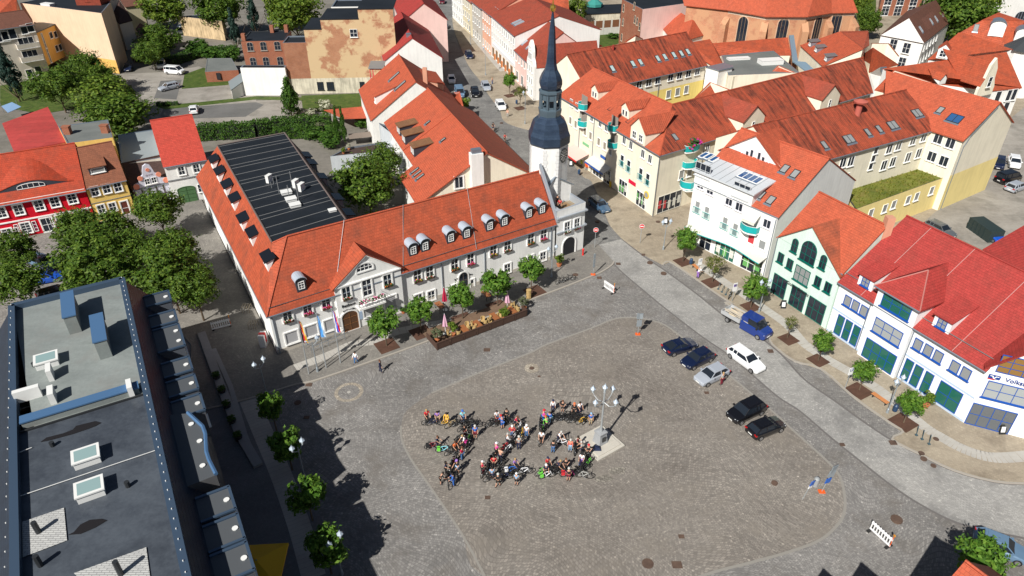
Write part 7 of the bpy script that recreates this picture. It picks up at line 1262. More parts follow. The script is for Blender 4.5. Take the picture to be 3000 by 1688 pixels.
def car_mesh(kind):
    if kind in CM: return CM[kind]
    st, (b0,r0,r1,b1,rz,rw) = KIND[kind]; B = MB(); secs = []
    for x, hw, z0, z1 in st: secs.append([(x,-hw*.93,z0),(x,-hw,z0+(z1-z0)*.35),(x,-hw*.99,z1-.1),(x,-hw*.9,z1),(x,0,z1+.03),(x,hw*.9,z1),(x,hw*.99,z1-.1),(x,hw,z0+(z1-z0)*.35),(x,hw*.93,z0)])
    for a, b in zip(secs, secs[1:]): [B.face([a[i],a[i+1],b[i+1],b[i]]) for i in range(8)]; B.face([a[8],a[0],b[0],b[8]])
    B.face(secs[0][::-1]); B.face(secs[-1])
    zs = lambda x: next((z1+(z2-z1)*(x1-x)/(x1-x2) for (x1,_,_,z1),(x2,_,_,z2) in zip(st,st[1:]) if x1 >= x >= x2), .9); hw = st[3][1]*.9
    g = MB(); rows = [(b0,hw,zs(b0)-.02),(r0,rw,rz-.03),(r1,rw,rz-.03),(b1,hw*.93,zs(b1)-.02)]; q = [[(x,-w,z),(x,w,z)] for x, w, z in rows]
    g.face([q[0][0],q[0][1],q[1][1],q[1][0]]); g.face([q[2][0],q[2][1],q[3][1],q[3][0]]); lo = [(r0,hw,zs(r0)-.02),(r1,hw,zs(r1)-.02)]
    for s_ in (-1,1): g.face([(b0,s_*hw,zs(b0)-.02),(r0,s_*rw,rz-.03),(r1,s_*rw,rz-.03),(b1,s_*hw*.93,zs(b1)-.02),(r1,s_*hw,zs(r1)-.02),(r0,s_*hw,zs(r0)-.02)][::s_])
    r = MB(); n_ = 4
    r.slab([(r0+.06,-rw-.03,rz-.02),(r0+.06,rw+.03,rz-.02),(r1-.08,rw+.03,rz-.02),(r1-.08,-rw-.03,rz-.02)],.07); r.slab([(r0-.15,-rw*.8,rz+.03),(r0-.15,rw*.8,rz+.03),(r1+.15,rw*.8,rz+.03),(r1+.15,-rw*.8,rz+.03)],.05)
    for s_ in (-1,1):
        r.cyl((b0,s_*hw,zs(b0)),(r0,s_*(rw+.01),rz-.03),.045,.045,5); r.cyl((b1,s_*hw*.93,zs(b1)),(r1,s_*(rw+.01),rz-.03),.07,.07,5)
        xm = (r0+r1)/2-.05; r.cyl((xm,s_*(hw+.01),zs(xm)),(xm,s_*(rw+.02),rz-.03),.045,.045,5)
        if kind in ('van','estate','suv'): xm = r1+.45; r.cyl((xm,s_*(hw+.01),zs(xm)),(xm,s_*(rw+.02),rz-.03),.06,.06,5)
    mk = lambda mb, n, mt, sm=False: (lambda o: (lambda me: (bpy.data.objects.remove(o), me)[1])(o.data))(mb.build(n, mt, None, sm))
    W_ = MB(); R_ = .33 if kind != 'van' else .35; W_.cyl((0,-.11,0),(0,.11,0),R_,R_,16); Rm = MB(); Rm.cyl((0,.085,0),(0,.125,0),R_*.68,R_*.64,12); Rm.cyl((0,-.125,0),(0,-.085,0),R_*.64,R_*.68,12)
    L = MB(); L.box(-.1,.06,-.17,.17,-.07,.07); M_ = MB(); M_.box(-.09,.09,-.1,.1,-.07,.07); P_l = MB(); P_l.box(-.02,.02,-.26,.26,-.055,.055)
    d = dict(body=mk(B,'body',WHITE), windows=mk(g,'windows',CGL), roof=mk(r,'roof',WHITE), tyre=mk(W_,'wheel',TYRE), rim=mk(Rm,'rim',RIM), hl=mk(L,'headlight',HLM), tl=mk(L,'tail_light',TLM), mirror=mk(M_,'mirror',WHITE), plate=mk(P_l,'plate',PLATE), st=st, R=R_)
    bm = bmesh.new(); bm.from_mesh(d['body']); bmesh.ops.recalc_face_normals(bm, faces=bm.faces); es = [e for e in bm.edges if len(e.link_faces) == 2 and e.calc_face_angle(0) > .3]; bmesh.ops.bevel(bm, geom=es, offset=.085, segments=3, affect='EDGES'); bm.to_mesh(d['body']); bm.free(); d['body'].polygons.foreach_set('use_smooth',[True]*len(d['body'].polygons))
    CM[kind] = d; return d
def recolor(o, m): 
    for s_ in o.material_slots: s_.link = 'OBJECT'; s_.material = m
def car(kind, col, label, T, c, f, r, group=None, name='parked_car', z=0.0, cat='car', s_=1.0):
    """c: pixel of the middle of the car at bumper height; f, r: pixels towards its front and its rear"""
    P = at(T,*c,.7+z); d = V2(at(T,*f,.7+z)-at(T,*r,.7+z)); rz = math.atan2(d.y,d.x); m = car_mesh(kind); o = thing(name, label, cat, (P.x,P.y,z), group, rz or .001); o.scale = (s_,)*3; pm = paint(*col); st = m['st']
    for k in ('body','roof'): recolor(link(k, m[k], o), pm)
    link('windows', m['windows'], o)
    for x in (st[0][0]-.78, st[-1][0]+.75):
        for sg in (-1,1): w = link('wheel', m['tyre'], o, (x,sg*(st[3][1]-.1),m['R'])); link('rim', m['rim'], w)
    for sg in (-1,1):
        link('headlight', m['hl'], o, (st[1][0]-.02,sg*st[1][1]*.78,st[1][3]-.1), -sg*.35*-1); link('tail_light', m['tl'], o, (st[-2][0]-.1,sg*st[-2][1]*.82,st[-2][3]-.12), 0)
        recolor(link('mirror', m['mirror'], o, (KIND[kind][1][0]-.25,sg*(st[3][1]+.06),st[3][3]+.06)), pm)
    link('plate', m['plate'], o, (st[0][0]+.0,0,.5)); link('plate', m['plate'], o, (st[-1][0]-.0,0,.62)); return o
NV = ('navy',(.006,.012,.04)); BK = ('black',(.006,.006,.008)); SV = ('silver',(.35,.38,.43)); WT = ('white',(.78,.79,.8)); BL = ('steel_blue',(.05,.1,.17)); GB_ = ('grey_blue',(.12,.2,.3)); CB = ('bright_blue',(.01,.08,.45)); MR = ('maroon',(.12,.01,.02)); GY = ('grey',(.1,.11,.12))
CG = 'cars parked on the square'
car('coupe',NV,'dark blue sports coupe, first of the parked row on the square','p',(305,218),(460,170),(160,262),CG); car('hatch',NV,'dark blue hatchback with a yellow-clad driver between coupe and silver car','p',(528,375),(390,440),(680,305),CG)
car('hatch',SV,'silver hatchback with a person standing at its side','p',(705,578),(565,645),(850,515),CG); car('suv',BK,'black crossover facing the cyclists, left of the two black cars','p',(1130,1035),(980,1105),(1290,960),CG); car('hatch',BK,'black hatchback showing red tail lights, right of the two black cars','p',(1380,1235),(1560,1160),(1215,1300),CG)
car('estate',WT,'white estate car driving along the pale road','p',(1140,385),(1310,505),(980,270),name='car'); car('estate',BL,'blue estate car driving out of the shade beside the gate house','G',(918,255),(980,300),(860,205),name='car')
GS = 'cars in the north street'
for k_, c_, y, l in (('suv',NV,((470,288),(478,325),(462,250)),'dark car driving down the shaded north street'),('estate',NV,((742,612),(765,655),(722,570)),'dark blue car parked half in the sun on the north street'),('hatch',WT,((545,885),(552,930),(535,840)),'white car parked in shade at the house wall'),('van',GB_,((635,1035),(660,1090),(612,975)),'blue-grey van parked behind the orange roof'),('suv',BK,((808,1032),(825,1080),(795,985)),'black car driving at the shadow edge'),('estate',SV,((930,962),(960,1015),(900,912)),'silver estate with its door open at the footway'),('suv',WT,((1093,1178),(1130,1235),(1060,1125)),'white car with dark glass roof parked on the footway'),('hatch',MR,((440,12),(440,32),(438,-8)),'dark red car at the upper picture edge'),('hatch',NV,((345,335),(352,375),(338,300)),'dark car in the parked row under the bright red roof'),('hatch',GB_,((372,420),(378,455),(364,385)),'blue-grey car in the parked row under the bright red roof'),('hatch',BK,((415,520),(422,560),(405,480)),'black car at the near end of the shaded parked row')): car(k_, c_, l, 'r', *y, GS, z=.0)
GA = 'vehicles in the rear yards'
for k_, c_, y, l in (('van',WT,((1213,485),(1212,520),(1215,450)),'white van facing the camera in the rear yard'),('van',WT,((1318,535),(1390,540),(1250,530)),'long white van seen from its side in the rear yard'),('estate',SV,((1270,652),(1195,670),(1345,635)),'silver estate on the dark parking bay'),('hatch',WT,((1460,822),(1462,785),(1458,858)),'single white hatchback seen from behind near the hedge'),('hatch',NV,((965,508),(955,540),(975,475)),'dark car in the shade of the blank wall'),('van',WT,((1365,230),(1340,265),(1390,200)),'white van beside the tan shed'),('hatch',BK,((1060,445),(1110,450),(1010,440)),'black car hidden in shadow by the garden wall')): car(k_, c_, l, 'A', *y, GA)
for k_, c_, y, l in (('suv',GB_,((325,690),(410,715),(240,665)),'pale blue-grey car under the trees of the west square'),('hatch',CB,((350,800),(420,790),(280,815)),'blue car half hidden under the trees of the west square'),('estate',BK,((430,915),(500,895),(360,935)),'black car right behind the dark building roof')): car(k_, c_, l, 'E', *y, 'cars on the west square', z=-.01)
for k_, c_, T, y, l in (('suv',NV,'z',((712,715),(705,790),(720,650)),'dark car facing the camera beside the cream gable'),('suv',WT,'z',((893,705),(915,780),(875,640)),'white car in the car park by the cream gable'),('van',BK,'z',((825,890),(930,865),(710,915)),'black van-like car seen from behind in the car park'),('estate',SV,'z',((930,985),(1010,955),(850,1010)),'silver car at the right edge of the car park'),('hatch',CB,'H',((2078,478),(2130,510),(2030,445)),'bright blue car behind the dark container'),('estate',GY,'H',((1690,440),(1740,470),(1630,415)),'grey car half hidden behind the red bank roof')): car(k_, c_, l, T, *y, 'cars in the east car park', z=.11)
car('hatch',NV,'dark blue car parked beside the brick mill yard','C',(850,335),(920,325),(785,345),z=.11); car('hatch',GB_,'blue-grey car behind the tree at the lower right corner','L',(1545,1262),(1625,1295),(1470,1235))
cb_ = thing('container','dark green-black container standing beside the bright blue car','container',tuple(V2(at('H',1960,490,1))+V((0,0,.1)))); a, b = at('H',1880,430,.1), at('H',2040,545,.1); u = V2(b-a).normalized(); n = V((-u.y,u.x,0)); m = MB(); obox(m, a, u, n, 0, V2(b-a).length, 0, 2.2, .1, 1.9); m.build('body', plain('container_green',(.02,.035,.035),.5), cb_); m = MB(); [obox(m, a, u, n, i*.8, i*.8+.12, -.06, 0, .1, 1.9) for i in range(int(V2(b-a).length/.8))]; m.build('ribs', plain('container_green',(.02,.035,.035),.5), cb_)
# blue crew-cab pick-up truck with loaded bed
c0_ = at('v',930,1235,.8); d = V2(at('v',1150,1335,.8)-at('v',705,1085,.8)); tk = thing('pickup_truck','dark blue crew-cab pick-up truck with a pale loaded drop-side bed','truck',(c0_.x,c0_.y,0),None,math.atan2(d.y,d.x)); pb_ = paint('truck_blue',(.01,.035,.2)); BED = plain('bed_alloy',(.5,.51,.52),.5,.3)
m = MB(); S_ = [(3.0,.78,.4,1.0),(2.8,.9,.3,1.15),(2.2,.95,.28,1.3),(1.7,.96,.28,1.38),(0,.96,.28,1.4),(-.45,.95,.28,1.4)]; sec = [[(x,-w,z0),(x,-w,z1-.15),(x,-w*.92,z1),(x,w*.92,z1),(x,w,z1-.15),(x,w,z0)] for x, w, z0, z1 in S_]
for a, b in zip(sec, sec[1:]): [m.face([a[i],a[(i+1)%6],b[(i+1)%6],b[i]]) for i in range(6)]
m.face(sec[0][::-1]); m.face(sec[-1]); m.build('body', pb_, tk); m = MB(); m.face([(2.15,-.86,1.33),(2.15,.86,1.33),(1.55,.74,2.15),(1.55,-.74,2.15)])
for s_ in (-1,1): m.face([(2.1,s_*.875,1.36),(1.5,s_*.76,2.12),(.35,s_*.78,2.12),(.35,s_*.875,1.38)][::s_])
m.build('windows', CGL, tk); m = MB(); m.add([(x,s_*w,z) for x in (1.55,-.45) for w, z in ((.76,2.16),(.8,1.38)) for s_ in (-1,1)][:], [(0,1,5,4)], 0); m.box(-.45,1.6,-.76,.76,2.12,2.22); m.box(-.45,.36,-.86,.86,1.38,2.13); m.box(.33,.45,-.87,.87,1.38,2.13); m.build('cab_roof', pb_, tk)
m = MB(); m.box(-3.3,-.55,-1.0,1.0,.85,.95); [m.box(-3.3,-.55,s_*1.0-.03,s_*1.0+.03,.95,1.35) for s_ in (-1,1)]; [m.box(x-.03,x+.03,-1.0,1.0,.95,1.35 if x < -1 else 1.9) for x in (-3.3,-.55)]; bed = m.build('load_bed', BED, tk)
rg_ = random.Random(2); m = MB(); [m.box(-3.1+i*.1,-.9+rg_.uniform(-.2,1.6),y-.07,y+.07,1.0+rg_.uniform(0,.45),1.5,0,Matrix.Rotation(R(rg_.uniform(-6,6)),4,'Z')) for i, y in enumerate((-.8,-.55,-.3,.0,.3,.6))]; m.build('boards', plain('pale_boards',(.5,.44,.36),.8), bed); m = MB(); m.lathe([(.9,0),(.7,.25),(.1,.45)],9,0,(-2.1,.3,1.0)); m.build('sand_heap', plain('sand',(.5,.42,.3),.9), bed)
for x in (2.15,-2.3):
    for s_ in (-1,1): w = link('wheel', car_mesh('van')['tyre'], tk, (x,s_*.85,.36)); link('rim', car_mesh('van')['rim'], w)
for s_ in (-1,1): link('headlight', car_mesh('van')['hl'], tk, (2.85,s_*.68,.95)); recolor(link('mirror', car_mesh('van')['mirror'], tk, (1.9,s_*1.12,1.5)), BLACKRUB)
link('plate', car_mesh('van')['plate'], tk, (3.02,0,.55))
# ================================================================== PEOPLE AND BICYCLES
def skinned(name, J, E, mat, sub=1):
    """one continuous skin over a skeleton; J: name -> (x, y, z, radius), E: list of joint chains"""
    ks = list(J); me = bpy.data.meshes.new(name); es = [(ks.index(a), ks.index(b)) for c in E for a, b in zip(c, c[1:])]; me.from_pydata([J[k][:3] for k in ks], es, []); o = bpy.data.objects.new(name, me); COL.objects.link(o)
    md = o.modifiers.new('s','SKIN'); md.use_smooth_shade = True; me.skin_vertices.new() if not me.skin_vertices else None
    for i, k in enumerate(ks): me.skin_vertices[0].data[i].radius = (J[k][3], J[k][3]*(J[k][4] if len(J[k]) > 4 else 1)); me.skin_vertices[0].data[i].use_root = i == 0
    sb = o.modifiers.new('u','SUBSURF'); sb.levels = sub; sb.render_levels = sub; dg = bpy.context.evaluated_depsgraph_get(); m2 = bpy.data.meshes.new_from_object(o.evaluated_get(dg)); bpy.data.objects.remove(o); m2.name = name; m2.materials.clear(); m2.materials.append(mat); return m2
SKIN = plain('skin', (.55,.3,.2), .6); SHOE = plain('shoes', (.05,.05,.055), .7)
def pose_set(pose):
    """facing +y; returns body, shirt, trousers, shoes, hair meshes"""
    ln = dict(stand=0,hold=.06,lean=.34,walk=.03,hips=0)[pose]; H = {}
    def B_(z, k=1): t_ = max(0,(z-.92))*ln*1.3; return (0, t_, .92+(z-.92)*(1-.35*ln*(z>.92)))
    y = lambda z: B_(z)[1]; zz = lambda z: B_(z)[2]
    J = dict(pelvis=(0,0,.95,.13,.8),waist=(0,y(1.1),zz(1.1),.125,.75),chest=(0,y(1.32),zz(1.32),.15,.75),neck=(0,y(1.48),zz(1.48),.06),jaw=(0,y(1.56)+.02,zz(1.57),.075),head=(0,y(1.66)+.015,zz(1.66),.098),crown=(0,y(1.75)+.01,zz(1.745),.07)); E = [('pelvis','waist','chest','neck','jaw','head','crown')]
    st = .2 if pose == 'walk' else .0
    arms = dict(stand=((.25,.02,1.12),(.25,.1,.88)),hold=((.27,.12,1.15),(.22,.38,1.02)),lean=((.27,.42,1.0),(.2,.62,.86)),walk=((.25,-.04,1.14),(.24,.14,.93)),hips=((.36,-.02,1.18),(.2,.1,1.02)))[pose]
    for s_, n in ((-1,'l'),(1,'r')):
        e, h = arms; sw = s_*.14 if pose == 'walk' else 0
        J['sh'+n] = (s_*.19,y(1.42),zz(1.42),.062); J['el'+n] = (s_*e[0],e[1]+sw*.5,e[2],.043); J['wr'+n] = (s_*h[0],h[1]+sw,h[2],.03); d = (V(J['wr'+n][:3])-V(J['el'+n][:3])).normalized(); p = V(J['wr'+n][:3])+d*.07; J['pa'+n] = (*p,.034,.6); E.append(('chest','sh'+n,'el'+n,'wr'+n,'pa'+n)); sd = d.cross(V((0,0,1))).normalized() if abs(d.z) < .95 else V((0,1,0))
        for k, (of, l) in enumerate(((-.027,.065),(-.009,.078),(.01,.072),(.028,.055))): a = p+d*.03+sd*of; b = a+d*l*.6+V((0,0,-.012)); c = b+d*l*.35+V((0,0,-.022)); J[f'f{k}{n}'] = (*a,.0095); J[f'g{k}{n}'] = (*b,.0085); J[f'h{k}{n}'] = (*c,.0075); E.append(('pa'+n,f'f{k}{n}',f'g{k}{n}',f'h{k}{n}'))
        a = V(J['wr'+n][:3])+d*.03-sd*.035*s_; J['t'+n] = (*a,.011); J['u'+n] = (*(a+d*.045-sd*.02*s_),.009); E.append(('wr'+n,'t'+n,'u'+n))
        J['hp'+n] = (s_*.1,0,.88,.1); J['kn'+n] = (s_*.11,s_*st*.5+.02,.49,.062); J['an'+n] = (s_*.12,s_*st-.02,.09,.042); J['to'+n] = (s_*.13,s_*st+.13,.04,.04,.6); E.append(('pelvis','hp'+n,'kn'+n,'an'+n,'to'+n))
    hd = V(J['head'][:3]); J['nose'] = (hd.x,hd.y+.105,hd.z-.02,.018); E.append(('head','nose'))
    for s_, n in ((-1,'l'),(1,'r')): J['ear'+n] = (s_*.1,hd.y,hd.z-.01,.022); E.append(('head','ear'+n))
    body = skinned('body', J, E, SKIN); g = lambda ks, f, add=.018: {k: (*J[k][:3], J[k][3]*f+add, *(J[k][4:] or ())) for k in ks}
    def lerp(a, b, t_): return tuple(J[a][i]*(1-t_)+J[b][i]*t_ for i in range(4))
    S_ = g(['pelvis','waist','chest','shl','shr','ell','elr'],1.0,.02); S_['pelvis'] = (*J['pelvis'][:2],.93,.155,.85); S_['ell'] = (*lerp('shl','ell',.75)[:3],.066); S_['elr'] = (*lerp('shr','elr',.75)[:3],.066)
    shirt = skinned('shirt', S_, [('pelvis','waist','chest','shl','ell'),('chest','shr','elr')], WHITE)
    S_.update(ell=(*J['ell'][:3],.058), elr=(*J['elr'][:3],.058), wl=(*lerp('ell','wrl',.85)[:3],.045), wr=(*lerp('elr','wrr',.85)[:3],.045)); jacket = skinned('jacket', S_, [('pelvis','waist','chest','shl','ell','wl'),('chest','shr','elr','wr')], WHITE)
    T_ = g(['pelvis','hpl','hpr','knl','knr'],1.0,.02); T_['anl'] = (*J['anl'][:3],.06); T_['anr'] = (*J['anr'][:3],.06); trous = skinned('trousers', T_, [('pelvis','hpl','knl','anl'),('pelvis','hpr','knr','anr')], WHITE)
    T_['knl'] = (*J['knl'][:3],.09); T_['knr'] = (*J['knr'][:3],.09); shorts = skinned('shorts', {k: T_[k] for k in ('pelvis','hpl','hpr','knl','knr')}, [('pelvis','hpl','knl'),('pelvis','hpr','knr')], WHITE)
    shoes = MB()
    for n in 'lr': a, b = J['an'+n], J['to'+n]; shoes.box(a[0]-.05,a[0]+.05,a[1]-.07,b[1]+.06,0,.1)
    hair = MB(); hair.lathe([(.112,-.06),(.122,.02),(.112,.07),(.08,.115),(.03,.135)],12,0,(hd.x,hd.y-.022,hd.z)); long_ = MB(); long_.lathe([(.1,-.24),(.125,-.1),(.126,.02),(.112,.075),(.08,.118),(.03,.137)],12,0,(hd.x,hd.y-.045,hd.z))
    cap = MB(); cap.lathe([(.128,.02),(.135,.05),(.125,.1),(.09,.145),(.03,.165)],12,0,(hd.x,hd.y-.01,hd.z)); cap.box(hd.x-.07,hd.x+.07,hd.y+.08,hd.y+.18,hd.z+.03,hd.z+.045); face = MB()
    for s_ in (-1,1): face.box(s_*.036-.014,s_*.036+.014,hd.y+.082,hd.y+.094,hd.z+.0,hd.z+.016)
    face.box(-.025,.025,hd.y+.082,hd.y+.096,hd.z-.066,hd.z-.056,1)
    mk = lambda mb, n, mt: (lambda o: (lambda m_: (bpy.data.objects.remove(o), m_)[1])(o.data))(mb.build(n, mt, None, False)); 
    pack = MB(); c = V(J['chest'][:3]); pack.box(-.16,.16,c.y-.33,c.y-.13,c.z-.28,c.z+.14)
    return dict(body=body, shirt=shirt, jacket=jacket, trousers=trous, shorts=shorts, shoes=mk(shoes,'shoes',SHOE), hair=mk(hair,'hair',WHITE), long=mk(long_,'hair',WHITE), cap=mk(cap,'hat',WHITE), face=mk(face,'face',[BLACKRUB,plain('lips',(.35,.1,.08),.6)]), pack=mk(pack,'backpack',WHITE))
POSES = {}
CL = dict(red=(.55,.02,.03),crim=(.5,.01,.06),pink=(.75,.05,.35),pur=(.3,.16,.5),yel=(.7,.42,.05),turq=(.25,.6,.68),blk=(.012,.012,.014),navy=(.012,.018,.06),blue=(.03,.14,.5),lblu=(.25,.42,.62),wht=(.78,.78,.8),grey=(.4,.4,.38),jean=(.05,.14,.32),khak=(.42,.33,.2),peach=(.65,.38,.28),coral=(.8,.2,.14),org=(.75,.15,.03),green=(.15,.6,.06),brn=(.12,.05,.025),dk=(.02,.014,.01),blo=(.4,.26,.12),gry=(.5,.49,.46),dred=(.18,.015,.03))
def cloth(n): return plain('cloth_'+n, CL[n], .85)
def person(label, T, x, y, pose, face, top, legs, head, z=0.0, group=None, s_=1.0):
    """x, y: pixel of the feet; face: heading in degrees (0 = away from the camera)"""
    if pose not in POSES: POSES[pose] = pose_set(pose)
    m = POSES[pose]; P = at(T,x,y,z); o = thing('person', label, 'person', tuple(P), group, R(-face) or .001); o.scale = (s_,)*3; link('body', m['body'], o); link('face', m['face'], o)
    kind, col = top.split('_'); recolor(link('jacket' if kind == 'j' else 'shirt', m['jacket' if kind == 'j' else 'shirt'], o), cloth(col)); kind, col = legs.split('_'); recolor(link('shorts' if kind == 's' else 'trousers', m['shorts' if kind == 's' else 'trousers'], o), cloth(col)); link('shoes', m['shoes'], o)
    kind, col = head.split('_'); recolor(link('hat' if kind == 'c' else 'hair', m[dict(h='hair',l='long',c='cap')[kind]], o), cloth(col)); return o
def bike_mesh():
    f = MB(); t = lambda a, b, r=.022, m=0: f.cyl(a, b, r, r, 6, m); bb, hd, hb, st, ra, fa_ = V((0,-.02,.29)), V((0,.38,.82)), V((0,.42,.68)), V((0,-.2,.82)), V((0,-.48,.34)), V((0,.56,.34))
    for a, b in ((bb,hb),(st,hd),(bb,st),(hd,hb)): t(a,b,.038)
    for s_ in (-1,1): k = V((s_*.06,0,0)); t(bb+k*.5,ra+k,.016); t(st,ra+k,.014); t(hb,fa_+k,.018)
    w = MB(); n = 20
    for i in range(n):
        a, b = 2*math.pi*i/n, 2*math.pi*(i+1)/n; p = lambda q, r: V((0,math.cos(q)*r,math.sin(q)*r)); w.cyl(p(a,.335),p(b,.335),.036,.036,6,0,False)
        if i % 4 == 0: w.cyl(p(a,.02),p(a,.32),.005,.005,3,1,False)
    w.cyl((-.05,0,0),(.05,0,0),.03,.03,6,1); h = MB(); h.cyl(hd,hd+V((0,-.03,.16)),.018,.018,6); h.tube([hd+V((-.3,-.14,.2)),hd+V((-.22,-.02,.18)),hd+V((0,-.02,.17)),hd+V((.22,-.02,.18)),hd+V((.3,-.14,.2))],.016,6); sd = MB(); sd.cyl(st,st+V((0,-.03,.1)),.016,.016,6); p = st+V((0,-.04,.12)); sd.add([tuple(p+V(q)) for q in ((-.09,-.13,0),(.09,-.13,0),(.03,.14,0),(-.03,.14,0),(-.08,-.12,.06),(.08,-.12,.06),(.02,.13,.05),(-.02,.13,.05))],[(3,2,1,0),(4,5,6,7),(0,1,5,4),(1,2,6,5),(2,3,7,6),(3,0,4,7)])
    pd = MB(); pd.cyl((-.1,bb.y,bb.z),(.1,bb.y,bb.z),.05,.05,8); pd.box(.08,.18,.1,.2,.2,.23); pd.box(-.18,-.08,-.22,-.12,.36,.39); g = MB(); g.box(-.19,-.08,-.66,-.34,.38,.72); g.box(.08,.19,-.66,-.34,.38,.72)
    mk = lambda mb, n_, mt: (lambda o: (lambda m_: (bpy.data.objects.remove(o), m_)[1])(o.data))(mb.build(n_, mt)); return dict(frame=mk(f,'frame',WHITE), wheel=mk(w,'wheel',[TYRE,GREY]), bar=mk(h,'handlebar',DARKM), saddle=mk(sd,'saddle',BLACKRUB), crank=mk(pd,'crank',GREY), pannier=mk(g,'pannier',WHITE))
BM_ = bike_mesh()
def bike(label, T, x, y, d, col, pan=None, z=0.0, group='bicycles of the cyclists'):
    """d: heading in degrees, 0 = away from the camera"""
    P = at(T,x,y,z); o = thing('bicycle', label, 'bicycle', tuple(P), group, R(-d) or .001); recolor(link('frame', BM_['frame'], o), cloth(col)); [link('wheel', BM_['wheel'], o, (0,yy,.35)) for yy in (-.48,.56)]; link('handlebar', BM_['bar'], o); link('saddle', BM_['saddle'], o); link('crank', BM_['crank'], o)
    if pan: recolor(link('pannier', BM_['pannier'], o), cloth(pan))
GPZ = 'cyclists standing in the square'
PP = [('m',215,395,'hold',150,'t_red','l_blk','h_blo','in red shirt and dark trousers at the far left of the top row'),('m',375,400,'hold',170,'t_pur','s_khak','h_dk','in purple shirt and khaki shorts, second in the top row'),('m',515,430,'hold',190,'j_yel','l_yel','h_dk','all in yellow behind a bicycle in the top row'),('m',755,405,'hold',160,'t_turq','l_jean','c_blue','in pale turquoise shirt and blue helmet'),
('m',785,620,'hips',120,'j_blk','l_dred','h_dk','in black jacket and dark red trousers'),('m',945,640,'stand',180,'t_blue','s_dred','c_gry','with blue and pink vest and pale helmet seen from the front'),('m',800,765,'lean',240,'t_wht','l_pink','h_blo','in white and pink bending over a bicycle'),('m',375,780,'hold',110,'t_navy','l_navy','h_brn','in navy tee holding a dark bicycle alone at the left'),
('m',640,865,'hold',140,'t_org','s_blk','h_brn','in orange-red shirt and black shorts'),('m',750,965,'stand',300,'t_crim','l_jean','h_brn','in crimson shirt and jeans seen from behind'),('m',680,1165,'hold',220,'t_blk','s_lblu','c_pur','with purple helmet and blue shorts'),('m',500,1175,'hold',100,'t_navy','l_blk','l_dk','with long dark hair looking down'),('m',420,1335,'lean',80,'t_blk','s_dk','h_dk','bending over a bicycle in black at the lower left'),('m',615,1355,'hold',260,'j_blue','l_blue','h_dk','in bright blue jacket at the lower end of the first figure'),
('n',420,365,'hold',160,'t_wht','l_jean','h_dk','in white printed tee behind the red bicycle'),('n',580,360,'stand',180,'j_blk','l_blk','h_dk','all in black at the top of the middle figure'),('n',515,475,'lean',330,'t_blue','s_blue','c_red','bending down in blue with red'),('n',715,440,'lean',110,'t_crim','s_navy','h_brn','in crimson bending forward'),('n',670,620,'hips',180,'j_red','l_jean','c_wht','in open red jacket and white helmet'),('n',905,620,'stand',200,'t_wht','l_jean','c_wht','in white tee, white cap and jeans'),('n',590,750,'hold',80,'j_wht','l_navy','c_grey','in long white shirt and grey cap'),('n',780,815,'stand',350,'t_grey','l_navy','c_gry','in grey-beige shirt and cap seen from behind'),
('n',410,925,'hold',60,'t_pink','s_blk','c_wht','in pink vest with white helmet'),('n',480,1015,'hold',30,'t_peach','l_navy','h_brn','in peach top with brown hair'),('n',180,1205,'hold',70,'t_crim','l_blk','c_wht','in crimson jersey and white cap at the left'),('n',375,1120,'hips',180,'t_red','l_blk','h_dk','in wide red shirt with arms out'),('n',345,1310,'stand',0,'t_lblu','s_navy','h_dk','in light blue shirt seen from behind'),('n',440,1425,'walk',30,'t_blk','s_dk','c_gry','in black and orange with white shoes at the bottom'),('n',715,1150,'hold',140,'t_pur','l_navy','h_blo','in pale patterned top stretching an arm out'),('n',740,1400,'stand',10,'t_lblu','s_blk','c_wht','in light blue shirt, black shorts and white cap'),
('o',318,245,'stand',180,'j_wht','l_navy','c_navy','in white and navy at the top of the right figure'),('o',470,250,'hips',180,'t_blk','s_blk','h_brn','in black tee with bare arms out wide'),('o',650,300,'hold',190,'j_blk','l_blk','l_org','with orange hair in black'),('o',735,275,'hold',160,'t_wht','l_navy','h_dk','in white tee with dark hair, top right'),('o',910,450,'stand',180,'t_blue','l_khak','c_lblu','in blue tee and tan trousers nearest the lamp'),('o',165,420,'hold',80,'t_pink','l_blue','c_red','with red helmet and pink sleeves'),('o',262,430,'stand',20,'j_blue','l_lblu','h_brn','in blue jacket and pale jeans'),('o',225,520,'lean',330,'t_green','l_blk','c_org','in neon green and orange vest'),
('o',140,745,'hold',190,'t_wht','s_blk','h_dk','cyclist in white facing the camera over the handlebar'),('o',320,890,'stand',5,'j_blk','l_jean','h_dk','large, in black top and blue jeans seen from behind'),('o',405,720,'lean',130,'t_wht','l_navy','h_gry','bending in white sleeves beside a white bicycle'),('o',590,870,'stand',190,'j_coral','l_lblu','c_gry','in coral jacket with white hair and pale jeans'),('o',700,830,'hold',120,'t_dred','l_blk','h_dk','in dark top with red and white stripe'),('o',765,895,'hold',260,'t_grey','l_navy','h_gry','in grey tee with white hair'),('o',870,960,'hips',180,'t_blk','l_blk','c_red','in black and pink vest with red cap'),('o',770,1085,'hold',200,'t_wht','l_pur','c_blk','in white tee and black helmet among the bicycles'),
('o',230,1145,'hold',150,'t_red','l_blk','c_navy','in red tee and dark cap in the lowest row'),('o',390,1175,'lean',130,'t_navy','l_navy','h_blo','fair-haired, bending in navy'),('o',520,1165,'hips',180,'t_blk','l_blk','h_brn','in black tee with arms out in the lowest row'),('o',205,1255,'hold',170,'t_navy','l_blk','c_wht','in navy with white helmet behind a white bicycle'),('o',562,1335,'stand',0,'t_blk','s_dred','c_gry','in black and purple with grey helmet at the bottom')]
for T, x, y, po, fc_, tp_, lg, hd_, l in PP: person('person '+l, T, x, y, po, fc_, tp_, lg, hd_, group=GPZ, s_=.97+.06*math.sin(x))
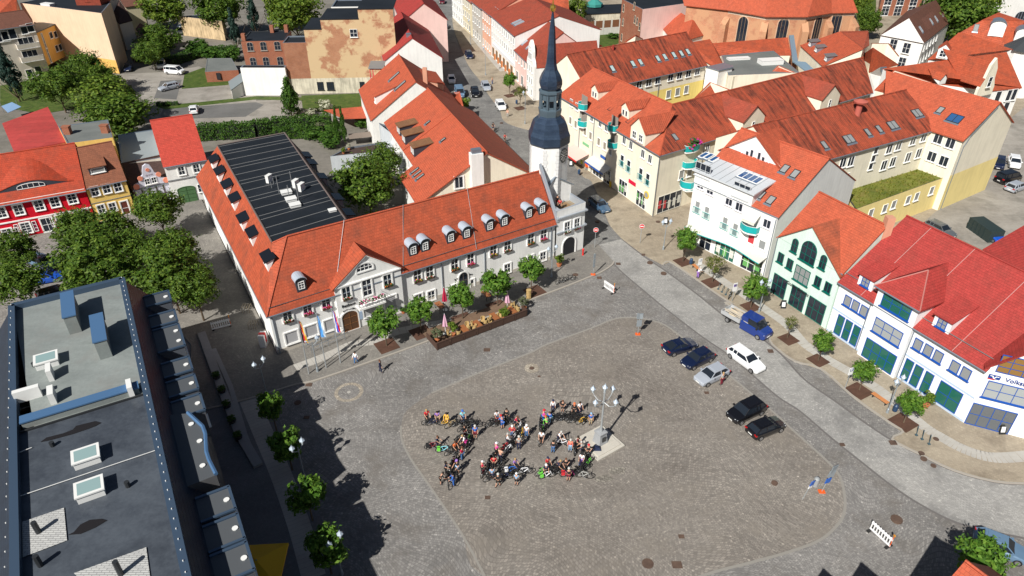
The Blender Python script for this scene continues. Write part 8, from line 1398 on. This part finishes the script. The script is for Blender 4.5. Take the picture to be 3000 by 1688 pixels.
for a in (('J',628,168,'walk',200,'j_wht','l_jean','h_dk','person in white shirt and jeans with a bag on the footway'),('J',812,232,'walk',100,'j_navy','l_navy','h_brn','person in navy walking alone on the cobbles'),('p',822,712,'stand',320,'t_grey','l_dred','h_blo','person in grey and red beside the silver car'),('C',115,985,'hold',160,'t_blk','s_navy','h_dk','dark-clad person pushing a bicycle up the north street'),('C',203,1072,'hold',150,'t_red','s_blk','c_blk','person in red jersey cycling in the north street'),('r',1170,1310,'hold',190,'t_peach','l_grey','h_blo','person pushing a pram below the white street car'),('r',1000,945,'stand',120,'t_peach','l_jean','h_blo','person at the open door of the silver street car')): person(a[8], *a[:8], z=.0)
person('person bending in white top and lilac trousers beside the street bench','v',335,700,'lean',60,'t_wht','l_pur','h_gry',.1)
person('person in red top leaning on the roof terrace parapet','w',510,745,'hold',190,'t_red','l_blk','h_dk',6.56); person('bare-armed person standing behind the one in red on the roof terrace','w',480,700,'stand',170,'t_blk','s_blk','h_dk',6.56)
BK_ = [('m',250,430,75,'blk'),('m',310,440,80,'navy'),('m',500,445,85,'yel'),('m',590,470,60,'khak'),('m',700,450,70,'blk'),('m',830,440,100,'blk'),('m',860,520,20,'dk'),('m',890,560,10,'navy'),('m',700,700,30,'blk'),('m',840,720,15,'green'),('m',830,800,20,'blk'),('m',300,800,80,'dred','blk'),('m',470,855,85,'turq','green'),('m',590,880,60,'blk'),('m',690,850,50,'blk'),('m',610,1050,20,'red'),('m',580,1110,15,'blk'),('m',530,1340,170,'blk'),('m',590,1290,150,'navy','blk'),
 ('n',340,440,60,'blk'),('n',430,400,100,'red'),('n',640,400,100,'blk'),('n',790,500,20,'wht'),('n',830,600,10,'yel'),('n',690,680,40,'wht'),('n',700,760,60,'blk'),('n',560,820,50,'red'),('n',600,860,50,'wht'),('n',400,960,40,'blk'),('n',210,1215,20,'dred'),('n',270,1190,10,'blk'),('n',390,1300,90,'blk'),('n',540,1310,80,'navy'),('n',580,1180,85,'blk'),('n',660,1200,80,'blue','wht'),('n',860,1220,85,'wht'),
 ('o',370,380,85,'blk','turq'),('o',460,370,80,'blk'),('o',560,340,70,'dk'),('o',640,400,60,'blk'),('o',700,420,80,'dk'),('o',790,430,70,'yel'),('o',120,440,10,'blk'),('o',165,540,10,'green'),('o',105,720,185,'grey'),('o',470,770,110,'wht'),('o',690,880,20,'blk'),('o',740,1080,10,'blue'),('o',870,1100,40,'green'),('o',790,1190,60,'blk'),('o',800,1290,100,'grey'),('o',220,1290,75,'wht','green'),('o',330,1240,80,'blk'),('o',430,1190,80,'dk'),('o',560,1270,88,'pink','red'),('o',150,1230,60,'green')]
BK_ += [(T,x,y,d,c) for T, q in (('m',((760,500,40,'blk'),(870,470,60,'dk'),(930,480,80,'blk'),(650,740,20,'blk'),(760,700,10,'dk'),(700,780,70,'blk'),(870,650,20,'blk'),(640,1000,30,'blk'),(600,1085,10,'dk'),(650,1180,160,'blk'))),('n',((385,420,90,'blk'),(465,445,80,'dk'),(330,1010,30,'blk'),(305,1060,20,'dk'),(430,1090,60,'blk'),(480,1130,40,'blk'),(760,640,30,'blk'),(640,790,40,'dk'),(330,1330,70,'blk'),(700,1250,80,'dk'),(800,1190,100,'blk'))),('o',((420,400,70,'blk'),(520,380,75,'blk'),(605,370,60,'dk'),(745,380,80,'blk'),(850,410,40,'dk'),(112,480,5,'blk'),(140,600,15,'dk'),(660,850,10,'blk'),(760,980,10,'blk'),(840,1060,20,'dk'),(780,1130,5,'blk'),(705,1200,60,'dk'),(380,1210,85,'dk')))) for x,y,d,c in q]
BN = dict(blk='black',navy='navy',yel='yellow',khak='tan',dk='dark',green='green',dred='dark red',turq='turquoise',red='red',wht='white',blue='blue',grey='grey',pink='pink')
TN = dict(m='left',n='middle',o='right'); PL = lambda y: 'top' if y < 480 else 'upper part' if y < 760 else 'middle' if y < 1000 else 'lower part' if y < 1200 else 'bottom'; seen = {}
CNT = {}
for b in BK_: k_ = (b[4], b[0], PL(b[2])); CNT.setdefault(k_, []).append(b[1])
for b in BK_:
    k_ = (b[4], b[0], PL(b[2])); xs = sorted(CNT[k_]); i = xs.index(b[1]); w_ = '' if len(xs) == 1 else (', '+['leftmost','second','third','fourth','fifth','sixth','seventh','eighth','ninth'][i]+(' from the left' if i else '')+' of its colour') 
    bike(f"{BN[b[4]]} bicycle{' with bags' if len(b) > 5 and len(w_) < 2 else ''}{w_}, {PL(b[2])} of the {TN[b[0]]} cyclist figure", *b[:5], pan=b[5] if len(b) > 5 else None)
bike('dark bicycle pushed in the north street','C',130,1000,20,'blk',group='bicycles on the streets'); bike('red-clad cyclist\'s dark bicycle in the north street','C',215,1090,150,'blk',group='bicycles on the streets')
for i, (x, y, l) in enumerate(((625,850,'left of the two bicycles parked in shade by the end tree'),(690,830,'right of the two bicycles parked by the end tree'))): bike(l,'G',x,y,60+i*15,'blk',z=.1,group='bicycles on the streets')
bike('pale bicycle parked beside the stands behind the truck','v',715,930,30,'grey',z=.1,group='bicycles on the streets')
# ================================================================== STREET FURNITURE
POLEM = plain('pale_pole', (.38,.4,.41), .45, .3); LANT = plain('lantern_glass', (.42,.47,.5), .15); SIGNB = plain('sign_back', (.33,.37,.4), .5, .4); CONE = plain('signal_orange', (.75,.12,.02), .5)
def part(o, name, mat, f): m = MB(); f(m); return m.build(name, mat, o)
def lantern(m, c, s_=1.0):
    m.lathe([(.1*s_,-.1*s_),(.2*s_,.35*s_)],6,0,c); m.lathe([(.28*s_,.35*s_),(.05*s_,.66*s_),(.02*s_,.8*s_)],6,1,c)
def lamp(label, T, x, y, h=4.2, z=.1, a=0.0, arms=2, group='twin lantern street lamps'):
    o = thing('street_lamp', label, 'street lamp', tuple(at(T,x,y,z)), group, a or .001); part(o,'pole',SIGNB,lambda m: (m.lathe([(.16,0),(.13,.5),(.07,.6),(.05,h)],8)))
    for k in range(arms): q = 2*math.pi*k/arms; e = V((math.cos(q)*.6,math.sin(q)*.6,h)); part(o,'arm',SIGNB,lambda m: m.tube([(0,0,h-.5),tuple(e*.5+V((0,0,h*.5-.35))),tuple(e-V((0,0,.1)))],.03)); part(o,'lantern',[LANT,ROOFZ],lambda m: lantern(m,tuple(e)))
for a in (('x',910,1255,'twin lantern lamp between the first two flagpoles',.5),('G',1397,595,'twin lantern lamp near the corner shop and no-entry sign',.3),('v',1060,1100,'twin lantern lamp behind the pick-up truck',.3),('L',840,440,'twin lantern lamp by the bench in front of the bank',.6),('G',555,800,'twin lantern lamp behind the bicycles at the end tree',.5)): lamp(a[3], *a[:3], a=a[4])
for x, y, l in ((445,470,'twin lamp at the top of the shaded tree row'),(650,925,'twin lamp in the middle of the shaded tree row'),(850,1440,'twin lamp at the lower end of the shaded tree row')): lamp(l, 'j', x, y, z=.02, a=1.0)
# five-armed candelabra on its plinth
P = at('y',325,1055,0); px_ = math.radians(35); cl = thing('candelabra', 'tall grey five-lantern candelabra on a stone plinth in the square', 'lamp post', tuple(P), None, px_)
STN = plaster('plinth_stone', (.5,.47,.41)); part(cl,'step',STN,lambda m: (m.box(-1.75,1.75,-1.75,1.75,0,.16), m.box(-1.45,1.45,-1.45,1.45,.16,.24))); PLG = plaster('grey_granite',(.33,.34,.35)); part(cl,'pedestal',PLG,lambda m: m.lathe([(.78,.24),(.72,.5),(.58,1.45),(.68,1.5),(.68,1.65),(.3,1.7)],4,0,(0,0,0),math.pi/4))
part(cl,'plaque',DARKM,lambda m: m.box(-.22,.22,-.56,-.5,.65,1.2)); part(cl,'pole',POLEM,lambda m: m.lathe([(.2,1.65),(.14,2.0),(.1,2.6),(.09,6.6),(.14,6.7),(.04,7.1)],10))
part(cl,'lantern',[LANT,ROOFZ],lambda m: lantern(m,(0,0,7.0),1.05))
for k in range(4): q = k*math.pi/2+.2; e = V((math.cos(q)*1.35,math.sin(q)*1.35,6.0)); part(cl,'arm',POLEM,lambda m: m.tube([(0,0,5.5),tuple(e*.5+V((0,0,2.35))),tuple(e*.85+V((0,0,.55))),tuple(e)],.045)); part(cl,'lantern',[LANT,ROOFZ],lambda m: lantern(m,tuple(e),1.0))
# flags
for i, (b, l, cs) in enumerate((((755,1300),'flagpole with black, red and gold flag hanging slack',((.015,.012,.012),(.55,.02,.02),(.85,.5,.02))),((1062,1195),'flagpole with light blue flag hanging slack',((.08,.3,.7),(.1,.36,.75),(.6,.7,.8))),((1315,1105),'flagpole with white, blue and red flag hanging slack',((.8,.8,.82),(.02,.08,.6),(.7,.01,.03))))):
    o = thing('flagpole', l, 'flagpole', tuple(at('x',*b,.1)), 'flagpoles before the town hall',.001); part(o,'pole',POLEM,lambda m: (m.cyl((0,0,0),(0,0,7.5),.07,.045,8), m.lathe([(.02,7.5),(.08,7.56),(.02,7.66)],8)))
    m = MB()
    for j in range(3):
        for k in range(6): z0, z1 = 7.3-k*.48, 7.3-(k+1)*.48; wv = lambda z, q: .05+q*.17*(.45+(7.3-z)/4.2)+.03*math.sin(z*5); yv = lambda z, q: .06*math.sin(z*3+q*4); m.face([(wv(z0,j),yv(z0,j),z0),(wv(z0,j+1),yv(z0,j+1),z0-.1),(wv(z1,j+1),yv(z1,j+1),z1-.1),(wv(z1,j),yv(z1,j),z1)], j)
    m.build('flag', [plain('flag%d%d' % (i,j), c, .8) for j, c in enumerate(cs)], o)
def plate2(m, c, u, w, h, t=.03, mt=0): obox(m, c, u, V((-u.y,u.x,0)), -w/2, w/2, -t, t, c.z-h/2, c.z+h/2, mt)
def signpost(label, T, x, y, h, plates, z=.1, lean=0.0, group=None, foot=None):
    o = thing('sign_post', label, 'sign', tuple(at(T,x,y,z)), group, .001); o.rotation_euler = (0,lean,.001); part(o,'post',POLEM,lambda m: m.cyl((0,0,0),(0,0,h),.04,.04,6))
    for w_2, h_2, zz, ang, mat, nm in plates: u = V((math.cos(ang),math.sin(ang),0)); part(o,nm,mat,lambda m: plate2(m, V((0,0,zz))+V((-u.y,u.x,0))*-.06, u, w_2, h_2))
    if foot: part(o,'foot',CONE,lambda m: m.box(-.3,.3,-.2,.2,0,.12))
    return o
SW = plain('sign_white',(.8,.8,.8),.4); SBL = plain('sign_traffic_blue',(.02,.12,.5),.4)
for T, x, y, h, l in (('G',880,578,3.0,'no-entry sign beside the gate house corner'),('G',1222,545,2.9,'no-entry sign across the road near the corner shop')):
    o = signpost(l,T,x,y,h,[],.1,group='no-entry signs'); m = MB(); m.cyl((0,-.05,h-.1),(0,-.09,h-.1),.38,.38,20,0); m.cyl((0,-.09,h-.1),(0,-.095,h-.1),.34,.34,20,1); m.box(-.24,.24,-.11,-.1,h-.17,h-.03,0); m.build('no_entry_disc', [SW,RED], o)
signpost('post with several narrow grey direction boards by the gate','G',868,785,3.4,[(.35,.6,3.0,.6,SIGNB,'board'),(.35,.7,2.2,.6,SIGNB,'board'),(.35,.5,1.5,.6,SIGNB,'board')],.1,foot=1)
signpost('temporary sign with round and square backs on an orange foot','G',1205,1235,3.0,[(.75,.75,2.75,.2,SIGNB,'board'),(.75,.7,2.75,-.35,SIGNB,'board'),(.6,.9,1.7,.1,SIGNB,'board')],0,foot=1)
for T, x, y, l in (('v',335,690,'blue parking sign near the bending person and bench'),('L',580,290,'parking sign in front of the bank bay')): o = signpost(l,T,x,y,2.9,[(.55,.95,2.45,.35,SW,'board'),(.45,.4,2.65,.35,SBL,'blue_panel')],.1,group='parking signs'); text(o,'lettering','P',.36,V((.0,-.13,2.65)),V((1,.35,0)),SW)
signpost('white and purple shop sign beside the bicycle stands','v',742,975,2.7,[(.6,1.2,2.2,.35,SW,'board'),(.5,.4,2.45,.35,plain('sign_purple',(.2,.1,.5),.4),'panel')],.1)
signpost('tilted grey road sign with two boards near the parking field corner','L',435,930,3.4,[(.7,.9,3.1,.5,SIGNB,'board'),(.6,.8,2.5,.2,SIGNB,'board'),(.6,.6,1.6,.4,SBL,'blue_panel')],0,lean=.12,foot=1)
signpost('lower leaning sign post with blue and white boards','L',318,975,2.5,[(.45,.6,2.2,.5,SBL,'blue_panel'),(.45,.35,1.75,.5,SW,'board')],0,lean=.16)
tag(part(None,'round_bollard',POLEM,lambda m: m.lathe([(.26,0),(.26,.9),(.18,1.05),(.05,1.1)],12,0,at('L',395,890,0))),'stout pale bollard between the two leaning sign posts','bollard')
def barrier(label, T, a, b, h=1.0, lit=True, z=0.0):
    A_, B2 = at(T,*a,z), at(T,*b,z); u = V2(B2-A_).normalized(); L = V2(B2-A_).length; o = thing('barrier', label, 'barrier', tuple(A_), 'white construction barriers')
    def f(m):
        n = V((-u.y,u.x,0)); obox(m, A_, u, n, 0, L, -.03, .03, z+.85, z+1.1); obox(m, A_, u, n, 0, L, -.03, .03, z+.12, z+.3); k = int(L/.24)
        for i in range(k): obox(m, A_, u, n, L*i/k+.02, L*i/k+.12, -.025, .025, z+.3, z+.85); obox(m, A_, u, n, L*i/k+.04, L*i/k+.14, -.025, .025, z+1.1, z+1.18)
    part(o,'panel',SW,f); part(o,'foot',BLACKRUB,lambda m: [obox(m, A_.lerp(B2,t_), u, V((-u.y,u.x,0)), -.12,.12,-.4,.4,z,z+.1) for t_ in (.06,.94)]); part(o,'post',CONE,lambda m: m.cyl(A_.lerp(B2,.98)+V((0,0,.1)), A_.lerp(B2,.98)+V((0,0,1.5)), .035)); part(o,'warning_light',plain('amber_lamp',(.6,.25,.02),.3),lambda m: m.cyl(A_.lerp(B2,.98)+V((-.04,0,1.55)), A_.lerp(B2,.98)+V((.04,0,1.55)), .12,.12,10))
barrier('white slatted barrier at the top of the square by the road','G',(950,880),(1025,930)); barrier('white slatted barrier at the lower right of the square','L',(730,1160),(855,1275)); barrier('white slatted barrier in the shaded lane beside the town hall','E',(1600,1205),(1745,1170))
# timber terrace with furniture
TW = plain('terrace_timber', (.07,.036,.024), .8); T0, T1 = at('q',290,1335,0), at('q',2175,620,0); T2 = at('q',110,1110,.1); u = V2(T1-T0).normalized(); nb = V((-u.y,u.x,0)); Lt2 = V2(T1-T0).length; te = thing('terrace_fence','long dark timber planter fence enclosing the restaurant terrace','fence',tuple(T0)); k = 7
for i in range(k):
    def f(m, i=i): a0, a1 = Lt2*i/k, Lt2*(i+1)/k; [obox(m, T0, u, nb, a0+.08, a1-.08, -.04, .04, .12+j*.17, .26+j*.17) for j in range(5)]; obox(m, T0, u, nb, a0, a1, -.08, .1, .98, 1.06); obox(m, T0, u, nb, a0, a0+.1, -.07, .07, 0, 1.0)
    part(te,'panel',TW,f)
part(te,'side_panel',TW,lambda m: ([obox(m, T0, nb, u, 0, 2.6, -.04, .04, .12+j*.17, .26+j*.17) for j in range(5)], obox(m, T1, nb, u, 0, 1.2, -.04, .04, .1, 1.0)))
fl2 = sheet('terrace_floor', [T0+nb*.1, T1+nb*.1, T1+nb*4.2, T0+nb*4.2], .118, ground('terrace_floor', (.1,.06,.04), (.2,.13,.085), .8), 'brown boarded floor of the terrace')
TT = plain('table_wood', (.3,.11,.04), .6); WICK = plain('wicker', (.45,.31,.13), .7)
def tbl(label, T, x, y, w_2=1.5, d_2=.8):
    P = at(T,x,y,.85); o = thing('terrace_table', label, 'table', (P.x,P.y,.12), 'terrace tables', math.atan2(nb.y,nb.x)); part(o,'table_top',TT,lambda m: [m.box(-w_2/2,w_2/2,-d_2/2+j*d_2/5,-d_2/2+(j+.92)*d_2/5,.7,.75) for j in range(5)]); [part(o,'leg',DARKM,lambda m: m.box(sx*w_2*.42-.03,sx*w_2*.42+.03,sy*d_2*.4-.03,sy*d_2*.4+.03,0,.7)) for sx in (-1,1) for sy in (-1,1)]; return P
def chair(label, P, a):
    o = thing('wicker_chair', label, 'chair', (P.x,P.y,.12), 'wicker terrace chairs', a or .01); part(o,'seat',WICK,lambda m: m.box(-.24,.24,-.24,.24,.4,.46)); part(o,'backrest',WICK,lambda m: [m.cyl((.22*math.cos(R(20+14*i)),.26*math.sin(R(20+14*i)),.46),(.25*math.cos(R(20+14*i)),.3*math.sin(R(20+14*i)),.92),.05,.05,5) for i in range(11)]); part(o,'frame',DARKM,lambda m: [m.cyl((sx*.2,sy*.2,0),(sx*.22,sy*.22,.42),.02,.02,5) for sx in (-1,1) for sy in (-1,1)])
TB = (('q',850,880,'reddish terrace table near the left potted tree'),('q',1135,780,'second terrace table from the left along the fence'),('q',1490,620,'third terrace table beside the right potted tree'),('q',1855,490,'last terrace table at the right end'),('q',340,380,'terrace table below the crimson parasol against the wall'),('q',1320,150,'small terrace table in the shade near the house wall'))
CH = (('q',920,830,0),('q',950,880,2),('q',1050,810,1),('q',1070,870,3),('q',1250,715,0),('q',1310,755,2),('q',1400,735,1),('q',1380,690,3),('q',550,1000,1),('q',745,990,2),('q',1575,580,3),('q',1600,640,0),('q',1930,410,1),('q',1985,490,2),('q',1960,520,0),('q',1820,440,3))
for a in TB: tbl(a[3], *a[:3])
CL_ = ('on the left of the first table','on the right of the first table','behind the gap after the first table','in front of the gap after the first table','left of the second table','in front of the second table','right of the third table','behind the third table','between left parasol and left potted tree','right of the left potted tree','behind the right potted tree','in front of the right potted tree','behind the last table','at the right corner of the last table','at the far side of the last table','at the left of the last table')
for l, (T, x, y, a) in zip(CL_, CH): chair('light wicker chair '+l+' on the terrace', at(T,x,y,.5), a*1.57)
st_ = thing('chair_stack','tall stack of wicker chairs beside the end tree','chair stack',tuple(at('q',2210,250,.1)),None,.001); [part(st_,'stacked_chair',WICK,lambda m: m.lathe([(.3,i*.18),(.34,.1+i*.18),(.3,.12+i*.18)],9)) for i in range(8)]
def parasol(label, T, x, y, h, col):
    o = thing('closed_parasol', label, 'parasol', tuple(at(T,x,y,.1)), 'closed parasols on the terrace',.001); part(o,'pole',SW,lambda m: (m.cyl((0,0,0),(0,0,h+.1),.035), m.lathe([(.3,0),(.3,.08)],10))); 
    def f(m):
        n = 12
        for j, (r0, z0, r1, z1) in enumerate(((.36,h*.42,.3,h*.6),(.3,h*.6,.18,h*.8),(.18,h*.8,.05,h))):
            for i in range(n): q0, q1 = 2*math.pi*i/n, 2*math.pi*(i+1)/n; k0, k1 = (1,.62) if i % 2 else (.62,1); m.face([(math.cos(q0)*r0*k0,math.sin(q0)*r0*k0,z0),(math.cos(q1)*r0*k1,math.sin(q1)*r0*k1,z0),(math.cos(q1)*r1*k1,math.sin(q1)*r1*k1,z1),(math.cos(q0)*r1*k0,math.sin(q0)*r1*k0,z1)])
    part(o,'canopy',col,f)
parasol('closed crimson parasol near the house wall','q',460,490,3.4,plain('parasol_crimson',(.4,.01,.05),.8)); PKM = plain('parasol_pink',(.62,.36,.47),.8); parasol('closed dusty pink parasol at the left end of the terrace','q',468,990,2.9,PKM); parasol('closed dusty pink parasol near the right end of the terrace','q',1762,480,2.7,PKM)
yp = at('X',755,1655,2.6); o = thing('square_parasol','large open yellow square parasol at the lower edge','parasol',(yp.x,yp.y,0),None,math.radians(4)); m = MB(); c_ = [(-2,-2,2.5),(2,-2,2.5),(2,2,2.5),(-2,2,2.5)]; [m.face([c_[i],c_[(i+1)%4],(0,0,3.2)]) for i in range(4)]; [m.face([c_[i],c_[(i+1)%4],V(c_[(i+1)%4])-V((0,0,.2)),V(c_[i])-V((0,0,.2))]) for i in range(4)]; m.build('canopy', plain('parasol_yellow',(.75,.42,.01),.75), o); part(o,'pole',GREY,lambda m: (m.cyl((0,0,0),(0,0,3.25),.05), m.box(-.5,.5,-.5,.5,0,.1)))
# smaller pieces
def solo(name, label, cat, mat, f, group=None): tag(part(None,name,mat,f), label, cat, group)
HYD = lambda T, x, y, z=.1: (lambda m: m.lathe([(.16,0),(.12,.1),(.11,.75),(.18,.8),(.15,1.0),(.05,1.1)],8,0,at(T,x,y,z)))
solo('hydrant','red hydrant at the gate house corner','hydrant',RED,HYD('w',800,1310)); 
for T, x, y, l in (('v',255,550,'dark blue litter bin at the first street tree'),('L',882,440,'dark blue litter bin between bench and last tree'),('C',292,790,'dark litter bin by the thin street tree'),('C',762,1320,'dark litter bin on the footway by the tower')): solo('litter_bin',l,'litter bin',plain('bin_blue',(.02,.05,.11),.5),lambda m: m.lathe([(.2,.25),(.24,.3),(.24,.95),(.2,1.0),(.1,1.1)],10,0,at(T,x,y,.1)),'litter bins')
for T, a, b, l in (('L',(735,340),(830,405),'orange-brown bench in front of the bank'),('v',(265,575),(325,630),'brown bench beside the bending person')):
    A_, B2 = at(T,*a,.1), at(T,*b,.1); uu_ = V2(B2-A_).normalized(); n_ = V((-uu_.y,uu_.x,0)); o = thing('bench', l, 'bench', tuple(A_), 'benches on the east footway'); part(o,'seat',plain('bench_wood',(.5,.2,.07),.6),lambda m: [obox(m, A_, uu_, n_, 0, V2(B2-A_).length, j*.13, j*.13+.11, .5, .55) for j in range(4)]); [part(o,'leg',DARKM,lambda m: obox(m, A_.lerp(B2,t_), uu_, n_, -.04,.04,.05,.45,.1,.5)) for t_ in (.1,.9)]
def stand(l, T, x, y): P = at(T,x,y,.1); solo('bicycle_stand',l,'bicycle stand',plain('stand_teal',(.05,.09,.11),.5),lambda m: (m.tube([P,P+V((.1,.2,.5)),P+V((.45,.75,.55)),P+V((.5,.8,0))],.035), m.box(P.x-.12,P.x+.12,P.y-.12,P.y+.12,.1,.2)),'bicycle stands')
for i, (x, y) in enumerate(((1020,580),(1055,605),(1098,635))): stand(['left','middle','right'][i]+' one of three bicycle stands at the bank corner','L',x,y)
for i, (x, y) in enumerate(((580,835),(622,870),(668,900))): stand(['left','middle','right'][i]+' one of three bicycle stands behind the truck','v',x,y)
for i, (x, y) in enumerate(((340,30),(375,120))): P = at('j',x,y,.1); solo('bicycle_rack',['upper','lower'][i]+' dark bicycle rack along the shaded town hall side','bicycle rack',plain('rack_brown',(.2,.16,.11),.6),lambda m: [m.tube([P+V((-.6+.3*k,0,0)),P+V((-.6+.3*k,0,.8)),P+V((-.6+.3*k,.9,.8)),P+V((-.6+.3*k,.9,0))],.03) for k in range(4)],'bicycle racks')
o = thing('info_pillar','red and white box pillar at the shaded town hall corner','pillar',tuple(at('j',432,205,.1)),None,.001); part(o,'body',SW,lambda m: m.box(-.35,.35,-.5,.5,0,1.7)); part(o,'red_panel',RED,lambda m: m.box(-.36,.36,-.2,.2,.5,1.75))
for i, (x, y) in enumerate(((178,390),(207,465),(234,545),(262,628),(294,715))):
    o = plant('bush',['first','second','third','fourth','fifth'][i]+' black planter from the top along the shaded step','j',x,y,1.1,.5,.5,.02,cat='planter',potm=DARKM); o['group'] = 'planters in the shade'
A_ = P_('j',(95,145),(180,380),(300,690),(400,860)); m = MB(); strip(m, A_, .9, .0, .3); B_2 = P_('j',(160,230),(250,430),(330,700),(395,860)); strip(m, B_2, .5, .0, .2); tag(m.build('step_wall', plaster('step_concrete',(.3,.3,.3))), 'low stepped concrete edge in the shade of the dark building', 'wall')
for q, l in ((((690,745),(1370,490)),'upper rail of the entrance ramp'),(((790,830),(1380,590)),'lower rail of the entrance ramp')):
    a, b = at('x',*q[0],1.0), at('x',*q[1],1.0); solo('handrail',l,'handrail',ZINC,lambda m: (m.cyl(a,b,.03), m.cyl(a-V((0,0,.45)),b-V((0,0,.45)),.02), [m.cyl(a.lerp(b,t_),up(a.lerp(b,t_),.1),.025) for t_ in (0,.25,.5,.75,1)]),'ramp handrails')
# sales stalls and boards along the shops
RGs = random.Random(11)
def rack(label, T, x, y, w_2, cols): P = at(T,x,y,.1); o = thing('sales_rack', label, 'sales rack', tuple(P), None, .001); part(o,'frame',GREY,lambda m: m.box(-w_2/2,w_2/2,-.3,.3,.05,.5)); part(o,'goods',cols,lambda m: [m.box(*(lambda a,b,c: (a-.12,a+.12,b-.12,b+.12,c,c+.28))(RGs.uniform(-w_2/2,w_2/2),RGs.uniform(-.3,.3),RGs.uniform(.4,1.1)),RGs.randrange(3)) for _ in range(40)])
rack('yellow and green bags on a rack by the awning','d',262,640,1.8,[YEL,plain('bag_green',(.3,.5,.05),.6),plain('bag_lime',(.55,.6,.03),.6)]); rack('orange and red display box near the yellow bags','d',295,680,1.3,[CONE,RED,YEL]); rack('red and white goods stacked beneath the pink awning','d',200,590,3.0,[RED,SW,plain('goods_dark',(.05,.03,.06),.7)])
for T, x, y, l in (('d',1065,1225,'dark pavement board outside the corner shop'),('H',495,1030,'dark figure-shaped board outside the mint house'),('s',1345,1330,'dark stand with pale shelves at the bank entrance'),('d',110,640,'white framed board beside the tower foot')): P = at(T,x,y,.1); o = thing('pavement_board', l, 'board', tuple(P), None, .001); part(o,'panel',DARKM,lambda m: (m.add([(-.35,-.3,0),(.35,-.3,0),(.3,0,1.1),(-.3,0,1.1),(-.35,.3,0),(.35,.3,0)],[(0,1,2,3),(5,4,3,2)]))); part(o,'poster',SW,lambda m: m.face([(-.22,-.245,.25),(.22,-.245,.25),(.2,-.08,.85),(-.2,-.08,.85)]))
for T, x, y, l in (('r',635,200,'thin street lamp at the far end of the north street'),('r',758,505,'thin street lamp next to the dark street bin'),('r',925,840,'thin street lamp near the long white house'),('r',1365,1385,'thin street lamp by the white curved gable')): lamp(l,T,x,y,h=6.0,arms=1,a=2.2,group='thin lamps in the north street')
solo('playful_seat','dark blue slanted seat on the candelabra step','seat',plain('seat_navy',(.01,.02,.06),.6),lambda m: m.add([tuple(at('y',275,1145,.25)+V(q)) for q in ((-.4,-.2,0),(.5,-.2,0),(.5,.3,0),(-.4,.3,0),(-.2,-.1,.45),(.3,-.1,.3),(.3,.2,.3),(-.2,.2,.45))],[(3,2,1,0),(4,5,6,7),(0,1,5,4),(1,2,6,5),(2,3,7,6),(3,0,4,7)]))
